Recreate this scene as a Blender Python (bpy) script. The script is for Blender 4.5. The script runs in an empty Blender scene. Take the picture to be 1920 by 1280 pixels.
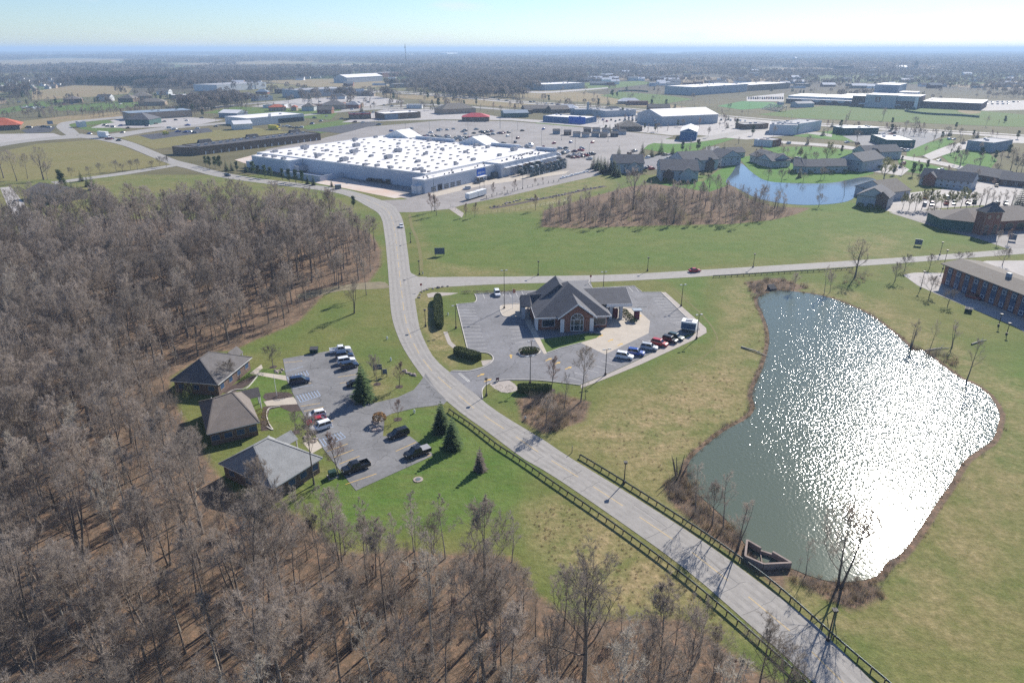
import bpy, math, random
import numpy as np
from mathutils import Vector, Matrix
from mathutils.geometry import tessellate_polygon
sc = bpy.context.scene
COL = sc.collection
R = math.radians
rnd = random.Random(11)

# ------------------------------------------------------------------ camera, sky, sun, exposure
CAM_H = 72.0
PITCH = math.atan(548/1280)
cd = bpy.data.cameras.new('camera'); cam = bpy.data.objects.new('camera', cd); COL.objects.link(cam)
cam.location = (0, 0, CAM_H); cam.rotation_euler = (math.pi/2-PITCH, 0, 0)
cd.sensor_width = 36; cd.lens = 24; cd.clip_start = .5; cd.clip_end = 90000
sc.camera = cam
SUN_AZ, SUN_EL = 34.6, 32.6
w = bpy.data.worlds.new('World'); sc.world = w; w.use_nodes = True
nt = w.node_tree; bg = nt.nodes['Background']
sky = nt.nodes.new('ShaderNodeTexSky'); sky.sky_type = 'NISHITA'; sky.sun_disc = False
sky.sun_elevation = R(SUN_EL); sky.sun_rotation = R(SUN_AZ); sky.altitude = 300
sky.air_density = 1.0; sky.dust_density = 0.15; sky.ozone_density = 3
bg.inputs[1].default_value = 0.067
# thin cloud wisps low in the sky
tc = nt.nodes.new('ShaderNodeTexCoord'); mp = nt.nodes.new('ShaderNodeMapping')
mp.inputs['Scale'].default_value = (1, 1, 5)
nz = nt.nodes.new('ShaderNodeTexNoise'); nz.inputs['Scale'].default_value = 7; nz.inputs['Detail'].default_value = 7
rp = nt.nodes.new('ShaderNodeMapRange'); rp.inputs[1].default_value = .57; rp.inputs[2].default_value = .74
rp.inputs[3].default_value = 0; rp.inputs[4].default_value = .55
mx = nt.nodes.new('ShaderNodeMix'); mx.data_type = 'RGBA'
mx.inputs[7].default_value = (7.6, 7.9, 8.1, 1)
nt.links.new(tc.outputs['Generated'], mp.inputs['Vector']); nt.links.new(mp.outputs[0], nz.inputs['Vector'])
nt.links.new(nz.outputs['Fac'], rp.inputs[0]); nt.links.new(rp.outputs[0], mx.inputs[0])
tn = nt.nodes.new('ShaderNodeMix'); tn.data_type = 'RGBA'; tn.blend_type = 'MULTIPLY'; tn.inputs[0].default_value = 1; tn.inputs[7].default_value = (.84, .96, 1.16, 1)
nt.links.new(sky.outputs[0], tn.inputs[6]); nt.links.new(tn.outputs[2], mx.inputs[6]); nt.links.new(mx.outputs[2], bg.inputs[0])
sd = bpy.data.lights.new('sun', 'SUN'); so = bpy.data.objects.new('sun', sd); COL.objects.link(so)
sd.energy = 4.6; sd.angle = R(.53); sd.color = (1, .94, .84)
az, el = R(SUN_AZ), R(SUN_EL)
sdir = Vector((math.sin(az)*math.cos(el), math.cos(az)*math.cos(el), math.sin(el)))
so.rotation_euler = sdir.to_track_quat('Z', 'Y').to_euler(); so.location = (300, 500, 400)
sc.view_settings.view_transform = 'Standard'; sc.view_settings.look = 'None'
sc.view_settings.exposure = 0.85; sc.view_settings.gamma = 1; sc.view_settings.use_curve_mapping = False
sc.cycles.use_denoising = False; sc.cycles.max_bounces = 4; sc.cycles.diffuse_bounces = 2; sc.cycles.glossy_bounces = 2
sc.cycles.transparent_max_bounces = 6; sc.cycles.volume_bounces = 0; sc.cycles.caustics_reflective = False

# ------------------------------------------------------------------ helpers
CP, SP = math.cos(PITCH), math.sin(PITCH)
def at(x, y, z=0.0):
    """the place on the level z that the photograph shows at (x, y) of its 1920 x 1280 pixels"""
    cx, cy = (x-960)/1280, (640-y)/1280
    Y = CP+cy*SP; Z = -SP+cy*CP; t = (z-CAM_H)/Z
    return Vector((cx*t, Y*t, z))
def height_at(base, ytop):
    b = at(*base); cy = (640-ytop)/1280
    return CAM_H+(-SP+cy*CP)*b.y/(CP+cy*SP)
def W(pts, z=0): return [at(p[0], p[1], z) for p in pts]
def smooth(pts, n=6, closed=False):
    P = [Vector(p) for p in pts]; out = []; N = len(P)
    for i in range(N if closed else N-1):
        if closed: a, b, c, d = P[i-1], P[i], P[(i+1) % N], P[(i+2) % N]
        else: a, b, c, d = P[max(i-1, 0)], P[i], P[i+1], P[min(i+2, N-1)]
        for k in range(n):
            t = k/n
            out.append(.5*((2*b)+(c-a)*t+(2*a-5*b+4*c-d)*t*t+(3*b-a-3*c+d)*t**3))
    if not closed: out.append(P[-1])
    return out
def resample(P, n):
    d = [0]
    for a, b in zip(P, P[1:]): d.append(d[-1]+(b-a).length)
    out = []; j = 0
    for i in range(n):
        s = d[-1]*i/(n-1)
        while j < len(P)-2 and d[j+1] < s: j += 1
        t = (s-d[j])/max(d[j+1]-d[j], 1e-6); out.append(P[j].lerp(P[j+1], min(max(t, 0), 1)))
    return out
def along(P, step, start=0.):
    d = [0]
    for a, b in zip(P, P[1:]): d.append(d[-1]+(b-a).length)
    out = []; s = start; j = 0
    while s <= d[-1]:
        while j < len(P)-2 and d[j+1] < s: j += 1
        t = (s-d[j])/max(d[j+1]-d[j], 1e-6); p = P[j].lerp(P[j+1], t); q = (P[j+1]-P[j]).normalized()
        out.append((p, q)); s += step
    return out

class MB:
    def __init__(s): s.v = []; s.f = []; s.m = []
    def quad(s, a, b, c, d, m=0): s.poly((a, b, c, d), m)
    def poly(s, pts, m=0):
        i = len(s.v); s.v += [tuple(p) for p in pts]; s.f.append(tuple(range(i, i+len(pts)))); s.m.append(m)
    def box(s, x0, y0, z0, x1, y1, z1, m=0, bottom=True):
        s.hull([(x0, y0, z0), (x1, y0, z0), (x1, y1, z0), (x0, y1, z0)], [(x0, y0, z1), (x1, y0, z1), (x1, y1, z1), (x0, y1, z1)], m)
    def hull(s, lo, hi, m=0, caps=True):
        i = len(s.v); n = len(lo); s.v += [tuple(p) for p in lo]+[tuple(p) for p in hi]
        for k in range(n): s.f.append((i+k, i+(k+1) % n, i+n+(k+1) % n, i+n+k)); s.m.append(m)
        if caps:
            s.f.append(tuple(i+n+k for k in range(n))); s.f.append(tuple(i+k for k in reversed(range(n)))); s.m += [m, m]
    def prism(s, pts, z0, z1, m=0):
        """an outline with depth; concave outlines are triangulated"""
        i = len(s.v); n = len(pts); s.v += [(p[0], p[1], z0) for p in pts]+[(p[0], p[1], z1) for p in pts]
        for k in range(n): s.f.append((i+k, i+(k+1) % n, i+n+(k+1) % n, i+n+k)); s.m.append(m)
        for t in tessellate_polygon([[Vector((p[0], p[1], 0)) for p in pts]]):
            s.f.append((i+n+t[0], i+n+t[1], i+n+t[2])); s.m.append(m)
    def sheet(s, pts, z, m=0):
        i = len(s.v); s.v += [(p[0], p[1], z) for p in pts]
        for t in tessellate_polygon([[Vector((p[0], p[1], 0)) for p in pts]]):
            a, b, c = (Vector(s.v[i+k]) for k in t)
            if (b-a).cross(c-a).z < 0: t = t[::-1]
            s.f.append(tuple(i+k for k in t)); s.m.append(m)
    def tube(s, pts, rad, n=6, m=0, cap=True):
        pts = [Vector(p) for p in pts]; i0 = len(s.v); K = len(pts)
        for k, p in enumerate(pts):
            d = (pts[min(k+1, K-1)]-pts[max(k-1, 0)]).normalized()
            a = d.cross(Vector((0, 0, 1))) if abs(d.z) < .95 else d.cross(Vector((1, 0, 0)))
            a.normalize(); b = d.cross(a); r = rad[k] if isinstance(rad, (list, tuple)) else rad
            for q in range(n):
                t = 2*math.pi*q/n; s.v.append(tuple(p+(a*math.cos(t)+b*math.sin(t))*r))
        for k in range(K-1):
            for q in range(n):
                i = i0+k*n; s.f.append((i+q, i+(q+1) % n, i+n+(q+1) % n, i+n+q)); s.m.append(m)
        if cap and n > 2:
            s.f.append(tuple(i0+(K-1)*n+q for q in range(n))); s.m.append(m)
    def beam(s, a, b, wd, ht, m=0):
        a, b = Vector(a), Vector(b); d = (b-a).normalized(); n = d.cross(Vector((0, 0, 1)))
        n = n.normalized() if n.length > 1e-4 else Vector((1, 0, 0)); u = n.cross(d)
        n *= wd/2; u *= ht/2
        s.hull([a-n-u, a+n-u, a+n+u, a-n+u], [b-n-u, b+n-u, b+n+u, b-n+u], m)
    def strip(s, A, B, z, m=0):
        for i in range(len(A)-1): s.quad((A[i].x, A[i].y, z), (B[i].x, B[i].y, z), (B[i+1].x, B[i+1].y, z), (A[i+1].x, A[i+1].y, z), m)
    def ribbon(s, P, wd, z, m=0):
        A, B = offset(P, wd/2), offset(P, -wd/2); s.strip(A, B, z, m)
    def wallline(s, P, wd, z0, z1, m=0):
        A, B = offset(P, wd/2), offset(P, -wd/2)
        for i in range(len(P)-1):
            s.hull([(q.x, q.y, z0) for q in (A[i], A[i+1], B[i+1], B[i])], [(q.x, q.y, z1) for q in (A[i], A[i+1], B[i+1], B[i])], m)
    def mesh(s, name, mats, smooth_=False):
        me = bpy.data.meshes.new(name); me.from_pydata(s.v, [], s.f)
        for x in (mats if isinstance(mats, (list, tuple)) else [mats]): me.materials.append(x)
        if any(s.m): me.polygons.foreach_set('material_index', s.m)
        if smooth_: me.polygons.foreach_set('use_smooth', [True]*len(me.polygons))
        me.update(); return me
    def build(s, name, mats, parent=None, smooth_=False, loc=None, kind=None):
        return link(name, s.mesh(name, mats, smooth_), parent, loc, kind)
def offset(P, d):
    out = []
    for i, p in enumerate(P):
        t = (P[min(i+1, len(P)-1)]-P[max(i-1, 0)]); t = Vector((t.x, t.y, 0)).normalized()
        out.append(p+Vector((-t.y, t.x, 0))*d)
    return out
def link(name, me, parent=None, loc=None, kind=None, rz=None):
    o = bpy.data.objects.new(name, me); COL.objects.link(o)
    if parent: o.parent = parent
    if loc is not None: o.location = loc
    if rz is not None: o.rotation_euler = (0, 0, rz)
    if kind: o['kind'] = kind
    return o
def tag(o, label, cat, group=None):
    o['label'] = label; o['category'] = cat
    if group: o['group'] = group
    return o
def thing(name, label, cat, loc, rz=0, group=None, scale=1):
    o = bpy.data.objects.new(name, None); COL.objects.link(o); o.location = loc; o.rotation_euler = (0, 0, rz)
    o.scale = (scale,)*3 if not isinstance(scale, (tuple, list)) else scale
    o.empty_display_size = .3
    return tag(o, label, cat, group)
def copy_tree(root, loc, rz, label, group=None, scale=None, color=None):
    def rec(o, par):
        c = o.copy(); COL.objects.link(c); c.parent = par
        if color and c.type == 'MESH': c.color = color
        for ch in o.children: rec(ch, c)
        return c
    r = rec(root, None); r.location = loc; r.rotation_euler = (0, 0, rz); r['label'] = label
    if group: r['group'] = group
    if scale: r.scale = (scale,)*3
    return r

# ------------------------------------------------------------------ materials
def sr(r, g, b):
    f = lambda c: (c/255/12.92) if c <= 10 else ((c/255+.055)/1.055)**2.4
    return (f(r), f(g), f(b))
def pm(name, col, rough=.85, var=.2, scale=1.5, col2=None, bump=0., metal=0., objinfo=False, world=False, spec=.3, fine=0., randtint=0., thin=0.):
    m = bpy.data.materials.new(name); m.use_nodes = True; t = m.node_tree; N = t.nodes; L = t.links
    b = N['Principled BSDF']; b.inputs['Roughness'].default_value = rough; b.inputs['Metallic'].default_value = metal
    b.inputs['Specular IOR Level'].default_value = spec
    if world: src = N.new('ShaderNodeNewGeometry').outputs['Position']
    else: src = N.new('ShaderNodeTexCoord').outputs['Object']
    n = N.new('ShaderNodeTexNoise'); n.inputs['Scale'].default_value = scale; n.inputs['Detail'].default_value = 6
    n.inputs['Roughness'].default_value = .65
    L.new(src, n.inputs['Vector'])
    mr = N.new('ShaderNodeMapRange'); mr.inputs[1].default_value = .3; mr.inputs[2].default_value = .7
    L.new(n.outputs['Fac'], mr.inputs[0])
    mixc = N.new('ShaderNodeMix'); mixc.data_type = 'RGBA'
    L.new(mr.outputs[0], mixc.inputs[0])
    c2 = col2 or tuple(min(1, c*(1+var)) for c in col); c1 = col if col2 else tuple(c*(1-var) for c in col)
    mixc.inputs[6].default_value = (*c1, 1); mixc.inputs[7].default_value = (*c2, 1)
    out = mixc.outputs[2]
    def mul(out, fac_out):
        k = N.new('ShaderNodeMix'); k.data_type = 'RGBA'; k.blend_type = 'MULTIPLY'; k.inputs[0].default_value = 1
        L.new(out, k.inputs[6]); L.new(fac_out, k.inputs[7]); return k.outputs[2]
    if fine:
        n2 = N.new('ShaderNodeTexNoise'); n2.inputs['Scale'].default_value = scale*9; n2.inputs['Detail'].default_value = 4
        L.new(src, n2.inputs['Vector']); r2 = N.new('ShaderNodeMapRange'); r2.inputs[1].default_value = .3; r2.inputs[2].default_value = .7
        r2.inputs[3].default_value = 1-fine; r2.inputs[4].default_value = 1+fine; L.new(n2.outputs['Fac'], r2.inputs[0])
        out = mul(out, r2.outputs[0])
    if objinfo or randtint:
        oi = N.new('ShaderNodeObjectInfo')
        if objinfo: out = mul(out, oi.outputs['Color'])
        if randtint:
            r3 = N.new('ShaderNodeMapRange'); r3.inputs[3].default_value = 1-randtint; r3.inputs[4].default_value = 1+randtint
            L.new(oi.outputs['Random'], r3.inputs[0]); out = mul(out, r3.outputs[0])
    L.new(out, b.inputs['Base Color'])
    if thin:     # fine round twigs pass light round to their far side
        tl = N.new('ShaderNodeBsdfTranslucent'); L.new(out, tl.inputs[0]); ms = N.new('ShaderNodeMixShader'); ms.inputs[0].default_value = thin
        L.new(b.outputs[0], ms.inputs[1]); L.new(tl.outputs[0], ms.inputs[2]); L.new(ms.outputs[0], N['Material Output'].inputs[0])
    if bump:
        bp = N.new('ShaderNodeBump'); bp.inputs['Strength'].default_value = bump; bp.inputs['Distance'].default_value = .1
        n3 = N.new('ShaderNodeTexNoise'); n3.inputs['Scale'].default_value = scale*6; L.new(src, n3.inputs['Vector'])
        L.new(n3.outputs['Fac'], bp.inputs['Height']); L.new(bp.outputs[0], b.inputs['Normal'])
    return m
def cracked(name, col, cscale, cwidth, strength, var=.18, patch=.12):
    """worn paving: patches, grain and sealed cracks"""
    m = pm(name, col, .9, var, patch, world=True, fine=.1, spec=.25); t = m.node_tree; N = t.nodes; L = t.links
    b = N['Principled BSDF']; src = b.inputs['Base Color'].links[0].from_socket
    g = N.new('ShaderNodeNewGeometry'); wn = N.new('ShaderNodeTexNoise'); wn.inputs['Scale'].default_value = .25; wn.inputs['Detail'].default_value = 5
    L.new(g.outputs['Position'], wn.inputs['Vector'])
    add = N.new('ShaderNodeVectorMath'); add.operation = 'MULTIPLY_ADD'; add.inputs[1].default_value = (7, 7, 0)
    L.new(wn.outputs['Color'], add.inputs[0]); L.new(g.outputs['Position'], add.inputs[2])
    v = N.new('ShaderNodeTexVoronoi'); v.feature = 'DISTANCE_TO_EDGE'; v.voronoi_dimensions = '2D'; v.inputs['Scale'].default_value = cscale
    L.new(add.outputs[0], v.inputs['Vector'])
    r = N.new('ShaderNodeMapRange'); r.inputs[1].default_value = cwidth*.4; r.inputs[2].default_value = cwidth; r.inputs[3].default_value = 1-strength; r.inputs[4].default_value = 1
    L.new(v.outputs['Distance'], r.inputs[0])
    k = N.new('ShaderNodeMix'); k.data_type = 'RGBA'; k.blend_type = 'MULTIPLY'; k.inputs[0].default_value = 1
    L.new(src, k.inputs[6]); L.new(r.outputs[0], k.inputs[7]); L.new(k.outputs[2], b.inputs['Base Color'])
    return m
M = {}
M['road'] = cracked('road_paving', (.3, .283, .265), .045, .004, .22, .05, .07)
M['lot'] = cracked('lot_asphalt', (.18, .178, .182), .13, .014, .45, .25, .16)
M['newlot'] = cracked('parking_asphalt', (.185, .183, .193), .05, .008, .35, .2, .13)
M['biglot'] = cracked('store_asphalt', (.26, .24, .23), .03, .004, .3, .18, .04)
M['dark_asphalt'] = pm('dark_asphalt', (.06, .06, .07), .9, .2, .1, world=True)
M['concrete'] = pm('concrete', (.43, .38, .32), .9, .1, .3, world=True, fine=.06)
M['pale_concrete'] = pm('pale_concrete', (.36, .335, .32), .9, .15, .15, world=True, fine=.1)
M['dock_concrete'] = pm('dock_concrete', (.55, .5, .46), .9, .1, .06, col2=(.5, .36, .28), world=True)
M['dirt'] = pm('dirt_path', (.2, .17, .11), .95, .2, .5, world=True, fine=.15)
M['walk'] = pm('footpath', (.36, .32, .29), .9, .1, .4, world=True, fine=.08)
M['kerb'] = pm('kerb_stone', (.5, .47, .43), .9, .12, .5, world=True)
M['yellow'] = pm('yellow_paint', (.55, .36, .1), .8, .25, 2, world=True)
M['tyre_lane'] = pm('tyre_worn_paving', (.262, .247, .232), .85, .15, .3, world=True, fine=.08)
M['tar'] = pm('sealed_crack', (.12, .115, .115), .8, .2, 2, world=True)
M['faded_yellow'] = pm('faded_yellow_paint', (.44, .34, .2), .8, .2, 2, world=True)
M['white_line'] = pm('white_paint_line', (.5, .49, .47), .8, .25, 2, world=True)
M['blue_line'] = pm('blue_paint_line', (.3, .38, .52), .8, .25, 2, world=True)
M['bark'] = pm('bark', (.19, .16, .135), .95, .3, 3, bump=.5, randtint=.3)
M['pale_bark'] = pm('pale_bark', (.42, .38, .32), .9, .3, 1.2, randtint=.15)
M['twig'] = pm('twigs', (.315, .268, .23), .9, .28, .35, randtint=.3, thin=.45)
M['pale_twig'] = pm('pale_twigs', (.38, .34, .29), .9, .2, .5, randtint=.2, thin=.45)
M['red_twig'] = pm('reddish_twigs', (.26, .19, .165), .9, .25, .5, randtint=.2, thin=.45)
M['bud_twig'] = pm('budding_twigs', (.22, .22, .1), .9, .2, .5, randtint=.2, thin=.45)
M['brush'] = pm('brush_twigs', (.2, .172, .148), .95, .25, .5, randtint=.3, thin=.4)
M['needles'] = pm('needles', (.06, .1, .03), .8, .35, 1.2, randtint=.2)
M['hedge'] = pm('hedge_leaves', (.1, .125, .035), .8, .4, 2.5)
M['shrub_green'] = pm('shrub_leaves', (.04, .07, .025), .8, .3, 2)
M['shrub_red'] = pm('purple_leaves', (.13, .03, .045), .8, .3, 2)
M['shrub_gold'] = pm('dry_ornamental_grass', (.4, .24, .1), .9, .3, 3)
M['reed'] = pm('dry_reeds', (.31, .24, .15), .95, .3, 1, randtint=.2, thin=.4)
M['far_twig'] = pm('far_crowns', (.2, .175, .16), .95, .25, .08, randtint=.4, thin=.45)
M['far_green'] = pm('far_needles', (.025, .045, .02), .95, .25, .08, randtint=.25)
M['rock'] = pm('rock', (.36, .3, .27), .9, .35, 1.5, randtint=.2)
M['mulch'] = pm('mulch', (.07, .05, .045), .95, .3, 1.2, world=True)
M['steel'] = pm('weathered_steel', (.14, .16, .17), .5, .2, 2, metal=.3)
M['rail'] = pm('guardrail_steel', (.1, .125, .135), .45, .25, 1.2, metal=.5)
M['wood_post'] = pm('wood_post', (.12, .09, .07), .9, .2, 3)
M['post_dark'] = pm('dark_post_paint', (.045, .04, .04), .6, .2, 3)
M['lamp_grey'] = pm('lamp_head', (.45, .45, .45), .5, .1, 3)
M['white'] = pm('white_paint', (.78, .78, .78), .6, .06, .4)
M['trim'] = pm('white_trim', (.72, .71, .7), .6, .05, .6)
M['brick'] = pm('red_brick', (.24, .115, .085), .9, .25, 1.6, fine=.2)
M['brown_brick'] = pm('brown_brick', (.16, .11, .09), .9, .25, 1.6, fine=.2)
M['tan_wall'] = pm('tan_wall', (.35, .27, .2), .9, .12, .3)
M['brown_wall'] = pm('brown_block_wall', (.17, .12, .085), .9, .15, .2)
M['grey_wall'] = pm('grey_wall', (.42, .44, .46), .8, .08, .15)
M['pale_wall'] = pm('pale_wall', (.6, .61, .62), .8, .06, .15)
M['siding'] = pm('pale_siding', (.4, .42, .44), .8, .06, .4)
M['blue_wall'] = pm('blue_metal_wall', (.05, .13, .28), .6, .1, .2)
M['bright_blue'] = pm('bright_blue_panel', (.02, .12, .5), .5, .08, .5)
M['green_wall'] = pm('dark_green_wall', (.05, .11, .1), .7, .1, .2)
M['store_wall'] = pm('store_wall', (.5, .54, .6), .8, .05, .06)
M['white_roof'] = pm('white_roof_membrane', (.72, .7, .7), .75, .05, .05)
M['grey_roof'] = pm('grey_flat_roof', (.3, .3, .32), .85, .15, .08)
M['dark_roof'] = pm('dark_flat_roof', (.07, .07, .08), .85, .2, .08)
M['blue_grey_roof'] = pm('blue_grey_roof', (.22, .27, .33), .6, .12, .1)
M['red_roof'] = pm('red_metal_roof', (.42, .035, .05), .6, .1, .2)
M['orange_roof'] = pm('orange_tile_roof', (.4, .1, .05), .8, .2, .3)
M['shingle_brown'] = pm('brown_shingles', (.16, .138, .125), .92, .14, .6, fine=.14)
M['shingle_dark'] = pm('dark_shingles', (.125, .116, .115), .92, .15, .6, fine=.15)
M['shingle_slate'] = pm('slate_grey_shingles', (.11, .11, .122), .9, .15, .5, fine=.16)
M['shingle_pale'] = pm('pale_grey_shingles', (.235, .24, .245), .92, .12, .7, fine=.2)
M['shingle_tan'] = pm('tan_shingles', (.17, .15, .13), .92, .12, .5, fine=.1)
M['glass'] = pm('window_glass', (.03, .045, .06), .12, .3, .3, spec=.6)
M['blue_glass'] = pm('blue_panel', (.05, .09, .17), .4, .2, .4)
M['paint'] = pm('car_paint', (1, 1, 1), .28, .02, 1, objinfo=True, spec=.6)
M['car_glass'] = pm('car_glass', (.012, .015, .02), .06, .1, 1, spec=.7)
M['tyre'] = pm('tyre_rubber', (.02, .02, .02), .9, .1, 4)
M['rim'] = pm('wheel_rim', (.4, .4, .42), .35, .1, 5, metal=.7)
M['headlight'] = pm('headlight_lens', (.75, .77, .8), .15, .05, 4)
M['taillight'] = pm('taillight_lens', (.35, .02, .02), .2, .05, 4)
M['ac'] = pm('rooftop_metal', (.4, .4, .42), .6, .15, .6)
M['goods'] = pm('wrapped_goods', (.45, .45, .42), .8, .4, .7, col2=(.06, .1, .1))
M['bin_green'] = pm('bin_green', (.02, .05, .035), .5, .2, 2)
M['gold_leaf'] = pm('gold_leaves', (.2, .15, .03), .85, .3, 2)
M['weir'] = pm('weir_concrete', (.25, .2, .18), .9, .3, .8)
M['orange'] = pm('orange_flag', (.6, .25, .15), .8, .1, 3)
M['sign_face'] = pm('slate_blue_sign_face', (.1, .13, .18), .5, .15, 2)
M['yellow_truck'] = pm('yellow_body', (.6, .5, .05), .5, .1, 1)

def ground_mat():
    m = bpy.data.materials.new('grassland'); m.use_nodes = True; t = m.node_tree; N = t.nodes; L = t.links
    b = N['Principled BSDF']; b.inputs['Roughness'].default_value = .95; b.inputs['Specular IOR Level'].default_value = .1
    pos = N.new('ShaderNodeNewGeometry').outputs['Position']
    def noise(scale, detail=5, rough=.6, vec=pos):
        n = N.new('ShaderNodeTexNoise'); n.inputs['Scale'].default_value = scale; n.inputs['Detail'].default_value = detail
        n.inputs['Roughness'].default_value = rough; L.new(vec, n.inputs['Vector']); return n.outputs['Fac']
    def mr(x, a, b_, c, d):
        k = N.new('ShaderNodeMapRange'); k.inputs[1].default_value = a; k.inputs[2].default_value = b_; k.inputs[3].default_value = c; k.inputs[4].default_value = d
        L.new(x, k.inputs[0]); return k.outputs[0]
    def mix(f, a, b_, bt='MIX'):
        k = N.new('ShaderNodeMix'); k.data_type = 'RGBA'; k.blend_type = bt
        if hasattr(f, 'node'): L.new(f, k.inputs[0])
        else: k.inputs[0].default_value = f
        for s, x in ((6, a), (7, b_)):
            if hasattr(x, 'node'): L.new(x, k.inputs[s])
            else: k.inputs[s].default_value = (*x, 1)
        return k.outputs[2]
    def math_(op, a, b_):
        k = N.new('ShaderNodeMath'); k.operation = op; k.use_clamp = op != 'SUBTRACT'
        for s, x in ((0, a), (1, b_)):
            if hasattr(x, 'node'): L.new(x, k.inputs[s])
            else: k.inputs[s].default_value = x
        return k.outputs[0]
    def attr(nm):
        a = N.new('ShaderNodeAttribute'); a.attribute_name = nm; return a.outputs['Fac']
    big, mid, fin, tiny = noise(.035, 4), noise(.16, 6, .7), noise(.9, 6, .7), noise(4, 3)
    # stretched noise for mown swaths
    mp_ = N.new('ShaderNodeMapping'); mp_.inputs['Rotation'].default_value = (0, 0, R(-38)); mp_.inputs['Scale'].default_value = (.12, .9, 1)
    L.new(pos, mp_.inputs['Vector']); swath = noise(.6, 4, .6, mp_.outputs[0])
    base = mix(mr(mid, .35, .65, 0, 1), (.135, .135, .043), (.185, .165, .065))
    base = mix(mr(big, .42, .6, 0, .8), base, (.1, .135, .036))
    lush = mix(mr(mid, .35, .65, 0, 1), (.075, .135, .026), (.115, .165, .042))
    c = mix(math_('MULTIPLY', attr('lush'), mr(swath, .3, .6, .62, 1)), base, lush)
    dry = mix(mr(fin, .35, .65, 0, 1), (.2, .165, .075), (.34, .255, .145))
    c = mix(math_('MULTIPLY', attr('dry'), mr(mid, .36, .6, .22, 1)), c, dry)
    litter = mix(mr(mid, .35, .65, 0, 1), (.125, .09, .064), (.19, .135, .094))
    litter = mix(mr(fin, .5, .72, 0, .8), litter, (.28, .165, .105))
    lf = attr('litter')
    lf2 = mr(math_('ADD', lf, math_('MULTIPLY', math_('SUBTRACT', fin, .5), .6)), .35, .6, 0, 1)
    c = mix(lf2, c, litter)
    c = mix(1, c, mr(tiny, .25, .75, .82, 1.2), 'MULTIPLY')
    c = mix(1, c, mr(fin, .3, .7, .82, 1.16), 'MULTIPLY')
    c = mix(1, c, mr(swath, .3, .7, .95, 1.05), 'MULTIPLY')
    L.new(c, b.inputs['Base Color'])
    bp = N.new('ShaderNodeBump'); bp.inputs['Strength'].default_value = .55; bp.inputs['Distance'].default_value = .35
    L.new(fin, bp.inputs['Height']); L.new(bp.outputs[0], b.inputs['Normal'])
    return m
M['grass'] = ground_mat()
def lawn_mat(name, a, b_, scale=.06): return pm(name, a, .95, .2, scale, col2=b_, world=True, fine=.12, spec=.1)
M['lawn'] = lawn_mat('lawn', (.075, .14, .03), (.12, .15, .045))
M['bright_lawn'] = lawn_mat('bright_lawn', (.06, .16, .022), (.1, .18, .035))
M['dry_track'] = lawn_mat('worn_grass', (.2, .17, .085), (.14, .145, .055), .5)
M['tan_field'] = lawn_mat('tan_field', (.27, .2, .12), (.21, .18, .09), .02)
M['olive_field'] = lawn_mat('olive_field', (.17, .16, .06), (.2, .17, .075), .03)
M['turf'] = lawn_mat('playing_turf', (.07, .19, .06), (.09, .21, .08), .02)
def country_mat():
    m = pm('countryside', (.1, .1, .045), .95, .2, .004, col2=(.15, .125, .075), world=True, fine=.15, spec=.1)
    t = m.node_tree; N = t.nodes; L = t.links; b = N['Principled BSDF']; src = b.inputs['Base Color'].links[0].from_socket
    g = N.new('ShaderNodeNewGeometry'); v = N.new('ShaderNodeTexVoronoi'); v.voronoi_dimensions = '2D'; v.distance = 'MANHATTAN'
    v.inputs['Scale'].default_value = .0022; L.new(g.outputs['Position'], v.inputs['Vector'])
    cr = N.new('ShaderNodeValToRGB'); e = cr.color_ramp; e.interpolation = 'CONSTANT'
    e.elements[0].color = (.09, .12, .04, 1); e.elements[1].position = .75; e.elements[1].color = (.26, .2, .13, 1)
    for p, c in ((.3, (.075, .062, .05, 1)), (.55, (.15, .14, .06, 1))):
        x = e.elements.new(p); x.color = c
    sep = N.new('ShaderNodeSeparateColor'); L.new(v.outputs['Color'], sep.inputs[0]); L.new(sep.outputs[0], cr.inputs[0])
    k = N.new('ShaderNodeMix'); k.data_type = 'RGBA'
    # the patchwork of fields belongs to the open country, not to the town
    sx = N.new('ShaderNodeSeparateXYZ'); L.new(g.outputs['Position'], sx.inputs[0])
    r = N.new('ShaderNodeMapRange'); r.inputs[1].default_value = 1000; r.inputs[2].default_value = 1500; r.inputs[3].default_value = 0; r.inputs[4].default_value = .85
    L.new(sx.outputs['Y'], r.inputs[0]); L.new(r.outputs[0], k.inputs[0]); L.new(src, k.inputs[6]); L.new(cr.outputs[0], k.inputs[7])
    L.new(k.outputs[2], b.inputs['Base Color']); return m
M['country'] = country_mat()
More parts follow.
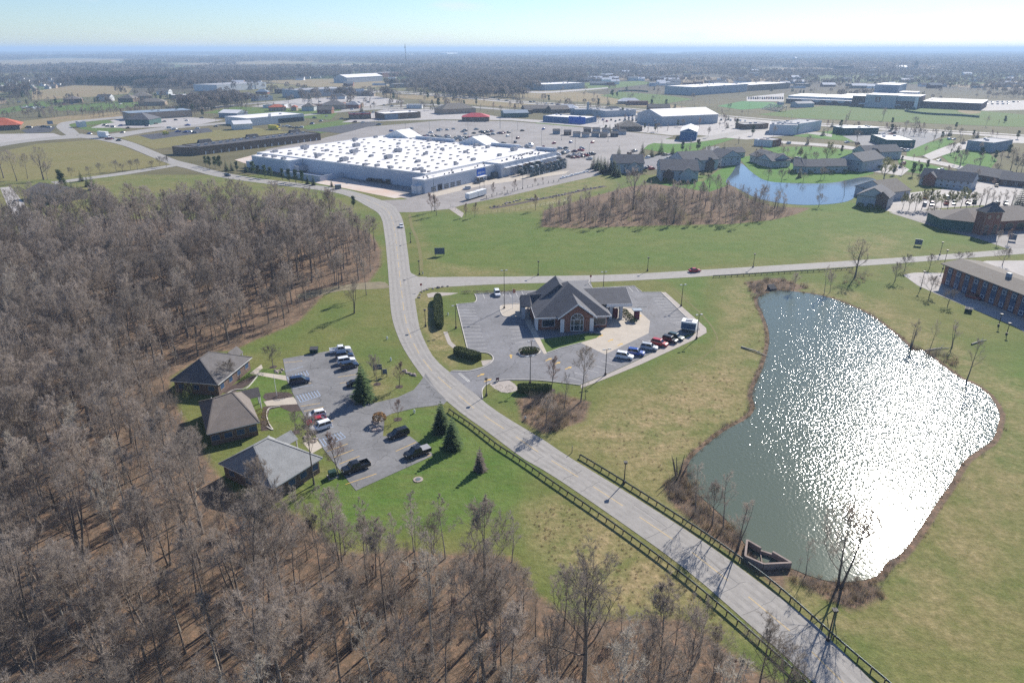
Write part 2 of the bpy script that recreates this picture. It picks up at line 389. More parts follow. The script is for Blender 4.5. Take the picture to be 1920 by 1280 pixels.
def water_mat(name, col, scale, calm, rippled, rough, wind=None):
    """still water; the wind roughens it from the sheltered end (calm) to the open end (rippled)"""
    m = bpy.data.materials.new(name); m.use_nodes = True; t = m.node_tree; N = t.nodes; L = t.links
    b = N['Principled BSDF']; b.inputs['Base Color'].default_value = (*col, 1); b.inputs['Roughness'].default_value = rough
    b.inputs['IOR'].default_value = 1.33
    g = N.new('ShaderNodeNewGeometry').outputs['Position']
    n = N.new('ShaderNodeTexNoise'); n.inputs['Scale'].default_value = scale; n.inputs['Detail'].default_value = 2; n.inputs['Roughness'].default_value = .5
    L.new(g, n.inputs['Vector'])
    n2 = N.new('ShaderNodeTexNoise'); n2.inputs['Scale'].default_value = .07; n2.inputs['Detail'].default_value = 4; L.new(g, n2.inputs['Vector'])
    a, c = wind or ((0, 0), (0, 1)); d = (c[0]-a[0], c[1]-a[1]); q = d[0]**2+d[1]**2
    dp = N.new('ShaderNodeVectorMath'); dp.operation = 'DOT_PRODUCT'; dp.inputs[1].default_value = (d[0]/q, d[1]/q, 0); L.new(g, dp.inputs[0])
    ad = N.new('ShaderNodeMath'); ad.operation = 'ADD'; L.new(dp.outputs['Value'], ad.inputs[0]); ad.inputs[1].default_value = -(a[0]*d[0]+a[1]*d[1])/q
    ml = N.new('ShaderNodeMath'); ml.operation = 'MULTIPLY_ADD'; L.new(n2.outputs['Fac'], ml.inputs[0]); ml.inputs[1].default_value = .7; ml.inputs[2].default_value = -.35
    sm = N.new('ShaderNodeMath'); sm.operation = 'ADD'; L.new(ad.outputs[0], sm.inputs[0]); L.new(ml.outputs[0], sm.inputs[1])
    r = N.new('ShaderNodeMapRange'); r.inputs[1].default_value = 0; r.inputs[2].default_value = 1; r.inputs[3].default_value = calm; r.inputs[4].default_value = rippled
    L.new(sm.outputs[0], r.inputs[0])
    mu = N.new('ShaderNodeMath'); mu.operation = 'MULTIPLY'; L.new(n.outputs['Fac'], mu.inputs[0]); L.new(r.outputs[0], mu.inputs[1])
    bp = N.new('ShaderNodeBump'); bp.inputs['Distance'].default_value = 1.0; bp.inputs['Strength'].default_value = 1
    L.new(mu.outputs[0], bp.inputs['Height']); L.new(bp.outputs[0], b.inputs['Normal'])
    return m
_a, _b = at(1480, 1030), at(1600, 830)
M['pond'] = water_mat('pond_water', (.095, .115, .085), 1.75, .012, .115, .08, ((_a.x, _a.y), (_b.x, _b.y)))
M['lake'] = water_mat('lake_water', (.1, .13, .16), .8, .02, .04, .06)
# ------------------------------------------------------------------ ground, fields, roads, water
POND_PX = [(1420,561),(1441,548),(1470,545),(1527.6,552),(1563.5,561),(1599.5,575),(1635,593),(1671,620),(1696.5,642),(1711,656),(1732,658),(1761,679.5),(1797,706.5),(1833,724),(1858,746),(1874,775),(1871,796),(1860,825),(1829.5,847),(1804,868),(1779,911),(1757.6,940),(1725,990),(1692,1035),(1662,1055),(1642,1080),(1600,1090),(1560,1090),(1520,1080),(1484,1066),(1425,1052),(1397,1020),(1370,983),(1330,945),(1297,915),(1288,885),(1295,862),(1320,838),(1360,807),(1400,785),(1415,765),(1411,735),(1430,690),(1441,650),(1441,620),(1431,590)]
POND = smooth(W(POND_PX), 4, True)
FOREST_A = W([(-700,455),(0,442),(100,436),(186,412),(300,410),(420,414),(560,419),(650,420),(696,440),(714,470),(712,500),(690,530),(610,548),(560,602),(530,616),(470,640),(440,656),(395,660),(320,706),(318,735),(350,800),(400,880),(440,930),(510,955),(560,965),(640,1038),(776,1030),(835,1040),(900,1035),(965,1050),(1000,1110),(1080,1170),(1150,1160),(1280,1160),(1380,1230),(1480,1300),(1600,1500),(1600,1800),(-900,1800),(-1200,900)])
def sdf(px, py, poly):
    """signed distance to a polygon, positive inside"""
    P = np.array([(p.x, p.y) for p in poly]); Q = np.roll(P, -1, 0)
    d = np.full(px.shape, 1e9); ins = np.zeros(px.shape, bool)
    for (ax, ay), (bx, by) in zip(P, Q):
        ex, ey = bx-ax, by-ay; L2 = ex*ex+ey*ey+1e-9
        t = np.clip(((px-ax)*ex+(py-ay)*ey)/L2, 0, 1)
        d = np.minimum(d, np.hypot(px-ax-t*ex, py-ay-t*ey))
        if ay != by:
            c = (ay > py) != (by > py); xi = ax+(py-ay)/(by-ay)*ex; ins ^= c & (px < xi)
    return np.where(ins, d, -d)
def ground():
    xs = np.arange(-300, 330, 1.3); ys = np.arange(26, 432, 1.3)
    X, Y = np.meshgrid(xs, ys); nx, ny = len(xs), len(ys)
    Zg = np.zeros_like(X)
    v = np.stack([X, Y, Zg], -1).reshape(-1, 3)
    i = np.arange(nx*ny).reshape(ny, nx)
    q = np.stack([i[:-1, :-1], i[:-1, 1:], i[1:, 1:], i[1:, :-1]], -1).reshape(-1, 4)
    me = bpy.data.meshes.new('ground'); me.vertices.add(len(v)); me.vertices.foreach_set('co', v.ravel())
    me.loops.add(q.size); me.loops.foreach_set('vertex_index', q.ravel()); me.polygons.add(len(q))
    me.polygons.foreach_set('loop_start', np.arange(0, q.size, 4)); me.update(calc_edges=True)
    px, py = v[:, 0], v[:, 1]
    rs = np.random.RandomState(3)
    def soft(poly, wd, shift=0.): return np.clip((sdf(px, py, poly)+shift)/wd+.5, 0, 1)
    litter = soft(FOREST_A, 6)
    thick = W([(1015,425),(1020,395),(1100,372),(1180,350),(1230,345),(1330,340),(1370,345),(1400,372),(1450,388),(1520,390),(1490,402),(1450,412),(1370,420),(1250,422),(1150,425),(1080,428)])
    litter = np.maximum(litter, soft(thick, 5))
    dp = sdf(px, py, POND); litter = np.maximum(litter, np.clip((dp+1.8)/1.6, 0, .9))
    for pz in ([(1240,905),(1300,880),(1400,985),(1440,1060),(1480,1075),(1480,1120),(1430,1085),(1330,1010),(1250,940)], [(1485,1080),(1640,1085),(1665,1120),(1600,1150),(1520,1110)], [(1395,528),(1460,520),(1520,540),(1430,555),(1410,550)], [(965,745),(1035,735),(1110,752),(1100,790),(1020,815),(975,790)]):
        litter = np.maximum(litter, .8*soft(W(pz), 4))
    dry = np.zeros_like(px)
    for pz, a, sft in (([(985,960),(1060,935),(1250,1060),(1420,1190),(1300,1180),(1130,1150),(1040,1060)], 1, 7), ([(1050,815),(1180,745),(1290,690),(1400,655),(1436,690),(1400,770),(1320,835),(1285,880),(1270,935),(1180,885)], 1, 14),
                       ([(1380,525),(1440,545),(1440,650),(1400,660),(1390,600)], .6, 8), ([(770,400),(800,470),(800,515),(1000,517),(900,505),(815,490),(790,430)], .5, 6), ([(1560,440),(1700,440),(1690,480),(1550,490)], .55, 14),
                       ([(780,552),(800,548),(850,640),(850,690),(800,650)], .8, 3), ([(970,352),(1130,330),(1150,345),(1000,395),(900,402),(880,395)], .5, 8), ([(560,870),(610,890),(560,930)], .5, 5), ([(1640,1060),(1900,900),(1960,1000),(1960,1290),(1700,1290)], .6, 20), ([(1460,540),(1700,600),(1840,680),(1700,640)], .35, 15), ([(690,690),(740,690),(730,740),(690,750)], .5, 5), ([(-100,330),(60,330),(320,318),(600,360),(700,400),(600,410),(300,405),(100,430),(-100,440)], .3, 8)):
        dry = np.maximum(dry, a*soft(W(pz), sft))
    rough_edge = np.clip((dp+14)/8, 0, .6); dry = np.maximum(dry, rough_edge*(px < 130))
    lush = np.full_like(px, .25)
    for pz, a, sft in (([(560,905),(780,830),(850,780),(1000,880),(980,965),(850,1000),(640,1010)], 1, 6), ([(770,400),(1000,395),(1080,430),(1500,395),(1700,395),(1830,455),(1640,480),(1150,508),(800,512)], .75, 14), ([(430,650),(560,610),(690,540),(740,560),(745,640),(790,700),(700,700),(660,650),(530,665)], .35, 6), ([(440,690),(540,690),(560,750),(580,800),(500,790),(450,740)], 1, 3), ([(1140,512),(1330,520),(1310,620),(1150,710),(1330,640),(1345,600),(1250,530)], .9, 5),
                       ([(940,720),(1080,715),(1000,770),(930,745)], .8, 3), ([(1830,700),(1960,640),(1960,780),(1880,770)], .9, 10), ([(860,360),(1100,325),(1150,345),(1000,380)], .7, 6), ([(740,755),(830,765),(820,840),(740,800)], 1, 5), ([(1340,330),(1500,385),(1500,400),(1700,395),(1600,380),(1400,300),(1240,350)], 1, 5), ([(1160,348),(1240,345),(1180,372)], 1, 6)):
        lush = np.maximum(lush, a*soft(W(pz), sft))
    lush = lush*(1-.8*litter)
    for nm, a in (('litter', litter), ('dry', dry*(1-litter)), ('lush', lush)):
        at_ = me.attributes.new(nm, 'FLOAT', 'POINT'); at_.data.foreach_set('value', a.astype(np.float32))
    me.materials.append(M['grass'])
    link('ground', me, kind='structure')
ground()
b = MB(); b.quad((-60000, -3000, -.06), (60000, -3000, -.06), (60000, 60000, -.06), (-60000, 60000, -.06)); b.build('countryside', M['country'], kind='structure')
def sheet(name, px, z, mat, sm=0, closed=True):
    P = W(px)
    if sm: P = smooth(P, sm, True)
    b = MB(); b.sheet(P, z); return b.build(name, mat, kind='structure')
def road(name, left, right, z, mat, n=80, sm=5):
    A = resample(smooth(W(left), sm), n); B = resample(smooth(W(right), sm), n); b = MB(); b.strip(A, B, z)
    b.build(name, mat, kind='structure'); return A, B
# the open lawns and fields behind
FIELDS = [
 ('olive_field', 'olive_field', [(0,285),(70,270),(180,262),(225,272),(275,292),(325,308),(200,325),(100,335),(0,340)]),
 ('tan_field', 'tan_field', [(-40,222),(0,232),(150,215),(250,208),(330,205),(330,212),(230,222),(120,232),(60,238),(-40,250)]),
 ('bare_field', 'tan_field', [(60,172),(140,160),(250,163),(240,176),(170,182),(60,188)]),
 ('tan_field', 'tan_field', [(0,114),(120,109),(250,112),(170,122),(60,128),(0,130)]),
 ('tan_field', 'tan_field', [(1170, 124), (1260, 121), (1330, 123), (1240, 128)]),
 ('olive_field', 'olive_field', [(1420, 112), (1560, 109), (1600, 112), (1480, 117)]),
 ('tan_field', 'tan_field', [(420, 118), (520, 115), (600, 117), (500, 122)]),
 ('tan_field', 'tan_field', [(250, 106), (380, 103.5), (430, 105), (300, 109)]),
 ('lawn', 'lawn', [(900, 107), (1050, 104), (1120, 106), (960, 110)]),
 ('tan_field', 'tan_field', [(1120, 103.5), (1260, 101), (1320, 103), (1180, 106)]),
 ('olive_field', 'olive_field', [(620, 108), (720, 106), (760, 108), (660, 111)]),
 ('tan_field', 'tan_field', [(1640, 103), (1800, 100.5), (1860, 102.5), (1700, 105.5)]),
 ('lawn', 'lawn', [(280, 131), (360, 127), (400, 130), (320, 136)]),
 ('tan_field', 'tan_field', [(520, 104), (660, 102), (700, 103), (560, 106)]),
 ('lawn', 'lawn', [(1180, 101), (1300, 99.3), (1340, 100.4), (1220, 102.3)]),
 ('tan_field', 'tan_field', [(30, 104), (160, 102), (220, 103.5), (80, 106.5)]),
 ('olive_field', 'olive_field', [(430, 160), (520, 157), (560, 161), (470, 166)]),

 ('tan_field', 'tan_field', [(480,152),(680,146),(760,160),(640,168)]),
 ('olive_field', 'olive_field', [(222,258),(330,248),(480,240),(560,250),(450,258),(330,275),(290,280)]),
 ('lawn', 'lawn', [(105,238),(150,230),(200,225),(215,230),(140,238)]), ('lawn', 'lawn', [(145,240),(200,234),(240,244),(190,250)]),
 ('lawn', 'lawn', [(380,212),(440,200),(560,205),(600,200),(640,205),(620,225),(470,215)]), ('lawn', 'lawn', [(560,238),(640,225),(680,240),(600,250)]),
 ('lawn', 'lawn', [(0,205),(80,190),(120,188),(90,200),(0,214)]), ('lawn', 'lawn', [(100,200),(250,188),(300,196),(180,208),(100,208)]),
 ('tan_field', 'tan_field', [(700,174),(870,184),(1000,194),(1120,203),(1240,213),(1190,216),(1050,205),(900,198),(760,185)]),
 ('tan_field', 'tan_field', [(880,172),(1020,170),(1120,176),(1260,197),(1320,206),(1200,200),(1040,188)]),
 ('lawn', 'lawn', [(1080,156),(1200,152),(1230,156),(1150,166),(1100,166)]), ('lawn', 'lawn', [(1125,180),(1160,172),(1240,178),(1300,186),(1240,196),(1170,188)]),
 ('lawn', 'lawn', [(1420,215),(1530,200),(1600,196),(1700,204),(1800,205),(1920,215),(1960,240),(1820,235),(1700,230),(1500,222)]),
 ('ballfield_grass', 'bright_lawn', [(1705,205),(1760,202),(1840,208),(1835,220),(1740,214)]),
 ('sports_turf', 'turf', [(1345,199),(1390,190),(1450,192),(1470,200),(1390,206)]),
 ('lawn', 'bright_lawn', [(1175,262),(1240,258),(1300,268),(1390,256),(1330,275),(1280,292),(1180,275)]),
 ('lawn', 'bright_lawn', [(1485,255),(1560,245),(1640,262),(1620,268),(1560,262)]), ('lawn', 'bright_lawn', [(1425,276),(1520,275),(1620,284),(1615,300),(1560,305),(1470,292)]),
 ('lawn', 'bright_lawn', [(1700,280),(1775,258),(1790,266),(1740,290),(1700,296)]), ('lawn', 'bright_lawn', [(1760,288),(1820,280),(1850,285),(1870,300),(1850,325),(1780,305)]),
 ('lawn', 'bright_lawn', [(1680,292),(1780,318),(1750,330),(1690,320)]), ('lawn', 'bright_lawn', [(1385,296),(1450,285),(1490,310),(1620,312),(1640,325),(1560,345),(1440,342),(1410,325)]),
 ('lawn', 'bright_lawn', [(1320,340),(1345,320),(1380,305),(1395,325),(1360,350),(1330,360),(1230,345)]),
 ('lawn', 'lawn', [(960,270),(1000,262),(1020,268),(980,276)]), ('lawn', 'lawn', [(1000,228),(1130,225),(1170,234),(1020,240)]),
]
for i, (nm, mt, px) in enumerate(FIELDS): sheet(nm, px, .012+.0041*(i % 5), M[mt])
# big store yard
sheet('store_parking_lot', [(596,262),(690,238),(830,226),(960,228),(1100,240),(1262,256),(1215,272),(1185,300),(1128,328),(1060,343),(960,366),(870,384),(842,392),(780,398),(740,398),(700,376),(765,374),(640,338),(560,322),(470,306),(500,280)], .034, M['biglot'])
sheet('dock_yard', [(486,288),(500,310),(640,333),(772,368),(740,372),(640,352),(600,345),(470,310),(440,300)], .039, M['dock_concrete'])
sheet('store_apron', [(805,364),(900,339),(1068,320),(1060,326),(905,348),(815,369)], .0385, M['concrete'])
sheet('shop_lot', [(640,230),(720,205),(830,205),(960,222),(1240,240),(1330,250),(1260,254),(1100,238),(960,226),(830,224)], .03, M['pale_concrete'])
sheet('shop_lot', [(1050,226),(1200,212),(1300,215),(1440,228),(1520,250),(1400,262),(1250,248)], .026, M['pale_concrete'])
sheet('shop_lot', [(170,240),(260,240),(360,236),(420,225),(330,218),(220,222)], .028, M['pale_concrete'])
sheet('service_lot', [(260,254),(390,240),(400,247),(285,262)], .036, M['dark_asphalt'])
sheet('service_lot', [(570,245),(690,228),(720,232),(640,250)], .027, M['dark_asphalt'])
sheet('restaurant_lot', [(40,245),(70,236),(105,238),(95,248),(50,250)], .04, M['dark_asphalt'])
sheet('dirt_lot', [(-40,252),(100,250),(125,258),(60,266),(-40,275)], .024, M['pale_concrete'])
sheet('shop_lot', [(470,200),(560,185),(700,180),(760,190),(700,200),(600,205)], .026, M['pale_concrete'])
sheet('school_lot', [(1760,195),(1820,190),(1960,188),(1960,205),(1850,208),(1780,205)], .027, M['pale_concrete'])
sheet('school_lot', [(1400,182),(1470,175),(1470,190),(1400,190)], .027, M['pale_concrete'])
sheet('shop_lot', [(1580,255),(1700,240),(1780,250),(1700,285),(1620,275)], .026, M['newlot'])
sheet('apartment_lot', [(1190,302),(1260,286),(1290,300),(1260,318),(1215,318)], .035, M['newlot'])
sheet('apartment_lot', [(1585,302),(1615,308),(1690,310),(1705,318),(1690,330),(1660,325),(1595,318)], .036, M['pale_concrete'])
sheet('apartment_lot', [(1660,368),(1720,360),(1800,352),(1830,340),(1960,350),(1960,400),(1840,385),(1740,392),(1690,402),(1660,395)], .035, M['pale_concrete'])
sheet('tower_lot', [(1668,399),(1760,392),(1800,398),(1960,420),(1960,478),(1900,470),(1835,448),(1760,428)], .04, M['biglot'])
# roads
ML = [(1640,1400),(1507,1262),(1399,1165),(1291.5,1071.5),(1183.7,992.5),(1040,894),(981.7,860),(944,832),(902.5,801),(867,776),(838,752),(810,727),(790,703),(768,672),(750,640),(736,600),(731,560),(727,500),(721,440),(713,405),(690,388),(640,364),(560,352),(470,341),(400,330),(352,317),(318,308),(275,291),(230,273),(180,262),(140,258)]
MR = [(1790,1400),(1633,1276),(1543,1183),(1435,1100),(1327.5,1021),(1183.7,928),(1069,858),(1017,823),(965,792),(923,765),(902.5,748),(868,718),(842,697),(815,672),(799,645),(787,615),(780,575),(775,540),(770,515),(763,460),(757,420),(748,398),(727,380),(650,356),(565,344),(480,334),(412,322),(365,309),(330,300),(288,283),(248,267),(205,257),(150,251)]
RL, RR = road('road', ML, MR, .045, M['road'], 160)
SU = [(768,519),(790,520),(870,519),(960,518.5),(1150,515),(1300,507),(1400,501),(1640,486),(1760,478),(1960,462)]
SD = [(770,543),(790,541),(870,536),(960,532),(1150,527.5),(1300,519.5),(1400,512.5),(1640,497),(1760,488),(1960,473)]
road('side_road', SU, SD, .041, M['road'], 60)
sheet('road_corner', [(764,500),(771,512),(785,519),(800,519),(800,541),(787,547),(780,560),(774,560),(760,530)], .037, M['road'])
road('lane', [(95,341),(150,334),(230,323),(320,309)], [(105,346),(155,338),(240,327),(335,311)], .033, M['road'], 20)
road('town_road', [(130,257),(112,245),(106,236),(125,228),(200,221),(330,207),(440,196),(540,188)], [(150,252),(140,243),(130,235),(140,231),(205,224),(330,210),(440,199),(540,190)], .031, M['road'], 40)
road('town_road', [(180,255),(300,239),(400,231),(500,222),(700,203),(850,201)], [(225,258),(305,244),(400,235),(500,225),(700,206),(850,204)], .0325, M['road'], 40)
road('town_road', [(140,252),(67,260),(0,268),(-60,278)], [(150,259),(67,265),(0,275),(-60,286)], .0315, M['road'], 20)
HC = [(560,166),(640,168),(770,174),(870,182),(960,190),(1100,199),(1200,206.5),(1300,213.5),(1400,222),(1500,230),(1600,237),(1750,245),(1960,258)]
road('highway', [(x, y-1.6-.0006*(x-560)) for x, y in HC], [(x, y-.5) for x, y in HC], .05, M['pale_concrete'], 60)
road('highway', [(x, y+1.0) for x, y in HC], [(x, y+2.4+.0014*(x-560)) for x, y in HC], .05, M['pale_concrete'], 60)
road('town_road', [(640,205),(800,195),(960,205),(1100,213)], [(640,208),(800,198),(960,208),(1100,216)], .03, M['road'], 30)
road('town_road', [(1180,250),(1260,262),(1330,255),(1440,238),(1560,252)], [(1150,258),(1250,270),(1340,262),(1440,244),(1560,257)], .033, M['road'], 30)
road('town_road', [(1430,262),(1520,268),(1600,275),(1680,290),(1760,302),(1850,322),(1960,345)], [(1420,266),(1520,273),(1600,281),(1680,297),(1760,309),(1840,328),(1960,356)], .034, M['pale_concrete'], 30)
road('town_road', [(1730,292),(1790,270),(1880,255),(1960,262)], [(1745,300),(1800,282),(1880,268),(1960,272)], .032, M['pale_concrete'], 20)
road('apartment_drive', [(1325,275),(1310,290),(1290,300),(1280,318)], [(1350,275),(1335,285),(1310,295),(1300,318)], .037, M['newlot'], 20)
road('highway', [(960,168),(1010,172),(1080,168),(1140,164)], [(960,171),(1010,175),(1080,171),(1140,166)], .048, M['pale_concrete'], 20)
road('hotel_drive', [(1695,515),(1720,511),(1764,514),(1830,497)], [(1705,523),(1735,541),(1790,555),(1850,512)], .0395, M['pale_concrete'], 20)
sheet('hotel_lot', [(1694,516),(1720,511),(1772,512),(1800,498),(1850,489),(1960,488),(1960,645),(1900,611),(1830,582),(1760,553),(1720,535)], .0365, M['pale_concrete'], 0)
sheet('bank_lot', [(842,698),(850,694),(880,694),(906,687),(922,677),(923.5,668),(911,661),(878,660.7),(856,570.6),(890,567.6),(893,561.6),(890,551),(983.6,545),(1036,543),(1034,528),(1106,525),(1111.7,541),(1189,536),(1204,548),(1240,548),(1285.7,593.3),(1312,612),(1310,622),(1278,631),(1255.5,645),(1195,675),(1136,702),(1089,721),(1010.8,714),(953,713),(923,717),(911,723),(905,732),(904,748),(880,730),(858,712)], .053, M['newlot'])
sheet('office_lot', [(530.5,672.6),(658,651),(672,684),(668,730),(665,754),(693,757.5),(745,745),(775.5,731),(789.5,714),(798,700),(812,722),(838,752),(832,758),(778,765),(735.6,775),(721.5,782),(718,817.5),(768.4,817.5),(810.6,850),(809.5,855),(667.6,919.5),(647.7,895),(604.4,838.6),(590,813),(560,761),(537.6,712)], .049, M['lot'])
sheet('bank_apron', [(1089,643),(1134.6,664.5),(1216,625),(1219,602),(1195,580),(1168,576),(1140,590),(1128,620)], .0575, M['concrete'])
sheet('bank_lawn', [(1010,637),(1024,661),(1050,653),(1118,634),(1128,626),(1100,625)], .0615, M['lawn'])
sheet('bank_footpath', [(990,592),(1012,634),(1026,663),(1020,664),(1000,632),(980,592)], .065, M['concrete'])
sheet('entrance_island', [(937,578),(945,571),(985,569),(992,590),(985,593),(945,594)], .0625, M['concrete'], 2)
sheet('bank_footpath', [(1240,548),(1248,548),(1324,615),(1325,624),(1304,636),(1200,684),(1136,710),(1089,728),(1089,722),(1136,703),(1195,676),(1255,646),(1300,628),(1312,618),(1308,610),(1286,593.5)], .0585, M['walk'])
sheet('footpath', [(800,551),(812,548),(860,549),(845,553),(818,556),(803,558)], .02, M['walk'])
sheet('footpath', [(831,622),(839,622),(846,640),(862,655),(858,660),(840,645)], .02, M['walk'])
sheet('rock_bed', [(918,720),(935,713),(955,713),(972,728),(960,735),(940,735)], .021, M['walk'], 2)
sheet('hedge_bed', [(902,676),(923,674),(922,680),(905,686)], .022, M['walk'])
# brick office paths and beds
sheet('office_footpath', [(468,700),(490,683),(493,690),(484,697),(536,704),(540,714),(483,703)], .022, M['concrete'])
sheet('office_footpath', [(494,752),(550,744),(562,757),(500,761)], .0225, M['concrete'])
sheet('office_footpath', [(568,830),(592,822),(605,838),(585,850)], .023, M['concrete'])
sheet('planting_bed', [(415,735),(440,720),(476,703),(478,708),(465,722),(437,735)], .021, M['mulch'], 2)
sheet('planting_bed', [(497,737),(540,735),(548,745),(500,751)], .0215, M['mulch'], 2)
sheet('planting_bed', [(494,762),(560,757),(565,770),(545,772),(525,763),(505,768),(500,790),(512,805),(490,808),(488,790)], .022, M['mulch'])
sheet('dirt_track', [(560,552),(640,535),(712,528),(728,535),(720,541),(640,545),(575,560)], .02, M['dirt'], 3)
sheet('culvert_path', [(830,384),(845,383),(870,400),(866,408)], .02, M['walk'])
b = MB(); b.sheet(POND, .06); b.build('pond_water', M['pond'], kind='structure')
LAKE = smooth(W([(1385,306),(1395,310),(1412,325),(1440,340),(1500,344),(1560,343),(1615,333),(1640,336),(1642,348),(1610,365),(1588,378),(1540,384),(1480,383),(1420,372),(1380,352),(1361,342),(1372,325)]), 4, True)
b = MB(); b.sheet(LAKE, .07); b.build('lake_water', M['lake'], kind='structure')
cr = smooth(W([(920,391),(960,384),(1010,374),(1060,364),(1110,354),(1135,349)]), 6)
b = MB(); b.ribbon(cr, 3.2, .016); b.build('creek_bed', M['mulch'], kind='structure')
b = MB(); b.ribbon(smooth(W([(1262,540),(1290,566),(1318,592),(1338,618),(1344,640),(1320,668),(1262,700)]), 6), .45, .017); b.build('mown_track', M['dry_track'], kind='structure')
b = MB(); b.ribbon(smooth(W([(768,402),(772,425),(783,452),(789,485),(790,508)]), 6), 1.3, .017); b.build('roadside_ditch', M['dry_track'], kind='structure')
# road markings, parking lines
mid = [(a+c)/2 for a, c in zip(RL, RR)]
b = MB()
for p, q in along(mid, 11, 0):
    if p.y > 420: break
    n = Vector((-q.y, q.x, 0)); a = p-q*3.6; c = p+q*3.6; wv = n*.11
    b.quad(*[(k.x, k.y, .05) for k in (a-wv, c-wv, c+wv, a+wv)])
b.build('centre_line', M['faded_yellow'], kind='structure')
b = MB(); b2 = MB(); rj = random.Random(12)
for f in (.17, .36, .64, .83):
    C = [p.lerp(q, f) for p, q in zip(RL, RR)][:95]; b.strip(offset(C, .32), offset(C, -.32), .0471)
b.build('tyre_lanes', M['tyre_lane'], kind='structure')
s_ = 4.0; mids = along(mid[:110], .5); k_ = 0
while k_ < len(mids)-2:
    p, q = mids[k_]; n = Vector((-q.y, q.x, 0)); a_, c_ = rj.choice([(-3.6, 3.6), (-3.6, 0), (0, 3.6), (-3.6, 3.6), (-2, 3)])
    pts_ = [p+n*(a_+(c_-a_)*t/5)+q*rj.uniform(-.25, .25) for t in range(6)]; b2.ribbon(pts_, rj.uniform(.05, .13), .0486)
    if rj.random() < .25: L_ = [p+q*t*1.5+n*(rj.uniform(-.2, .2)+a_*.45) for t in range(6)]; b2.ribbon(L_, .08, .0488)
    k_ += rj.randint(8, 34)
b2.build('sealed_cracks', M['tar'], kind='structure')
b = MB(); b.strip(offset(RL, -.45), offset(RL, -.33), .0492); b.strip(offset(RR, .45), offset(RR, .33), .0492)
sheet_edge = b.build('edge_line', M['road'], kind='structure')
b = MB()
def stalls(b, p0, p1, q0, q1, n, z, wd=.13):
    """n+1 parallel parking lines between p0-p1 and q0-q1"""
    A0, A1, B0, B1 = at(*p0), at(*p1), at(*q0), at(*q1)
    for k in range(n+1):
        a = A0.lerp(B0, k/n); c = A1.lerp(B1, k/n); d = (c-a).normalized(); nn = Vector((-d.y, d.x, 0))*wd/2
        b.quad(*[(x.x, x.y, z) for x in (a-nn, c-nn, c+nn, a+nn)])
stalls(b, (857.5,575), (889,575.5), (877.5,654), (913,653), 12, .061)
stalls(b, (905.5,551), (909,560), (978,546), (983,556), 6, .061)
stalls(b, (958,636), (984,632), (972,650), (996,647), 2, .061); stalls(b, (960,628), (978,627), (950,603), (972,602), 4, .061)
stalls(b, (1218,554), (1243,554), (1262,605), (1286,603), 9, .061)
stalls(b, (1060,706), (1088,714), (1268,616), (1297,622), 14, .061)
stalls(b, (1167,539), (1176,548), (1190,537), (1198,547), 2, .061)
b.build('parking_lines', M['white_line'], kind='structure')
b = MB()
stalls(b, (648,908), (706,888), (641.5,882), (695,866), 1, .0555, .15); stalls(b, (636,870), (674,855), (614,846), (652,832), 2, .0555, .15)
stalls(b, (612,793), (625,788), (604,779), (620,782), 1, .0555, .15); stalls(b, (570,771), (607,763), (564,762), (600,756), 1, .0555, .15)
stalls(b, (552,725), (583,718), (533,680), (567,677), 1, .0555, .15)
stalls(b, (634,707), (668,702), (637,719), (668,713), 1, .0555, .15); stalls(b, (742,846), (780,829), (764,868), (808,852), 1, .0555, .15)
b.build('yellow_parking_lines', M['yellow'], kind='structure')
b = MB()
for c in (((538,706),(543,715),(574,695),(579,703)), ((556,741),(564,754),(594,732),(601,742)), ((599,823),(608,837),(637,810),(648,820))):
    stalls(b, c[0], c[2], c[1], c[3], 1, .0555, .15); stalls(b, c[0], c[1], c[2], c[3], 7, .0555, .15)
    e = [(2*x-y) for x, y in zip(c[0], c[1])]; f = [(2*x-y) for x, y in zip(c[2], c[3])]; stalls(b, e, f, c[0], c[2], 1, .0555, .13)
b.build('blue_parking_lines', M['blue_line'], kind='structure')
# arrows on the bank lot
def arrow(px, dirpx, mat, L=2.4):
    a = at(*px); d = (at(*dirpx)-a); d.z = 0; d.normalize(); n = Vector((-d.y, d.x, 0)); b = MB()
    pts = [a-d*L/2-n*.18, a+d*.2-n*.18, a+d*.2-n*.55, a+d*L/2, a+d*.2+n*.55, a+d*.2+n*.18, a-d*L/2+n*.18]
    b.sheet(pts, .066); b.build('painted_arrow', mat, kind='structure')
for p, q in (((958,668),(957,660)), ((1029,674),(1036,671)), ((1066,690),(1074,687)), ((1045,681),(1052,678)), ((902,703),(912,699)), ((915,713),(925,709)), ((1126,630),(1135,626)), ((1145,638),(1154,634)), ((1163,646),(1172,642)), ((1199,591),(1206,596))): arrow(p, q, M['yellow'])
b = MB(); stalls(b, (860,700), (879,716), (861,699.4), (880.5,715.4), 1, .0615, .35); b.build('stop_line', M['white_line'], kind='structure')
def kerb(px, sm=0, closed=False, z=.0):
    P = W(px); P = smooth(P, sm, closed) if sm else P
    if closed: P = P+[P[0]]
    b = MB(); b.wallline(P, .2, z+.0, z+.17); b.build('kerb', M['kerb'], kind='structure')
kerb([(846,696),(880,696),(906,689),(922,679),(924,669),(911,661.5),(878,661)], 4)
kerb([(878,661),(856,570.6)]); kerb([(856,570.6),(880,568.5),(890,567),(893.5,561),(890,551)], 3)
kerb([(890,551),(983.6,545)]); kerb([(1111.7,541),(1189,536),(1204,548),(1240,548)]); kerb([(1240,548.5),(1286,594)])
kerb([(905,748),(904,732),(911,722.5),(925,716),(953,712),(1010,713),(1088,722)], 4)
kerb([(937,578),(945,571),(985,569)], 3); kerb([(937,579),(940,588),(948,594),(985,594)], 3)
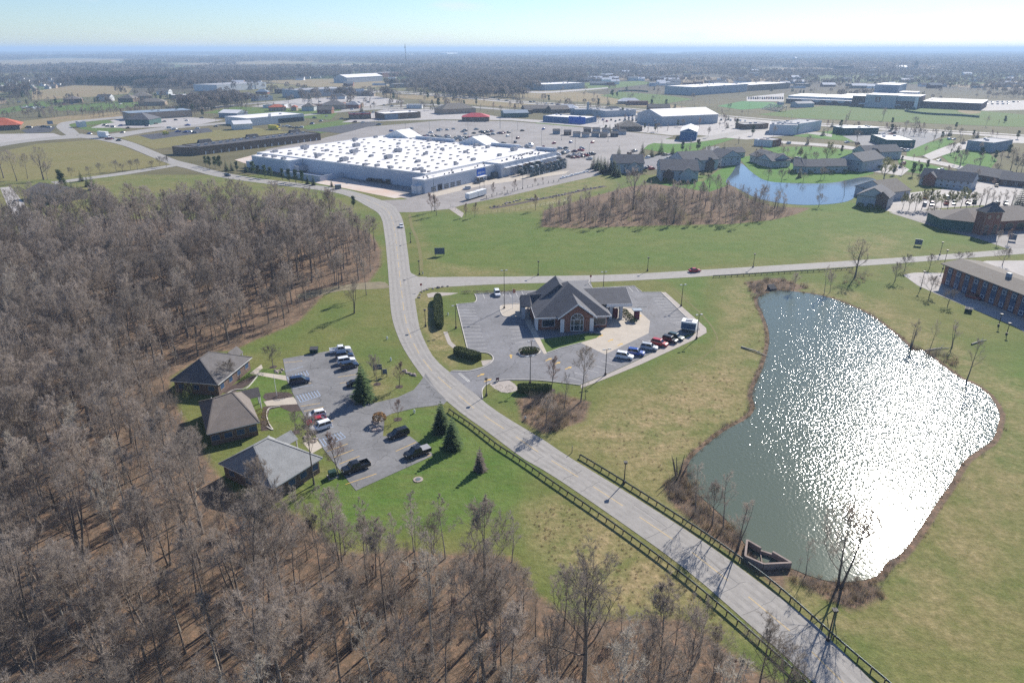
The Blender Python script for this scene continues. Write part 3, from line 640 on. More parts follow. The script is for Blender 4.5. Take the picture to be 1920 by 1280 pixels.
kerb([(1026,662),(1050,653),(1089,643)]); kerb([(1106,525),(1104,532),(1112,541)], 3); kerb([(1034,528),(1036,543)])
kerb([(427,737),(440,731),(462,728),(478,711),(483,705)], 4); kerb([(500,800),(512,806),(505,795),(500,778),(505,766),(525,762)], 4)
# rounded islands in the bank lot
isl = smooth(W([(972,663),(976,657),(990,654),(1008,655),(1014,659),(1008,665),(990,669),(977,669)]), 4, True)
b = MB(); b.prism(isl, .05, .2); b.build('planting_island', M['kerb'], kind='structure')
b = MB(); b.sheet(smooth(W([(974,663),(978,658),(990,655.5),(1006,656.5),(1011,659.5),(1006,664),(990,667),(979,667)]), 4, True), .205); b.build('island_bed', M['mulch'], kind='structure')
# haze over the whole country
b = MB(); b.box(-50000, -2500, -1.2, 50000, 50000, 108)
hm = bpy.data.materials.new('haze'); hm.use_nodes = True; t = hm.node_tree; t.nodes.clear()
o_ = t.nodes.new('ShaderNodeOutputMaterial'); pv = t.nodes.new('ShaderNodeVolumePrincipled')
pv.inputs['Color'].default_value = (.53, .73, 1, 1); pv.inputs['Density'].default_value = 1.55e-4; pv.inputs['Anisotropy'].default_value = .1
t.links.new(pv.outputs[0], o_.inputs['Volume'])
b.build('haze', hm, kind='stuff')
# ------------------------------------------------------------------ the big store
def frame_thing(name, label, cat, O, U, group=None, z=0):
    o, u = (at(*O) if not isinstance(O, Vector) else O), (at(*U) if not isinstance(U, Vector) else U)
    t = thing(name, label, cat, (o.x, o.y, z), math.atan2(u.y-o.y, u.x-o.x), group)
    return t, (u-o).length
def flat_roof(b, x0, y0, x1, y1, h, lip=.5, m=0, ml=None):
    """membrane with a parapet rim"""
    ml = m if ml is None else ml
    b.box(x0+.3, y0+.3, h-.3, x1-.3, y1-.3, h-lip, m)
def parapet(b, x0, y0, x1, y1, h, wd=.35, up=.0, m=0):
    z0, z1 = h-.55, h+up
    b.box(x0-.04, y0-.04, z0, x1+.04, y0+wd, z1, m); b.box(x0-.04, y1-wd, z0, x1+.04, y1+.04, z1, m)
    b.box(x0-.04, y0+wd, z0, x0+wd, y1-wd, z1, m); b.box(x1-wd, y0+wd, z0, x1+.04, y1-wd, z1, m)
def build_store():
    t, L = frame_thing('superstore', 'vast white-roofed single-storey superstore beside its big car park', 'store', (804,362), (1044,304))
    H1, H2 = 8.2, 7.2
    b = MB(); b.box(8, 9, 0, 127, 158, H1); b.box(-2, 112, 0, 7.95, 150, H1-.3); b.box(-3, 0, 0, 62, 8.95, H2); b.box(62.05, -4, 0, 127, 8.9, H1-.2)
    b.build('wall', M['store_wall'], t)
    b = MB()
    for (x0, y0, x1, y1, h) in ((8, 9, 127, 158, H1), (-2, 112, 7.95, 150, H1-.3), (-3, 0, 62, 8.95, H2), (62.05, -4, 127, 8.9, H1-.2)):
        b.box(x0+.2, y0+.2, h+.002, x1-.2, y1-.2, h+.06)
    b.build('roof', M['white_roof'], t)
    b = MB()
    for (x0, y0, x1, y1, h) in ((8, 9, 127, 158, H1), (-2, 112, 7.95, 150, H1-.3), (-3, 0, 62, 8.95, H2), (62.05, -4, 127, 8.9, H1-.2)): parapet(b, x0, y0, x1, y1, h, .4, .35)
    b.build('parapet', M['trim'], t)
    # front gables over the two entrances, the raised parapets between
    for v in (141, 66):
        b = MB(); b.hull([(122, v-12, H1), (139, v-12, 0), (139, v+12, 0), (122, v+12, H1)], [(122, v-12, H1+.4), (139, v-12, H1+.4), (139, v+12, H1+.4), (122, v+12, H1+.4)])
        b.poly([(124, v-13, H1+.4), (140, v-13, H1+.4), (140, v, H1+5.4), (124, v, H1+5.4)]); b.poly([(140, v+13, H1+.4), (124, v+13, H1+.4), (124, v, H1+5.4), (140, v, H1+5.4)])
        b.poly([(124, v+13, H1+.4), (124, v-13, H1+.4), (124, v, H1+5.4)]); b.poly([(140, v-13, H1+.4), (140, v+13, H1+.4), (140, v, H1+5.4)])
        b.build('entrance_gable', M['trim'], t)
    for v0, v1 in ((84, 122), (26, 50), (-4, 12)):
        b = MB(); b.box(125.5, v0, H1+.3, 127.2, v1, H1+2.2); b.build('raised_parapet', M['store_wall'], t)
    # rooftop plant
    ac = MB(); ac.box(-2, -1.2, .3, 2, 1.2, 1.8); ac.box(-2.6, -.8, .5, -2.05, .8, 1.4); ac.box(-1.8, -1, 0, 1.8, 1, .28)
    ac.tube([(-.9, 0, 1.8), (-.9, 0, 2)], .7, 8, 1); ac.tube([(.9, 0, 1.8), (.9, 0, 2)], .7, 8, 1)
    acm = ac.mesh('rooftop_unit', [M['ac'], M['steel']])
    r2 = random.Random(5)
    for i in range(7):
        for j in range(5):
            if r2.random() < .25: continue
            u = 16+j*25+r2.uniform(-4, 4); v = 18+i*22+r2.uniform(-5, 5)
            o = link('rooftop_unit', acm, t, (u, v, H1+.06)); s = r2.choice((.7, .8, 1, 1.25)); o.scale = (s, s, s)
    for u, v in ((12, 14), (14, 22), (11, 38), (12, 50), (10, 58), (0, 120), (2, 132), (1, 140)): o = link('rooftop_unit', acm, t, (u, v, (H1 if u > 8 else H1-.3)+.06)); o.scale = (.75,)*3
    b = MB()
    for i in range(19):
        for j in range(10):
            if r2.random() < .14: continue
            u, v = 14+j*11.8+r2.uniform(-.8, .8)+2.2*math.sin(i*.5+j), 13+i*7.7+j*3.1+r2.uniform(-1.2, 1.2)
            if v > 155: continue
            b.box(u-.7, v-.7, H1+.05, u+.7, v+.7, H1+.65); b.box(u+.7, v-.1, H1+.25, u+1.9, v+.1, H1+.45)
    for k in range(14): u, v = r2.uniform(0, 60), r2.uniform(1, 8); b.box(u-.3, v-.3, H2+.05, u+.3, v+.3, H2+.9)
    for k in range(26): u, v = r2.uniform(66, 125), r2.uniform(-2, 8); b.box(u-.4, v-.4, H1-.15, u+.4, v+.4, H1+.7)
    b.build('roof_vents', M['vent'], t, kind='stuff')
    # the tyre shop side
    b = MB(); b.box(43, -.18, 2.9, 51.5, .0, 6.9); s = b.build('sign_panel', M['bright_blue'], t)
    cu = bpy.data.curves.new('lettering', 'FONT'); cu.body = 'Auto Care'; cu.size = 1.5; cu.align_x = 'CENTER'; cu.extrude = .04
    cu.materials.append(M['white']); tmp = bpy.data.objects.new('lettering_curve', cu); tx = link('lettering', bpy.data.meshes.new_from_object(tmp), s, kind='stuff'); bpy.data.objects.remove(tmp)
    tx.location = (47.2, -.24, 4.3); tx.rotation_euler = (math.pi/2, 0, 0)
    dm = MB(); dm.box(-1.9, -.1, 0, 1.9, .05, 3.4); dmm = dm.mesh('garage_door', M['dark_roof'])
    link('garage_door', dmm, t, (9.5, -.0, 0))
    pm_ = MB()
    for k in range(3): pm_.box(-1.9, -.09, .4+k*.9, 1.9, .05, .95+k*.9)
    pmm = pm_.mesh('garage_door', M['glass'])
    for u in (4, 15, 20.5, 26): link('garage_door', pmm, t, (u, 0, 0))
    b = MB(); b.box(42, -2.6, 2.5, 50, -.2, 2.8)
    for u in (42.3, 49.7): b.box(u-.1, -2.5, 0, u+.1, -2.3, 2.5)
    b.build('entrance_canopy', M['trim'], t)
    b = MB(); b.box(43, -.06, 0, 49, .03, 2.4); b.build('door', M['glass'], t)
    b = MB(); b.box(57, -2.2, 0, 61, -.05, 3.4); b.build('meter_cabinet', M['steel'], t)
    b = MB(); b.box(62.4, -4.1, .4, 66.6, -4.02, 5.2); b.box(67.2, -4.1, .4, 71.6, -4.02, 5.2); b.build('sliding_door', M['pale_wall'], t)
    # rear: dock, bin enclosure, high vents
    b = MB(); b.box(-9.5, 76, 0, -.0, 111.9, 1.3); b.box(-10, 75.6, 0, -9.55, 111.9, 3.2); b.box(-9.5, 75.6, 0, 7.9, 75.95, 3.2); b.build('dock_wall', M['store_wall'], t)
    b = MB(); b.box(1, 108, 1.35, 7.9, 111.9, 4.5); b.build('dock_shelter', M['ac'], t)
    b = MB(); b.box(-1.2, 150.2, 0, 7.9, 158, 4); b.build('dock_shelter', M['store_wall'], t)
    b = MB(); b.box(-6, 2, 0, -3.02, 3, 4.2); b.box(-6, 6.6, 0, -3.02, 7, 4.2); b.box(-6.3, 2, 4.2, -3.02, 7, 4.4); b.box(-6.2, 3.1, 0, -6.05, 6.5, 4.0); b.build('rear_porch', M['trim'], t)
    vm = MB(); vm.box(-.04, -1.4, 0, .02, 1.4, .45); vmm = vm.mesh('scupper', M['white'])
    for v in (16, 26, 27.5+3, 42, 45.5, 58, 61.5, 70): link('scupper', vmm, t, (7.97, v, 6.7))
    for v in (116, 124, 137, 145): link('scupper', vmm, t, (-2.03, v, 6.6))
    b = MB(); r3 = random.Random(2)
    for k in range(12): v = 36+k*1.6; b.box(6.4, v, 0, 7.6, v+1.0, r3.uniform(1.2, 2.6))
    b.build('stacked_pallets', M['wood_post'], t, kind='stuff')
    b = MB()
    for k in range(9): u = 65+k*7; b.box(u, -6, 5.2, u+5.6, -4.02, 5.5, 0)
    b.build('awning', M['trim'], t)
    # garden yard: steel racks of pallets outside the side wall
    for k in range(12):
        u0 = 74+k*4.6 if k < 6 else 71.5+(k-6)*7.4; v0 = -10.5 if k < 6 else -19
        r_ = thing('storage_rack', ('tall blue-grey steel rack loaded with pallets along the store wall' if k < 6 else 'tall blue-grey steel pallet rack out in the garden yard'), 'storage rack',
                   loc_of(t, u0, v0), t.rotation_euler.z, 'steel racks of the store garden yard')
        Lr = 4.2 if k < 6 else 7.0
        f = MB(); nb = 3 if k < 6 else 5
        for q in range(nb+1):
            x = Lr*q/nb
            for y in (0, 2.2): f.box(x-.09, y-.09, 0, x+.09, y+.09, 5.4)
        for z in (1.7, 3.4, 5.1):
            for y in (0, 2.2): f.box(0, y-.07, z-.12, Lr, y+.07, z)
        f.build('rack_frame', M['rackblue'], r_)
        g = MB(); rr = random.Random(k)
        for z in (0, 1.72, 3.42, 5.12):
            x = .2
            while x < Lr-1.2:
                if rr.random() < .72: hh = rr.uniform(.7, 1.45); g.box(x, .15, z+.02, x+1.1, 2.0, z+hh, rr.randrange(4))
                x += 1.3
        g.build('wrapped_pallets', [M['goods'], M['white'], M['bin_green'], M['wood_post']], r_, kind='stuff')
    # front lawn-goods pallets by the yard
    r4 = random.Random(8)
    for k in range(16):
        p = at(1052+k*3.3, 335.5-k*.85); q = thing('pallet_stack', 'white bagged goods on a pallet along the kerb past the racks', 'pallet', (p.x, p.y, 0), .6, 'bagged pallets along the store drive')
        g = MB(); g.box(-.6, -.5, .15, .6, .5, r4.uniform(.8, 1.4)); g.build('bags', M['white'], q); g = MB(); g.box(-.62, -.52, 0, .62, .52, .14); g.build('pallet', M['wood_post'], q)
M['vent'] = pm('roof_vent_metal', (.2, .2, .21), .6, .2, .6)
M['rackblue'] = pm('rack_blue_steel', (.06, .12, .15), .6, .2, 1)
def loc_of(t, u, v, z=0):
    a = t.rotation_euler.z
    return Vector((t.location.x+u*math.cos(a)-v*math.sin(a), t.location.y+u*math.sin(a)+v*math.cos(a), z))
build_store()

# ------------------------------------------------------------------ generic buildings
def win_mesh(wd, ht, frame, pane):
    f = MB(); f.box(-wd/2, -.06, 0, -wd/2+.1, .02, ht); f.box(wd/2-.1, -.06, 0, wd/2, .02, ht); f.box(-wd/2+.1, -.06, 0, wd/2-.1, .02, .1); f.box(-wd/2+.1, -.06, ht-.1, wd/2-.1, .02, ht)
    g = MB(); g.box(-wd/2+.1, -.03, .1, wd/2-.1, .015, ht-.1)
    return f.mesh('window', frame), g.mesh('pane', pane)
def house(name, label, cat, O, U, D, h, roof='gable', rh=2.5, wall='siding', rmat='shingle_slate', wins=(0, 0), floors=1, over=.5, group=None, ridge='u', ww=1.3, wh=1.3, panes=True, door=False, acs=0, parap=True, band=None):
    t, L = frame_thing(name, label, cat, O, U, group)
    b = MB(); b.box(0, 0, -.02, L, D, h); b.build('wall', M[wall], t)
    rm = M[rmat]; b = MB(); e = over
    if roof == 'flat':
        if parap:
            b.box(.25, .25, h+.003, L-.25, D-.25, h+.07); b.build('roof', rm, t)
            b = MB(); parapet(b, 0, 0, L, D, h, .28, .4); b.build('parapet', M[band or wall], t)
        else:
            b.box(-e, -e, h+.003, L+e, D+e, h+.4); b.build('roof', rm, t)
        r = random.Random(int(L*100))
        for k in range(acs):
            q = MB(); x, y = r.uniform(1.5, L-3.5), r.uniform(1.5, max(1.6, D-3)); q.box(0, 0, 0, 2.2, 1.6, 1.2); q.build('rooftop_unit', M['ac'], t, loc=(x, y, h+.07))
    else:
        x0, x1, y0, y1 = -e, L+e, -e, D+e; z0 = h+.003
        if roof == 'gable':
            if ridge == 'u': rp = [(x0, D/2), (x1, D/2)]
            else: rp = [(L/2, y0), (L/2, y1)]
        else:
            k = min(L, D)/2
            rp = [(L/2-max(L/2-k, .2), D/2), (L/2+max(L/2-k, .2), D/2)] if L >= D else [(L/2, D/2-max(D/2-k, .2)), (L/2, D/2+max(D/2-k, .2))]
        th = .22; zr = h+rh
        ca = [(x0, y0), (x1, y0), (x1, y1), (x0, y1)]
        c = [(x, y, z0+th) for x, y in ca]; lo = [(x, y, z0) for x, y in ca]
        r0, r1 = (rp[0][0], rp[0][1], zr+th), (rp[1][0], rp[1][1], zr+th)
        if ridge == 'u' or (roof == 'hip' and L >= D):
            b.poly([c[0], c[1], r1, r0]); b.poly([c[2], c[3], r0, r1]); b.poly([c[3], c[0], r0]); b.poly([c[1], c[2], r1])
        else:
            b.poly([c[1], c[2], r1, r0]); b.poly([c[3], c[0], r0, r1]); b.poly([c[0], c[1], r0]); b.poly([c[2], c[3], r1])
        b.poly(lo[::-1])
        for k in range(4): b.quad(lo[k], lo[(k+1) % 4], c[(k+1) % 4], c[k], 0)
        b.build('roof', rm, t)
        if roof == 'gable':      # wall material shows in the gable ends, set just inside the roof's own face
            for x, y in ((x0-.02, y0-.02), (x1+.02, y1+.02)):
                g = MB()
                if ridge == 'u': g.hull([(x-.01, .3, z0+th), (x-.01, D-.3, z0+th), (x-.01, D/2, zr-.15)], [(x+.01, .3, z0+th), (x+.01, D-.3, z0+th), (x+.01, D/2, zr-.15)])
                else: g.hull([(.3, y-.01, z0+th), (L-.3, y-.01, z0+th), (L/2, y-.01, zr-.15)], [(.3, y+.01, z0+th), (L-.3, y+.01, z0+th), (L/2, y+.01, zr-.15)])
                g.build('gable_end', M[wall], t)
    wf, wp = win_mesh(ww, wh, M['trim'], M['glass'])
    fh = h/floors
    def put(x, y, rz, z):
        o = link('window', wf, t, (x, y, z), rz=rz)
        if panes: link('pane', wp, o)
    for fl in range(floors):
        z = fl*fh+max(.8, (fh-wh)*.45) if fh-wh > .8 else fl*fh+.3
        for k in range(wins[0]): put(L*(k+.5)/wins[0], 0, 0, z)
        for k in range(wins[1]): put(0, D*(k+.5)/wins[1], -math.pi/2, z); put(L, D*(k+.5)/wins[1], math.pi/2, z)
    if door:
        q = MB(); q.box(L*.5-.6, -.07, 0, L*.5+.6, .02, 2.2); q.build('door', M['green_wall'], t)
    return t, L
def px_house(name, label, cat, O, U, D, topy, **k):
    h = max(2.6, height_at(O, topy)); return house(name, label, cat, O, U, D, h, **k)

# brick strip of shops behind the store
t, L = frame_thing('shop_strip', 'long brown block shop strip with dark flat roof behind the superstore', 'shops', (377,291), (602,263))
b = MB(); b.box(0, 0, 0, L, 24, 5.4); b.prism([(-.05, 0), (-8, 12), (-8, 24), (-.05, 24)], 0, 5.4); b.build('wall', M['brown_wall'], t)
b = MB(); b.box(.4, .4, 5.41, L-.4, 23.6, 5.5); b.prism([(-.4, 1), (-7.5, 12.2), (-7.5, 23.6), (-.4, 23.6)], 5.41, 5.5); b.build('roof', M['dark_roof'], t)
b = MB(); parapet(b, 0, 0, L, 24, 5.4, .3, .5); b.build('parapet', M['brown_wall'], t)
for k in range(3):
    b = MB(); x = 12+k*42; b.hull([(x, 21, 5.5), (x+12, 21, 5.5), (x+12, 24.2, 5.5), (x, 24.2, 5.5)], [(x+1.5, 22, 8), (x+10.5, 22, 8), (x+10.5, 24.2, 8), (x+1.5, 24.2, 8)]); b.build('raised_entrance', M['dark_roof'], t)
q = MB(); q.box(0, 0, 0, 2, 1.6, 1.2); qm = q.mesh('rooftop_unit', M['ac'])
for k in range(16): link('rooftop_unit', qm, t, (4+k*6.7, 9+(k*37 % 9), 5.5))
q = MB(); q.box(-.5, -.08, 0, .5, .02, 2.2); qm = q.mesh('door', M['pale_wall'])
for k in range(17): link('door', qm, t, (4+k*6.4, 0, 0))

# ------------------------------------------------------------------ the bank
def build_bank():
    t, L = frame_thing('bank', 'red brick bank with steep dark roofs, arched window and drive-through canopy', 'bank', (1010,622.5), (1133,618))
    br = M['brick']; tr = M['trim']; rf = M['shingle_slate']
    b = MB(); b.box(0, 1.5, 0, 19.4, 20, 3.6); b.box(-.9, 9.5, 0, -.03, 19, 3.6); b.build('wall', br, t)
    # roof: tall hip with a second gabled wing behind
    def hip(b, x0, y0, x1, y1, z0, apx, apy0, apy1, z1, th=.3):
        c = [(x0, y0, z0+th), (x1, y0, z0+th), (x1, y1, z0+th), (x0, y1, z0+th)]; lo = [(p[0], p[1], z0) for p in c]; r0, r1 = (apx, apy0, z1), (apx, apy1, z1)
        b.poly([c[0], c[1], r0]); b.poly([c[1], c[2], r1, r0]); b.poly([c[2], c[3], r1]); b.poly([c[3], c[0], r0, r1]); b.poly(lo[::-1])
    b = MB(); hip(b, -1, .6, 20.4, 21, 3.61, 10, 11, 12.5, 10.4); b.build('roof', rf, t)
    b = MB(); b.poly([(0, 19, 4.2), (0, 11, 4.2), (7.4, 11, 10.1), (7.4, 19, 10.1)]); b.poly([(15, 11, 4.2), (15, 19, 4.2), (7.4, 19, 10.1), (7.4, 11, 10.1)]); b.poly([(15, 19, 4.2), (0, 19, 4.2), (7.4, 19, 10.1)]); b.poly([(0, 11, 4.2), (15, 11, 4.2), (7.4, 11, 10.1)]); b.build('rear_gable_roof', rf, t)
    b = MB(); b.box(-1.06, .54, 3.55, 20.46, .6, 3.95); b.box(-1.06, .6, 3.55, -1.0, 21.06, 3.95); b.box(20.4, .6, 3.55, 20.46, 21.06, 3.95); b.build('fascia', tr, t)
    # front gable
    g = MB(); x0, x1, xc, y0 = 5.4, 15.6, 10.5, -.8
    g.prism([(x0+.6, y0), (x1-.6, y0), (x1-.6, 1.45), (x0+.6, 1.45)], 0, 4.2); g.hull([(x0+.6, y0, 4.2), (x1-.6, y0, 4.2), (xc, y0, 7.6)], [(x0+.6, 1.45, 4.2), (x1-.6, 1.45, 4.2), (xc, 1.45, 7.6)])
    g.build('front_gable', br, t)
    b = MB(); z0, z1 = 4.1, 8.1
    for s in (-1, 1):
        e = xc+s*5.4; b.hull([(e, y0-.7, z0), (xc, y0-.7, z1), (xc, 8, z1), (e, 1, z0)], [(e, y0-.7, z0+.25), (xc, y0-.7, z1+.25), (xc, 8, z1+.25), (e, 1, z0+.25)])
    b.build('gable_roof', rf, t)
    b = MB()
    for s in (-1, 1):
        e = xc+s*5.45; b.hull([(e, y0-.78, z0-.1), (xc, y0-.78, z1-.05), (xc, y0-.72, z1-.05), (e, y0-.72, z0-.1)], [(e, y0-.78, z0+.35), (xc, y0-.78, z1+.4), (xc, y0-.72, z1+.4), (e, y0-.72, z0+.35)])
    b.build('rake_board', tr, t)
    # arched window with bars
    a = [(xc-1.75, 0.35)]+[(xc-1.75*math.cos(k*math.pi/14), 3.7+1.75*math.sin(k*math.pi/14)) for k in range(15)]+[(xc+1.75, .35)]
    b = MB(); b.hull([(x, y0-.1, z) for x, z in a], [(x, y0+.02, z) for x, z in a]); wd = b.build('arched_window', M['glass'], t)
    b = MB()
    for x in (-1.75, -.85, .85, 1.75): b.box(xc+x-.06, y0-.17, .35, xc+x+.06, y0-.1, 3.7)
    for z in (.35, 2, 3.7): b.box(xc-1.8, y0-.165, z-.06, xc+1.8, y0-.11, z+.06)
    for k in range(1, 4): b.beam((xc, y0-.14, 3.7), (xc-1.75*math.cos(k*math.pi/4), y0-.14, 3.7+1.75*math.sin(k*math.pi/4)), .08, .08)
    for k in range(14): b.beam((xc-1.8*math.cos(k*math.pi/14), y0-.14, 3.7+1.8*math.sin(k*math.pi/14)), (xc-1.8*math.cos((k+1)*math.pi/14), y0-.14, 3.7+1.8*math.sin((k+1)*math.pi/14)), .12, .12)
    b.build('window_bars', tr, wd)
    for x in (xc-4.1, xc+4.1):
        b = MB(); b.box(x-.55, y0-.15, 0, x+.55, y0+.0-.003, 3.95); b.build('pilaster', tr, t)
    wf, wp = win_mesh(3.6, 2.1, tr, M['glass'])
    for x in (2.9, 17.4): o = link('window', wf, t, (x, 1.5, .9)); link('pane', wp, o)
    wf, wp = win_mesh(1.6, 1.8, tr, M['glass'])
    for y in (4, 7, 16): o = link('window', wf, t, (0 if y < 9 else -.9, y, .9), rz=-math.pi/2); link('pane', wp, o)
    # left porch
    b = MB(); b.hull([(-3.6, 10, 3.7), (-1.1, 10, 3.7), (-1.1, 17, 3.7), (-3.6, 17, 3.7)], [(-3.6, 10, 4.0), (-1.1, 10, 4.0), (-1.1, 17, 4.0), (-3.6, 17, 4.0)]); b.hull([(-3.6, 10, 4.0), (-1.0, 10, 4.0), (1.5, 13.5, 4.0), (-1.0, 17, 4.0), (-3.6, 17, 4.0)], [(-3.6, 13.4, 6.3), (-1, 13.4, 6.3), (3, 13.5, 6.3), (-1, 13.6, 6.3), (-3.6, 13.6, 6.3)]); b.build('porch_roof', rf, t)
    for y in (10.6, 16.4):
        b = MB(); b.box(-3.5, y-.45, 0, -2.6, y+.45, 3.68); b.build('porch_column', M['grey_wall'], t)
    b = MB(); b.box(-.16, 11, 0, -.03-.87-.01, 12, 0.01); b = MB(); b.box(-.97, 12.4, 0, -.9, 14.6, 2.5); b.build('door', M['glass'], t)
    # white side bay at the front left corner
    b = MB(); b.box(-.55, 1.2, 0, -.03, 5.2, 3.55); b.build('side_bay', tr, t)
    # drive-through canopy
    cx0, cx1, f, k_, r = 14, 27.9, 7.0, 22, 14.5
    b = MB(); b.poly([(cx0, f, 4.9), (cx1, f, 4.9), (cx1, r, 7.3), (cx0, r, 7.3)]); b.poly([(cx1, k_, 4.9), (cx0, k_, 4.9), (cx0, r, 7.3), (cx1, r, 7.3)])
    b.build('canopy_roof', rf, t)
    b = MB(); b.box(20.45, f-.06, 4.1, cx1, f, 4.95); b.box(cx1, f, 4.1, cx1+.06, k_, 4.95); b.box(20.5, k_, 4.1, cx1, k_+.06, 4.95); b.hull([(cx1, f, 4.95), (cx1, k_, 4.95), (cx1, r, 7.28)], [(cx1+.05, f, 4.95), (cx1+.05, k_, 4.95), (cx1+.05, r, 7.28)]); b.box(20.5, f+.02, 4.05, cx1-.02, k_-.02, 4.1); b.build('canopy_fascia', tr, t)
    for x, y in ((21.9, 7.7), (24.9, 7.7), (27.8, 7.7), (21.9, 20.6), (24.9, 20.6), (27.8, 20.6)):
        if x > 27 and y < 9: continue
        b = MB(); b.box(x-.45, y-.45, .16, x+.45, y+.45, 4.04); b.build('canopy_column', M['grey_wall'], t)
    for x in (21.9, 24.9):
        b = MB(); b.box(x-.8, 6.6, .06, x+.8, 21.4, .16); b.build('lane_island', M['pale_concrete'], t)
    # drive-up machine and the lane sign under the canopy
    for x, y in ((23.6, 9), (29.6, 7.4)):
        p = loc_of(t, x, y); q = thing('teller_machine', 'purple drive-up banking machine ' + ('under the canopy' if x < 25 else 'with pale roof beyond the canopy end'), 'cash machine', (p.x, p.y, .06), t.rotation_euler.z)
        b = MB(); b.box(-.7, -.6, 0, .7, .6, 2.6); b.build('body', M['shrub_red'], q)
        if x > 25: b = MB(); b.box(-1.3, -1, 2.62, 1.3, 1, 2.85); b.build('roof', M['blue_grey_roof'], q)
    return t
bank = build_bank()

# ------------------------------------------------------------------ brick offices with hip roofs
def office(label, Lp, Fp, Rp, ridge_z, rmat, wall, wins_left, wins_right, r0, r1, porch=None, z=3.1):
    """hip roof from its left, front and right eave corners, as they stand"""
    a, f, r = at(*Lp, z), at(*Fp, z), at(*Rp, z)
    # square the plan: u runs front corner -> right corner
    u = (r-f); Lu = u.length; u.normalize(); v = Vector((-u.y, u.x, 0)); D = (a-f).dot(v)
    t = thing('office_house', label, 'building', (f.x, f.y, 0), math.atan2(u.y, u.x), 'brick hip-roofed offices by the wood')
    o = .55
    b = MB(); b.box(o, o, -.02, Lu-o, D-o, z-.15); b.build('wall', M[wall], t)
    c = [(0, 0, z), (Lu, 0, z), (Lu, D, z), (0, D, z)]; lo = [(x, y, z-.18) for x, y, q in c]; P, Q = (r0[0]*Lu, r0[1]*D, ridge_z), (r1[0]*Lu, r1[1]*D, ridge_z)
    b = MB(); b.poly([c[0], c[1], Q, P]); b.poly([c[1], c[2], Q]); b.poly([c[2], c[3], P, Q]); b.poly([c[3], c[0], P]); b.poly(lo[::-1]); rf = b.build('roof', M[rmat], t)
    b = MB()
    for k in range(4): b.quad(lo[k], lo[(k+1) % 4], c[(k+1) % 4], c[k])
    b.build('gutter', M['trim'] if porch else M['tan_wall'], t)
    b = MB(); b.beam(Vector(P)+Vector((0, 0, .02)), Vector(Q)+Vector((0, 0, .02)), .35, .1)
    for e, k in ((P, 0), (P, 3), (Q, 1), (Q, 2)): b.beam(Vector(e)+Vector((0, 0, .01)), Vector(c[k])+Vector((0, 0, .03)), .3, .08)
    b.build('ridge_cap', M[rmat], rf)
    vm = MB(); vm.tube([(0, 0, 0), (0, 0, .5)], .1, 6); vmm = vm.mesh('vent_pipe', M['white'])
    for k in range(4): link('vent_pipe', vmm, rf, ((.25+.1*k)*Lu, .72*D-k*.3, z+(ridge_z-z)*.55))
    wf, wp = win_mesh(1.7, 1.4, M['tan_wall'], M['blue_glass'])
    for k in range(wins_left): q = link('window', wf, t, (o, D*(k+.6)/(wins_left+.2), .95), rz=-math.pi/2); link('pane', wp, q)
    for k in range(wins_right): q = link('window', wf, t, (Lu*(k+.6)/(wins_right+.2), o, .95)); link('pane', wp, q)
    if porch:
        x, y, d = porch; x *= Lu; y *= D
        b = MB(); b.poly([(x, y-d, z), (x+d*1.6, y-d, z), (x+d*1.6, y, z+1.5), (x-d, y, z+1.5)]); b.poly([(x+d*1.6, y+d, z), (x, y+d, z), (x-d, y, z+1.5), (x+d*1.6, y, z+1.5)]); b.poly([(x+d*1.6, y-d, z), (x+d*1.6, y+d, z), (x+d*1.6, y, z+1.5)]); b.poly([(x, y-d, z-.05), (x, y+d, z-.05), (x+d*1.6, y+d, z-.05), (x+d*1.6, y-d, z-.05)]); b.build('porch_roof', M[rmat], t)
        for s in (-1, 1): b = MB(); b.tube([(x+d*1.45, y+s*d*.8, 0), (x+d*1.45, y+s*d*.8, z-.06)], .14, 8); b.build('porch_post', M['trim'], t)
    return t
office('brown-roofed brick office furthest up the row, nearest the lawn and dumpster', (321,712), (409,721), (473,669.5), 6.6, 'shingle_dark', 'brown_brick', 3, 4, (.35, .6), (.62, .6), (1.0, .45, 1.6))
office('brown-roofed brick office in the middle of the row of three', (366,753.6), (388,814), (487,791), 6.4, 'shingle_brown', 'brown_brick', 2, 4, (.28, .55), (.66, .62), (.95, .85, 1.7))
office('pale grey roofed brick office at the near end of the row', (414,866), (512,916), (605,857.7), 6.8, 'shingle_pale', 'brown_brick', 3, 4, (.33, .6), (.6, .6), (.95, .72, 1.7))

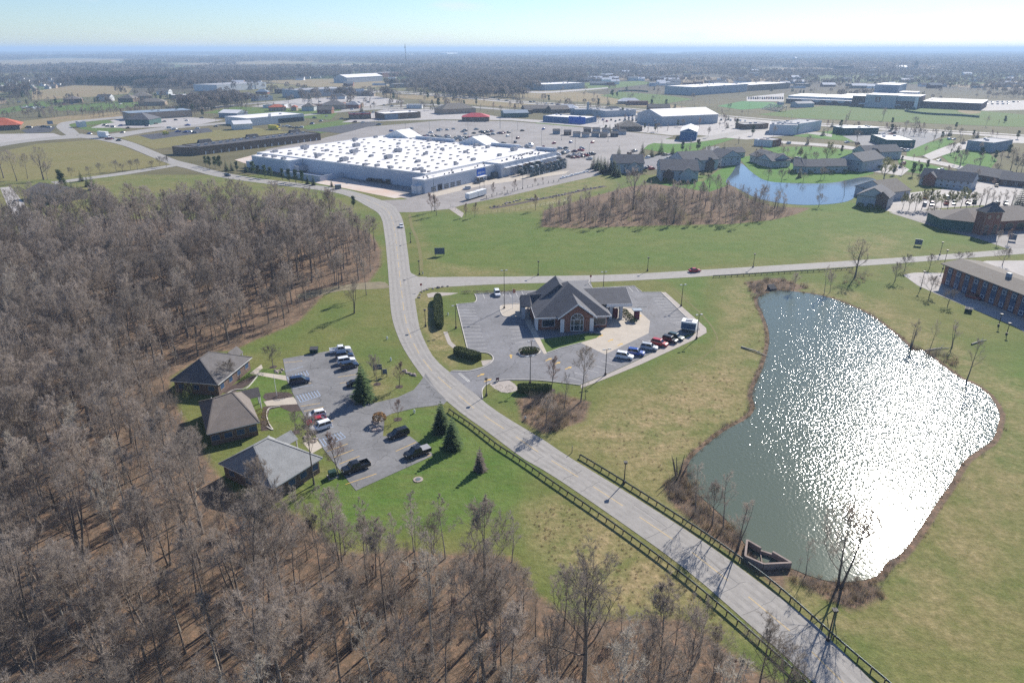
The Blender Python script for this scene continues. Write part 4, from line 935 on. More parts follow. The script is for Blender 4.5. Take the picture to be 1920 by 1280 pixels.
# ------------------------------------------------------------------ motel and the clock-tower building
def motel():
    t, L = frame_thing('motel', 'two-storey brick motel with tall blue window bays and brown roof', 'motel', (1764,532), (1920,597))
    L = 62; h = 6.6
    b = MB(); b.box(0, 0, 0, L, 13, h); b.build('wall', M['brick'], t)
    b = MB(); b.poly([(-1, -1.1, h+.25), (L+1, -1.1, h+.25), (L+1, 6.5, h+1.5), (-1, 6.5, h+1.5)]); b.poly([(L+1, 14.1, h+.25), (-1, 14.1, h+.25), (-1, 6.5, h+1.5), (L+1, 6.5, h+1.5)]); b.poly([(-1, -1.1, h), (-1, 14.1, h), (L+1, 14.1, h), (L+1, -1.1, h)])
    b.poly([(-1, -1.1, h), (L+1, -1.1, h), (L+1, -1.1, h+.25), (-1, -1.1, h+.25)]); b.poly([(-1, 14.1, h), (-1, -1.1, h), (-1, -1.1, h+.25), (-1, 6.5, h+1.5), (-1, 14.1, h+.25)]); b.build('roof', M['shingle_tan'], t)
    p = MB(); p.box(-.95, -.1, .2, .95, .03, 6.3); pmm = p.mesh('window_bay', M['blue_glass'])
    wf, wp = win_mesh(1.3, 1.2, M['trim'], M['glass'])
    for k in range(17):
        o = link('window_bay', pmm, t, (2.6+k*3.55, 0, 0))
        for z in (.75, 4.5): q = link('window', wf, o, (0, -.1, z))
    b = MB(); b.box(0, -2.3, .02, L, -.12, .14); b.build('footpath', M['walk'], t)
    b = MB(); b.box(18, 5, h+1.3, 19.3, 6, h+2.6); b.build('chimney', M['blue_grey_roof'], t)
    b = MB(); b.tube([(-.9, 3, .1), (-.9, 3, 1.0)], .4, 8); b.build('air_unit', M['ac'], t)
motel()
def tower_building():
    t, L = frame_thing('clock_tower_hall', 'brick hall with square clock tower and dark pyramid cap', 'building', (1861,437), (1960,431))
    o = t.location
    b = MB(); b.box(0, 1.5, 0, 32, 24, 4.6); b.build('wall', M['brick'], t)
    b = MB(); b.prism([(-16.5, 11), (-8, 2), (-.05, 2), (-.05, 22), (-12, 24)], 0, 4.4); b.build('glazed_wing', M['green_wall'], t)
    b = MB(); c = [(-17.5, 10.5, 4.62), (-8, 1, 4.62), (33, .6, 4.62), (33, 25, 4.62), (-13, 25, 4.62)]; P, Q = (-3, 13, 8.2), (24, 13, 8.2)
    b.poly([c[0], c[1], P]); b.poly([c[1], c[2], Q, P]); b.poly([c[2], c[3], Q]); b.poly([c[3], c[4], P, Q]); b.poly([c[4], c[0], P]); b.poly(c[::-1]); b.build('roof', M['shingle_brown'], t)
    b = MB(); b.box(-8.4, -2.4, 0, -.2, 2.2, 9.4); tw = b.build('tower', M['brick'], t)
    b = MB(); b.box(-8.8, -2.8, 9.41, .2, 2.6, 9.7); b.build('cornice', M['tan_wall'], tw)
    b = MB(); b.hull([(-8.9, -2.9, 9.72), (.3, -2.9, 9.72), (.3, 2.7, 9.72), (-8.9, 2.7, 9.72)], [(-3.6, -.3, 13.4), (-4, -.3, 13.4), (-4, .1, 13.4), (-3.6, .1, 13.4)]); b.build('tower_roof', M['shingle_slate'], tw)
    for x in (-6.4, -2.2):
        b = MB(); b.tube([(x, -2.36, 7.6), (x, -2.52, 7.6)], .85, 20); b.build('clock_face', M['tan_wall'], tw)
        a = [(x-.95, 0)]+[(x-.95*math.cos(k*math.pi/10), 3.2+.95*math.sin(k*math.pi/10)) for k in range(11)]+[(x+.95, 0)]
        b = MB(); b.hull([(p, -2.47, z) for p, z in a], [(p, -2.38, z) for p, z in a]); b.build('arched_opening', M['glass'], tw)
        b = MB()
        for k in range(10): b.beam((x-1.1*math.cos(k*math.pi/10), -2.5, 3.2+1.1*math.sin(k*math.pi/10)), (x-1.1*math.cos((k+1)*math.pi/10), -2.5, 3.2+1.1*math.sin((k+1)*math.pi/10)), .16, .26)
        b.build('arch_trim', M['tan_wall'], tw)
    b = MB()
    for k in range(15): b.box(-4.45, -2.5, .3+k*.6, -4.15, -2.41, .6+k*.6); b.box(-8.45, -2.5, .3+k*.6, -8.15, -2.41, .6+k*.6); b.box(-.45, -2.5, .3+k*.6, -.15, -2.41, .6+k*.6)
    b.build('quoins', M['tan_wall'], tw, kind='stuff')
    for k in range(5):
        x = 3+k*6; b = MB(); a = [(x-2, .5), (x-2, 2.3)]+[(x-2*math.cos(q*math.pi/8), 2.3+1.1*math.sin(q*math.pi/8)) for q in range(1, 8)]+[(x+2, 2.3), (x+2, .5)]
        b.hull([(p, 1.38, z) for p, z in a], [(p, 1.48, z) for p, z in a]); b.build('arched_window', M['glass'], t)
        b = MB()
        for q in range(8): b.beam((x-2.15*math.cos(q*math.pi/8), 1.36, 2.3+1.25*math.sin(q*math.pi/8)), (x-2.15*math.cos((q+1)*math.pi/8), 1.36, 2.3+1.25*math.sin((q+1)*math.pi/8)), .16, .3)
        b.build('arch_trim', M['tan_wall'], t)
tower_building()

# ------------------------------------------------------------------ the apartments round the lake
G = 'grey-roofed apartment blocks round the lake'
def apt(label, O, U, D, topy, **k):
    d = dict(roof='gable', rh=2.6, wall='siding', rmat='shingle_slate', wins=(4, 3), floors=2, group=G, wh=1.2); d.update(k)
    return px_house('apartment_block', label, 'apartments', O, U, D, topy, **d)
def gablet(t, x, h, wd, rh, wall, rmat='shingle_slate', d=4.):
    b = MB(); b.box(x-wd/2, -.9, 0, x+wd/2, -.02, h); b.hull([(x-wd/2, -.9, h), (x+wd/2, -.9, h), (x, -.9, h+rh)], [(x-wd/2, -.3, h), (x+wd/2, -.3, h), (x, -.3, h+rh)]); b.build('front_bay', M[wall], t)
    b = MB()
    for s in (-1, 1): b.hull([(x+s*(wd/2+.4), -1.3, h-.2), (x, -1.3, h+rh+.1), (x, d, h+rh+.1), (x+s*(wd/2+.4), .5, h-.2)], [(x+s*(wd/2+.4), -1.3, h), (x, -1.3, h+rh+.3), (x, d, h+rh+.3), (x+s*(wd/2+.4), .5, h)])
    b.build('bay_roof', M[rmat], t)
t, L = apt('grey apartment block half behind the evergreens near the garden yard', (1150,325), (1206,325), 16, 307, rh=4.5, ridge='u'); gablet(t, L*.68, 4.6, 8, 2.6, 'siding')
t, L = apt('large grey apartment block nearest the thicket with a wide front gable', (1238,340), (1308,341), 20, 320, rh=5, wins=(5, 4)); gablet(t, L*.72, 5.0, 9, 3, 'siding', d=5); gablet(t, L*.2, 5.0, 6, 2.2, 'brown_brick')
t, L = apt('grey apartment block with twin gables beyond the nearest one', (1282,322), (1345,318), 18, 303, rh=4.8); gablet(t, L*.35, 4.6, 8, 3, 'siding', d=5); gablet(t, L*.75, 4.6, 6, 3, 'brown_brick', d=5)
t, L = apt('grey apartment block with red brick gable end by the drive', (1325,306), (1352,312), 16, 290, rh=4)
t, L = apt('low dark apartment block behind the evergreen at the drive', (1362,296), (1396,295), 12, 287, floors=1, rh=3)
def terrace(label, units, D, topy, floors=1, wall='siding'):
    for k, (O, U) in enumerate(units):
        t, L = px_house('terrace_house', label % ('first', 'middle', 'last')[k], 'house', O, U, D, topy+(units[k][0][1]-units[0][0][1]), roof='gable', rh=3.6, wall=wall, rmat='shingle_slate', wins=(3, 1), floors=floors, group=G, over=.7)
terrace('stepped dark-roofed terrace house on the far lake shore, %s of its row from the footpath', [((1405,303),(1424,308)), ((1424,309),(1446,314)), ((1446,315),(1479,313))], 15, 291)
terrace('dark-roofed terrace house on the lake lawn, %s of the row of three', [((1488,324),(1508,325)), ((1509,325),(1545,325)), ((1547,324),(1588,324))], 15, 312)
t, L = apt('two-storey block with grey gable end near the shop lots', (1622,301), (1688,298), 14, 287, rh=4); gablet(t, L*.25, 5, 6, 2.5, 'brown_brick')
t, L = apt('two-storey block with balconies behind the yellow willow', (1614,323), (1655,316), 16, 304, rh=4.5, wins=(3, 3))
t, L = apt('large pale apartment block at the near lake shore with blank white end wall', (1604,385), (1662,392), 14, 366, rh=4.2, wins=(0, 0), ridge='v'); gablet(t, L*.8, 6, 5, 2, 'brown_brick')
t2, L2 = apt('grey-roofed rear wing of the large pale lakeside block', (1662,377), (1704,372), 20, 362, rh=4.6, wins=(2, 2), rmat='shingle_tan')
t, L = apt('dark-roofed two-storey block with brick gable facing the parking lot trees', (1722,346), (1818,357), 14, 332, rh=4.2, wins=(8, 2)); gablet(t, L*.2, 5, 6, 2.4, 'brick')
terrace('dark-roofed single-storey terrace house at the right, %s along its stepped row', [((1794,331),(1830,337)), ((1831,338),(1872,345)), ((1873,347),(1935,353))], 16, 321, wall='brown_brick')
# ------------------------------------------------------------------ shops, dealerships, sheds
GS = 'shops and sheds along the town road'
def shop(label, O, U, D, topy, name='shop_building', cat='shop', **k):
    d = dict(roof='flat', rmat='white_roof', wall='pale_wall', wins=(4, 0), group=GS, acs=3, ww=2, wh=1.6, over=.4, panes=False); d.update(k)
    return px_house(name, label, cat, O, U, D, topy, **d)
shop('blue metal shed with pale gable roof beside the lawn', (1274,263), (1305,264), 42, 247, name='metal_shed', cat='shed', roof='gable', ridge='v', rh=2.6, wall='blue_wall', rmat='white_roof', wins=(2, 0), acs=0)
shop('huge white-roofed dealership hall among rows of parked cars', (1240,236), (1345,231), 46, 219, name='dealership', cat='dealership', roof='gable', rh=5.5, wins=(6, 2), wall='grey_wall')
t, L = shop('bright blue-fronted discount store with red brick side', (1018,228), (1097,233), 26, 218, wall='blue_wall', wins=(6, 2)); b = MB(); b.box(L*.62, -.25, 0, L+.25, -.003, 7); b.build('blue_front', M['bright_blue'], t)
t, L = shop('grey tiered restaurant with roof tower by the highway', (1078,215), (1134,215), 22, 206, wall='blue_grey_roof', rmat='grey_roof'); b = MB(); b.box(L*.4, 2, 0, L*.47, 5, 14); b.build('roof_tower', M['grey_wall'], t)
shop('long grey flat shop between the highway and the dealership', (1135,220), (1192,217), 26, 209, wall='grey_wall', rmat='grey_roof')
shop('tan hip-roofed restaurant beside the storage shed display', (1158,246), (1204,246), 22, 238, roof='hip', rh=5, wall='brown_wall', rmat='shingle_tan', wins=(4, 2))
shop('red metal-roofed restaurant at the top of the big car park', (866,228), (917,228), 20, 220, roof='hip', rh=3.5, wall='brown_wall', rmat='red_roof')
t, L = shop('white-roofed shop row with pale blue end and brown front', (722,225), (789,221), 26, 214, wall='brown_wall'); b = MB(); b.box(-.3, -.2, 0, L*.36, -.003, 5.4); b.build('shop_front', M['blue_grey_roof'], t)
shop('dark restaurant with red trim beside the shop row', (656,224), (696,223), 18, 214, wall='brown_wall', rmat='dark_roof', band='red_roof')
shop('tan hip-roofed hall with broad roof above the car park', (830,215), (892,212), 24, 206, roof='hip', rh=6, wall='tan_wall', rmat='shingle_tan')
shop('green-roofed long shed near the red roof', (945,221), (991,220), 16, 213, roof='gable', rh=3, wall='green_wall', rmat='blue_grey_roof', acs=0)
shop('long low brown building below the highway', (984,212), (1032,211), 18, 205, roof='gable', rh=4, wall='brown_wall', rmat='shingle_brown', acs=0)
shop('second long low brown building below the highway, nearer the blue store', (1034,213), (1068,212), 18, 206, roof='gable', rh=4, wall='brown_wall', rmat='shingle_brown', acs=0)
t, L = shop('white flat-roofed car showroom with dark glazed front', (466,237), (571,227), 40, 223, name='showroom', cat='dealership', wins=(0, 0)); b = MB(); b.box(L*.52, -.2, .2, L-1, -.003, 4.6); b.build('glazed_front', M['glass'], t)
shop('small white gabled shed near the dark service lot', (440,244), (474,242), 12, 234, roof='gable', rh=3, rmat='white_roof', acs=0, name='metal_shed', cat='shed')
shop('grey-roofed shop behind the white shed', (411,220), (445,221), 20, 212, roof='gable', rh=3, wall='blue_grey_roof', rmat='white_roof', acs=0)
shop('dark steep-roofed shop front of the long shop row', (236,235), (281,235), 26, 225, roof='hip', rh=6, wall='green_wall', rmat='shingle_slate', acs=0)
shop('long blue-grey roofed shop row behind the steep dark roof', (247,226), (361,219), 30, 213, wall='tan_wall', rmat='blue_grey_roof', parap=False)
shop('restaurant with bright orange tiled hip roof at the left edge', (-30,246), (38,243), 24, 237, roof='hip', rh=6, wall='brown_wall', rmat='orange_roof', name='restaurant', cat='restaurant', over=2)
shop('little orange-tiled restaurant by the town road', (506,209), (537,208), 14, 202, roof='hip', rh=3, wall='tan_wall', rmat='orange_roof', name='restaurant', cat='restaurant')
shop('tiny orange-tiled kiosk beside the orange-tiled restaurant', (546,208), (556,208), 8, 201, roof='hip', rh=2, wall='tan_wall', rmat='orange_roof', name='kiosk', cat='kiosk')
shop('brown hip-roofed house near the orange kiosk', (606,206), (650,205), 22, 198, roof='hip', rh=5, wall='tan_wall', rmat='shingle_dark')
shop('long grey-walled store with pale roof, upper left of the superstore', (566,184), (660,178), 50, 170, wall='grey_wall', rmat='grey_roof')
shop('low white-roofed factory behind the brush row', (408,172), (500,166), 60, 160, wall='pale_wall', rmat='grey_roof')
shop('brown-walled shop by the factory', (520,176), (556,175), 24, 168, wall='brown_wall', rmat='shingle_tan')
shop('small blue-roofed shop left of the long grey store', (484,190), (512,188), 16, 182, wall='grey_wall', rmat='blue_grey_roof')
shop('dark-roofed small house near the factory', (456,186), (478,185), 14, 178, roof='hip', rh=3, wall='tan_wall', rmat='shingle_dark', acs=0)
shop('brown chapel-like hall with purple-red roof by the left car park', (120,194), (155,193), 22, 187, roof='hip', rh=4, wall='brown_wall', rmat='shingle_brown', acs=0)
shop('white farmhouse-like shop with dark roofs', (182,190), (206,190), 14, 183, roof='gable', rh=4, rmat='shingle_dark', acs=0)
shop('long hip-roofed school hall with row of dark windows', (250,189), (286,188), 26, 181, roof='hip', rh=6, wall='tan_wall', rmat='shingle_tan', wins=(8, 0), acs=0)
shop('tan hip-roofed wing left of the school hall', (222,192), (250,192), 20, 185, roof='hip', rh=5, wall='brown_wall', rmat='shingle_tan', acs=0)
shop('tan-roofed long house below the school hall', (260,199), (310,198), 20, 192, roof='hip', rh=4, wall='tan_wall', rmat='shingle_tan', acs=0)
shop('white church with small steeple by the field', (294,178), (316,178), 16, 172, roof='gable', rh=4, rmat='shingle_tan', acs=0, name='church', cat='church')
shop('white-roofed hall right of the church', (318,186), (360,185), 24, 179, wall='tan_wall', rmat='white_roof')
shop('grey hip-roofed house at the left edge by the loop road', (-12,196), (14,194), 18, 188, roof='hip', rh=4, wall='tan_wall', rmat='shingle_slate', acs=0)
shop('long pale warehouse with tan roof in front of the far woods', (651,156), (718,152), 40, 146, roof='gable', rh=6, wall='grey_wall', rmat='white_roof', name='warehouse', cat='warehouse', acs=0)
shop('brick building behind the long warehouse', (717,146), (750,144), 40, 137, wall='brick', rmat='grey_roof')
shop('low shed on the highway verge', (738,165), (776,164), 24, 158, wall='tan_wall', rmat='grey_roof')
shop('white-roofed supermarket across the highway', (1022,170), (1096,166), 50, 159, wall='grey_wall', name='supermarket', cat='shop', acs=6)
shop('low white-roofed shop row left of the supermarket', (950,166), (1008,163), 30, 157, wall='tan_wall', rmat='grey_roof')
shop('wide white-roofed shopping plaza at the back', (1300,179), (1400,172), 60, 164, wall='grey_wall', acs=9, name='plaza', cat='shop')
shop('white-roofed plaza wing at the back right', (1402,171), (1480,166), 60, 160, wall='tan_wall', acs=6, name='plaza', cat='shop')
shop('white-fronted grey store on the lot below the highway', (1441,251), (1493,253), 34, 234, wall='pale_wall', rmat='grey_roof', wins=(4, 3), acs=5)
shop('right-hand wing of the white-fronted grey store', (1496,251), (1538,244), 22, 233, wall='pale_wall', rmat='grey_roof', wins=(5, 0))
shop('long dark green flat-roofed garage beside the two firs', (1581,253), (1646,252), 18, 241, wall='green_wall', rmat='blue_grey_roof', parap=False, wins=(7, 0))
shop('dark green-walled store with white roof and cars in front', (1660,276), (1714,277), 38, 263, wall='green_wall', rmat='white_roof', wins=(5, 3))
shop('grey metal warehouse at the right edge of town', (1810,281), (1858,286), 34, 264, wall='blue_grey_roof', rmat='grey_roof', wins=(0, 0), name='warehouse', cat='warehouse')
t, L = shop('small white bank with columns and brick rear', (1413,273), (1447,276), 16, 262, wins=(0, 0), acs=1)
for k in range(5): b = MB(); b.box(3+k*2.6, -.5, 0, 3.6+k*2.6, -.1, 4); b.build('column', M['white'], t)
shop('brick wing behind the small white bank', (1448,276), (1464,273), 12, 264, wall='brick', rmat='grey_roof', wins=(2, 0), acs=0)
shop('low brown roofed house by the road trees', (1395,243), (1440,241), 14, 234, wall='brown_wall', rmat='grey_roof', wins=(3, 0))
shop('low white cabin near the left loop road parking', (150,239), (163,238), 8, 229, rmat='white_roof', acs=0, wins=(1, 0))
# storage sheds for sale along the car park edge
for k, (x, y, c) in enumerate([(1037,252,'blue_grey_roof'),(1058,254,'brown_wall'),(1075,257,'siding'),(1092,258,'siding'),(1095,249,'brown_wall'),(1110,257,'blue_grey_roof'),(1112,249,'grey_wall'),(1126,258,'tan_wall'),(1130,250,'grey_wall'),(1146,257,'dark_roof'),(1150,249,'blue_grey_roof'),(1161,253,'siding')]):
    lab = {'blue_grey_roof': 'blue-grey', 'brown_wall': 'brown', 'siding': 'pale', 'grey_wall': 'grey', 'tan_wall': 'tan', 'dark_roof': 'black'}[c]
    px_house('garden_shed', f'{lab} display shed in the cluster for sale, {"back" if y < 252 else "front"} row at the car park edge', 'shed', (x, y), (x+13, y), 6, y-6, roof='gable', rh=1.6, wall=c, rmat='shingle_dark', wins=(1, 0), group='display sheds', panes=False, over=.2)
# ------------------------------------------------------------------ the school and its grounds
def school():
    t, L = frame_thing('school', 'long modern school with white panel hall, red square emblem and dark brick wings', 'school', (1468,194), (1720,205))
    X = lambda px: (px-1468)/(1720-1468)*L
    def blk(x0, x1, y0, y1, h, wall, roof='white_roof', nm='wing'):
        b = MB(); b.box(X(x0), y0, 0, X(x1), y1, h); o = b.build(nm, M[wall], t); b = MB(); b.box(X(x0)-.3, y0-.3, h+.01, X(x1)+.3, y1+.3, h+.5); b.build('roof', M[roof], t); return o
    blk(1468, 1600, 20, 90, 9, 'grey_wall'); blk(1470, 1608, 8, 19.9, 6, 'brown_brick')
    for k in range(5): b = MB(); x = X(1500)+k*16; b.hull([(x, 7.7, 6), (x+12, 7.7, 6), (x+9, 7.7, 3), (x+3, 7.7, 3)], [(x, 7.95, 6), (x+12, 7.95, 6), (x+9, 7.95, 3), (x+3, 7.95, 3)]); b.build('wall_panel', M['grey_wall'], t)
    blk(1600, 1632, 6, 60, 13, 'brown_brick'); hall = blk(1626, 1680, 0, 50, 15.5, 'grey_wall', nm='hall'); blk(1680.3, 1719, 4, 50, 15, 'brown_brick')
    b = MB(); b.box(X(1680.3), 3.7, 9, X(1718), 3.95, 15); b.build('wall_panel', M['grey_wall'], t); b = MB(); b.box(X(1712), 3.6, 0, X(1718), 3.69, 14); b.build('wall_panel', M['white'], t)
    b = MB(); b.box(X(1644), -.3, 7, X(1653), -.02, 13); e = b.build('emblem_panel', M['brick'], hall); b = MB(); b.box(X(1646.5), -.45, 8.2, X(1650.5), -.31, 11.8); b.box(X(1647.5), -.5, 9.2, X(1649.5), -.46, 10.8, 1); b.build('emblem', [M['pale_wall'], M['brick']], t)
    blk(1622, 1666, 60, 120, 26, 'blue_grey_roof', nm='tower_block'); blk(1668, 1700, 62, 90, 17, 'pale_wall'); blk(1720.5, 1818, 30, 110, 8, 'brown_brick'); blk(1545, 1620, 92, 150, 8, 'brown_brick')
    b = MB(); b.box(X(1616), -3, 3.6, X(1627), 5.9, 4.4); b.box(X(1681), -1, 3.6, X(1690), 3.5, 4.4); b.build('entrance_canopy', M['white'], t)
school()
def bleachers():
    p = at(1450, 207); t = thing('bleachers', 'dark steel bleachers facing the sports turf', 'bleachers', (p.x, p.y, 0), R(8))
    for k in range(8): b = MB(); b.box(k*1.6-6, -22, k*.9, k*1.6-4.6, 22, k*.9+.4); b.build('bench', M['steel'], t)
    b = MB()
    for y in (-20, -10, 0, 10, 20): b.beam((-6, y, 0), (6.4, y, 6.2), .3, .3); b.box(6, y-.2, 0, 6.4, y+.2, 6.6)
    b.build('support_frame', M['steel'], t)
    b = MB(); b.box(7, -6, 6.8, 10, 6, 10); b.build('press_box', M['grey_wall'], t)
bleachers()
shop('small grey field house behind the bleachers', (1495,202), (1526,201), 14, 195, roof='gable', rh=2.5, wall='grey_wall', rmat='grey_roof', acs=0, wins=(3, 0))
b = MB(); b.wallline(smooth(W([(1765,198),(1705,206),(1700,210),(1740,215),(1800,218),(1836,221)]), 5), .3, 0, 2.2); tag(b.build('outfield_fence', M['green_wall']), 'dark fence around the baseball outfield', 'fence')
b = MB(); b.sheet(smooth(W([(1795,208),(1815,205),(1835,207),(1838,212),(1815,214)]), 4, True), .04); b.build('infield_dirt', M['tan_field'], kind='structure')
b = MB(); b.wallline(smooth(W([(1156,177),(1160,173),(1185,171),(1215,173)]), 4), .3, 0, 2.2); tag(b.build('outfield_fence', M['green_wall']), 'dark curved fence of the ball field across the highway', 'fence')
# ------------------------------------------------------------------ far landmarks
def water_tower(label, px, topy, kind):
    p = at(*px); h = height_at(px, topy); t = thing('water_tower', label, 'water tower', (p.x, p.y, 0)); r = h*.24
    b = MB(); prof = [(0, h), (r*.5, h*.985), (r*.85, h*.93), (r, h*.86), (r*.95, h*.8), (r*.6, h*.74), (r*.3, h*.72)]
    n = 16; ring = [[(a*math.cos(2*math.pi*k/n), a*math.sin(2*math.pi*k/n), z) for k in range(n)] for a, z in prof]
    for A, B in zip(ring, ring[1:]):
        for k in range(n): b.quad(A[k], B[k], B[(k+1) % n], A[(k+1) % n])
    b.build('tank', M['white'], t)
    for k in range(6): b = MB(); a = k*math.pi/3; b.tube([(r*.9*math.cos(a), r*.9*math.sin(a), 0), (r*.75*math.cos(a), r*.75*math.sin(a), h*.8)], h*.014, 6); b.build('leg', M['white'], t)
    b = MB(); b.tube([(0, 0, 0), (0, 0, h*.74)], h*.03, 8); b.build('riser_pipe', M['white'], t)
water_tower('white water tower on legs above the far right woods', (1487,127), 107, 0)
water_tower('small white water tower among the far woods', (808,106.5), 97, 1)
p = at(762, 133); t = thing('radio_mast', 'tall thin lattice radio mast rising above the horizon', 'radio mast', (p.x, p.y, 0)); hm_ = height_at((762,133), 83)
for k in range(3): b = MB(); a = k*2.094; b.tube([(1.6*math.cos(a), 1.6*math.sin(a), 0), (.9*math.cos(a), .9*math.sin(a), hm_)], .35, 4); b.build('leg', M['steel'], t)
b = MB()
for k in range(24):
    z = hm_*k/24
    for q in range(3): a, c = q*2.094, (q+1)*2.094; b.beam((1.5*math.cos(a), 1.5*math.sin(a), z), (1.5*math.cos(c), 1.5*math.sin(c), z+hm_/24), .25, .25)
b.build('lattice', M['steel'], t, kind='stuff'); b = MB(); b.box(-2, -2, hm_*.86, 2, 2, hm_*.9); b.tube([(0, 0, hm_), (0, 0, hm_+3)], .3, 4); b.build('antenna', M['steel'], t)
p = at(1716, 131); t = thing('church_spire', 'dark pointed church spire over the far woods', 'church', (p.x, p.y, 0)); hs = height_at((1716,131), 113)
b = MB(); b.box(-5, -5, 0, 5, 5, hs*.55); b.build('tower', M['brown_brick'], t); b = MB(); b.hull([(-5, -5, hs*.55), (5, -5, hs*.55), (5, 5, hs*.55), (-5, 5, hs*.55)], [(-.2, -.2, hs), (.2, -.2, hs), (.2, .2, hs), (-.2, .2, hs)]); b.build('spire', M['dark_roof'], t)
shop('dark courthouse-like block with a square tower in the far woods', (1583,133), (1604,132), 40, 124, wall='brown_brick', rmat='dark_roof', acs=0, wins=(0, 0))
shop('white church beside the dark spire', (1681,132), (1706,131), 40, 127, roof='gable', rh=6, acs=0, wins=(0, 0), name='church', cat='church')
shop('white silo-like mill with long roof in the far woods', (838,107), (858,106), 120, 99.5, acs=0, wins=(0, 0), name='mill', cat='mill')
shop('white mill block left of the far water tower', (771,107), (786,106), 80, 102, acs=0, wins=(0, 0), name='mill', cat='mill')
r = random.Random(21)
spots = [(8,162),(22,160),(33,164),(46,157),(55,166),(66,156),(74,162),(84,167),(92,158),(104,160),(12,172),(28,171),(0,168),(52,161),(96,166),(38,153),(70,151),(60,171),(16,155),(88,151)]
for k, (x, y) in enumerate(spots):
    wl = ('white', 'pale', 'tan')[k % 3]
    px_house('suburb_house', f'{wl} house with dark gable roof in the left-hand suburb', 'house', (x, y), (x+r.uniform(7, 10), y-.1), 11, y-3.6, roof='gable', rh=4, wall={'white': 'white', 'pale': 'siding', 'tan': 'tan_wall'}[wl], rmat=r.choice(['shingle_dark', 'shingle_tan', 'shingle_pale']), wins=(2, 0), group='suburb houses at the left', ridge=r.choice('uv'), panes=False)
for k in range(150):
    x = r.uniform(1080, 1920) if k < 120 else r.uniform(330, 1080); y = 166-46*r.random()**1.5 if x > 1250 else r.uniform(136, 163)
    d = at(x, y).length; wpx = r.uniform(14, 40)*1280/d
    wl = r.choice(['white', 'pale_wall', 'tan_wall', 'brick']); ln = {'white': 'white', 'pale_wall': 'pale grey', 'tan_wall': 'tan', 'brick': 'brick'}[wl]
    px_house('town_house', f'{ln} building among trees in the distant town '+('at the back right' if x > 1080 else 'beyond the left woods')+(', near the horizon' if y < 142 else ''), 'house', (x, y), (x+wpx, y), 14, y-r.uniform(4, 8)*1280/d, roof=r.choice(['gable', 'flat']), rh=4, wall=wl, rmat=r.choice(['white_roof', 'white_roof', 'shingle_pale', 'shingle_dark']), wins=(0, 0), group='far town buildings', panes=False)
r = random.Random(31)
for k in range(34):
    x = r.uniform(470, 1240); y = r.uniform(172, 214)
    if 700 < x < 1100 and y < 200: y = r.uniform(134, 150)
    d = at(x, y).length; wpx = r.uniform(16, 34)*1280/d
    wl, ln = r.choice([('brick', 'brick'), ('pale_wall', 'pale grey'), ('tan_wall', 'tan'), ('brown_wall', 'brown'), ('grey_wall', 'grey')])
    px_house('town_building', f'small {ln} building among the shops beyond the superstore', 'building', (x, y), (x+wpx, y), 14, y-r.uniform(4, 6)*1280/d, roof=r.choice(['hip', 'flat', 'gable']), rh=4, wall=wl, rmat=r.choice(['white_roof', 'grey_roof', 'shingle_tan', 'shingle_dark', 'blue_grey_roof']), wins=(3, 0), group='small buildings beyond the superstore', panes=False)

# ------------------------------------------------------------------ vehicles
def sect(b, S, m=0):
    """loft through cross-sections that each list the same number of points"""
    for A, B in zip(S, S[1:]):
        n = len(A)
        for k in range(n): b.quad(A[k], A[(k+1) % n], B[(k+1) % n], B[k], m)
    b.poly(S[0][::-1], m); b.poly(S[-1], m)
CARK = {  # length, half width, belt, roof, hood front z, cabin base x0..x1 (rear..front), roof x0..x1
 'sedan': (4.6, .9, .93, 1.45, .72, (-1.75, 1.05), (-1.0, .35)),
 'hatchback': (4.2, .88, .95, 1.5, .75, (-2.0, 1.05), (-1.6, .4)),
 'suv': (4.7, .95, 1.08, 1.75, .9, (-2.28, 1.05), (-2.0, .45)),
 'minivan': (5.0, .98, 1.05, 1.78, .8, (-2.42, 1.45), (-2.15, .6)),
 'jeep': (4.3, .93, 1.12, 1.82, 1.0, (-2.05, .75), (-2.0, .5)),
 'pickup': (5.6, 1.0, 1.15, 1.85, 1.0, (-.75, 1.35), (-.6, .75)),
}
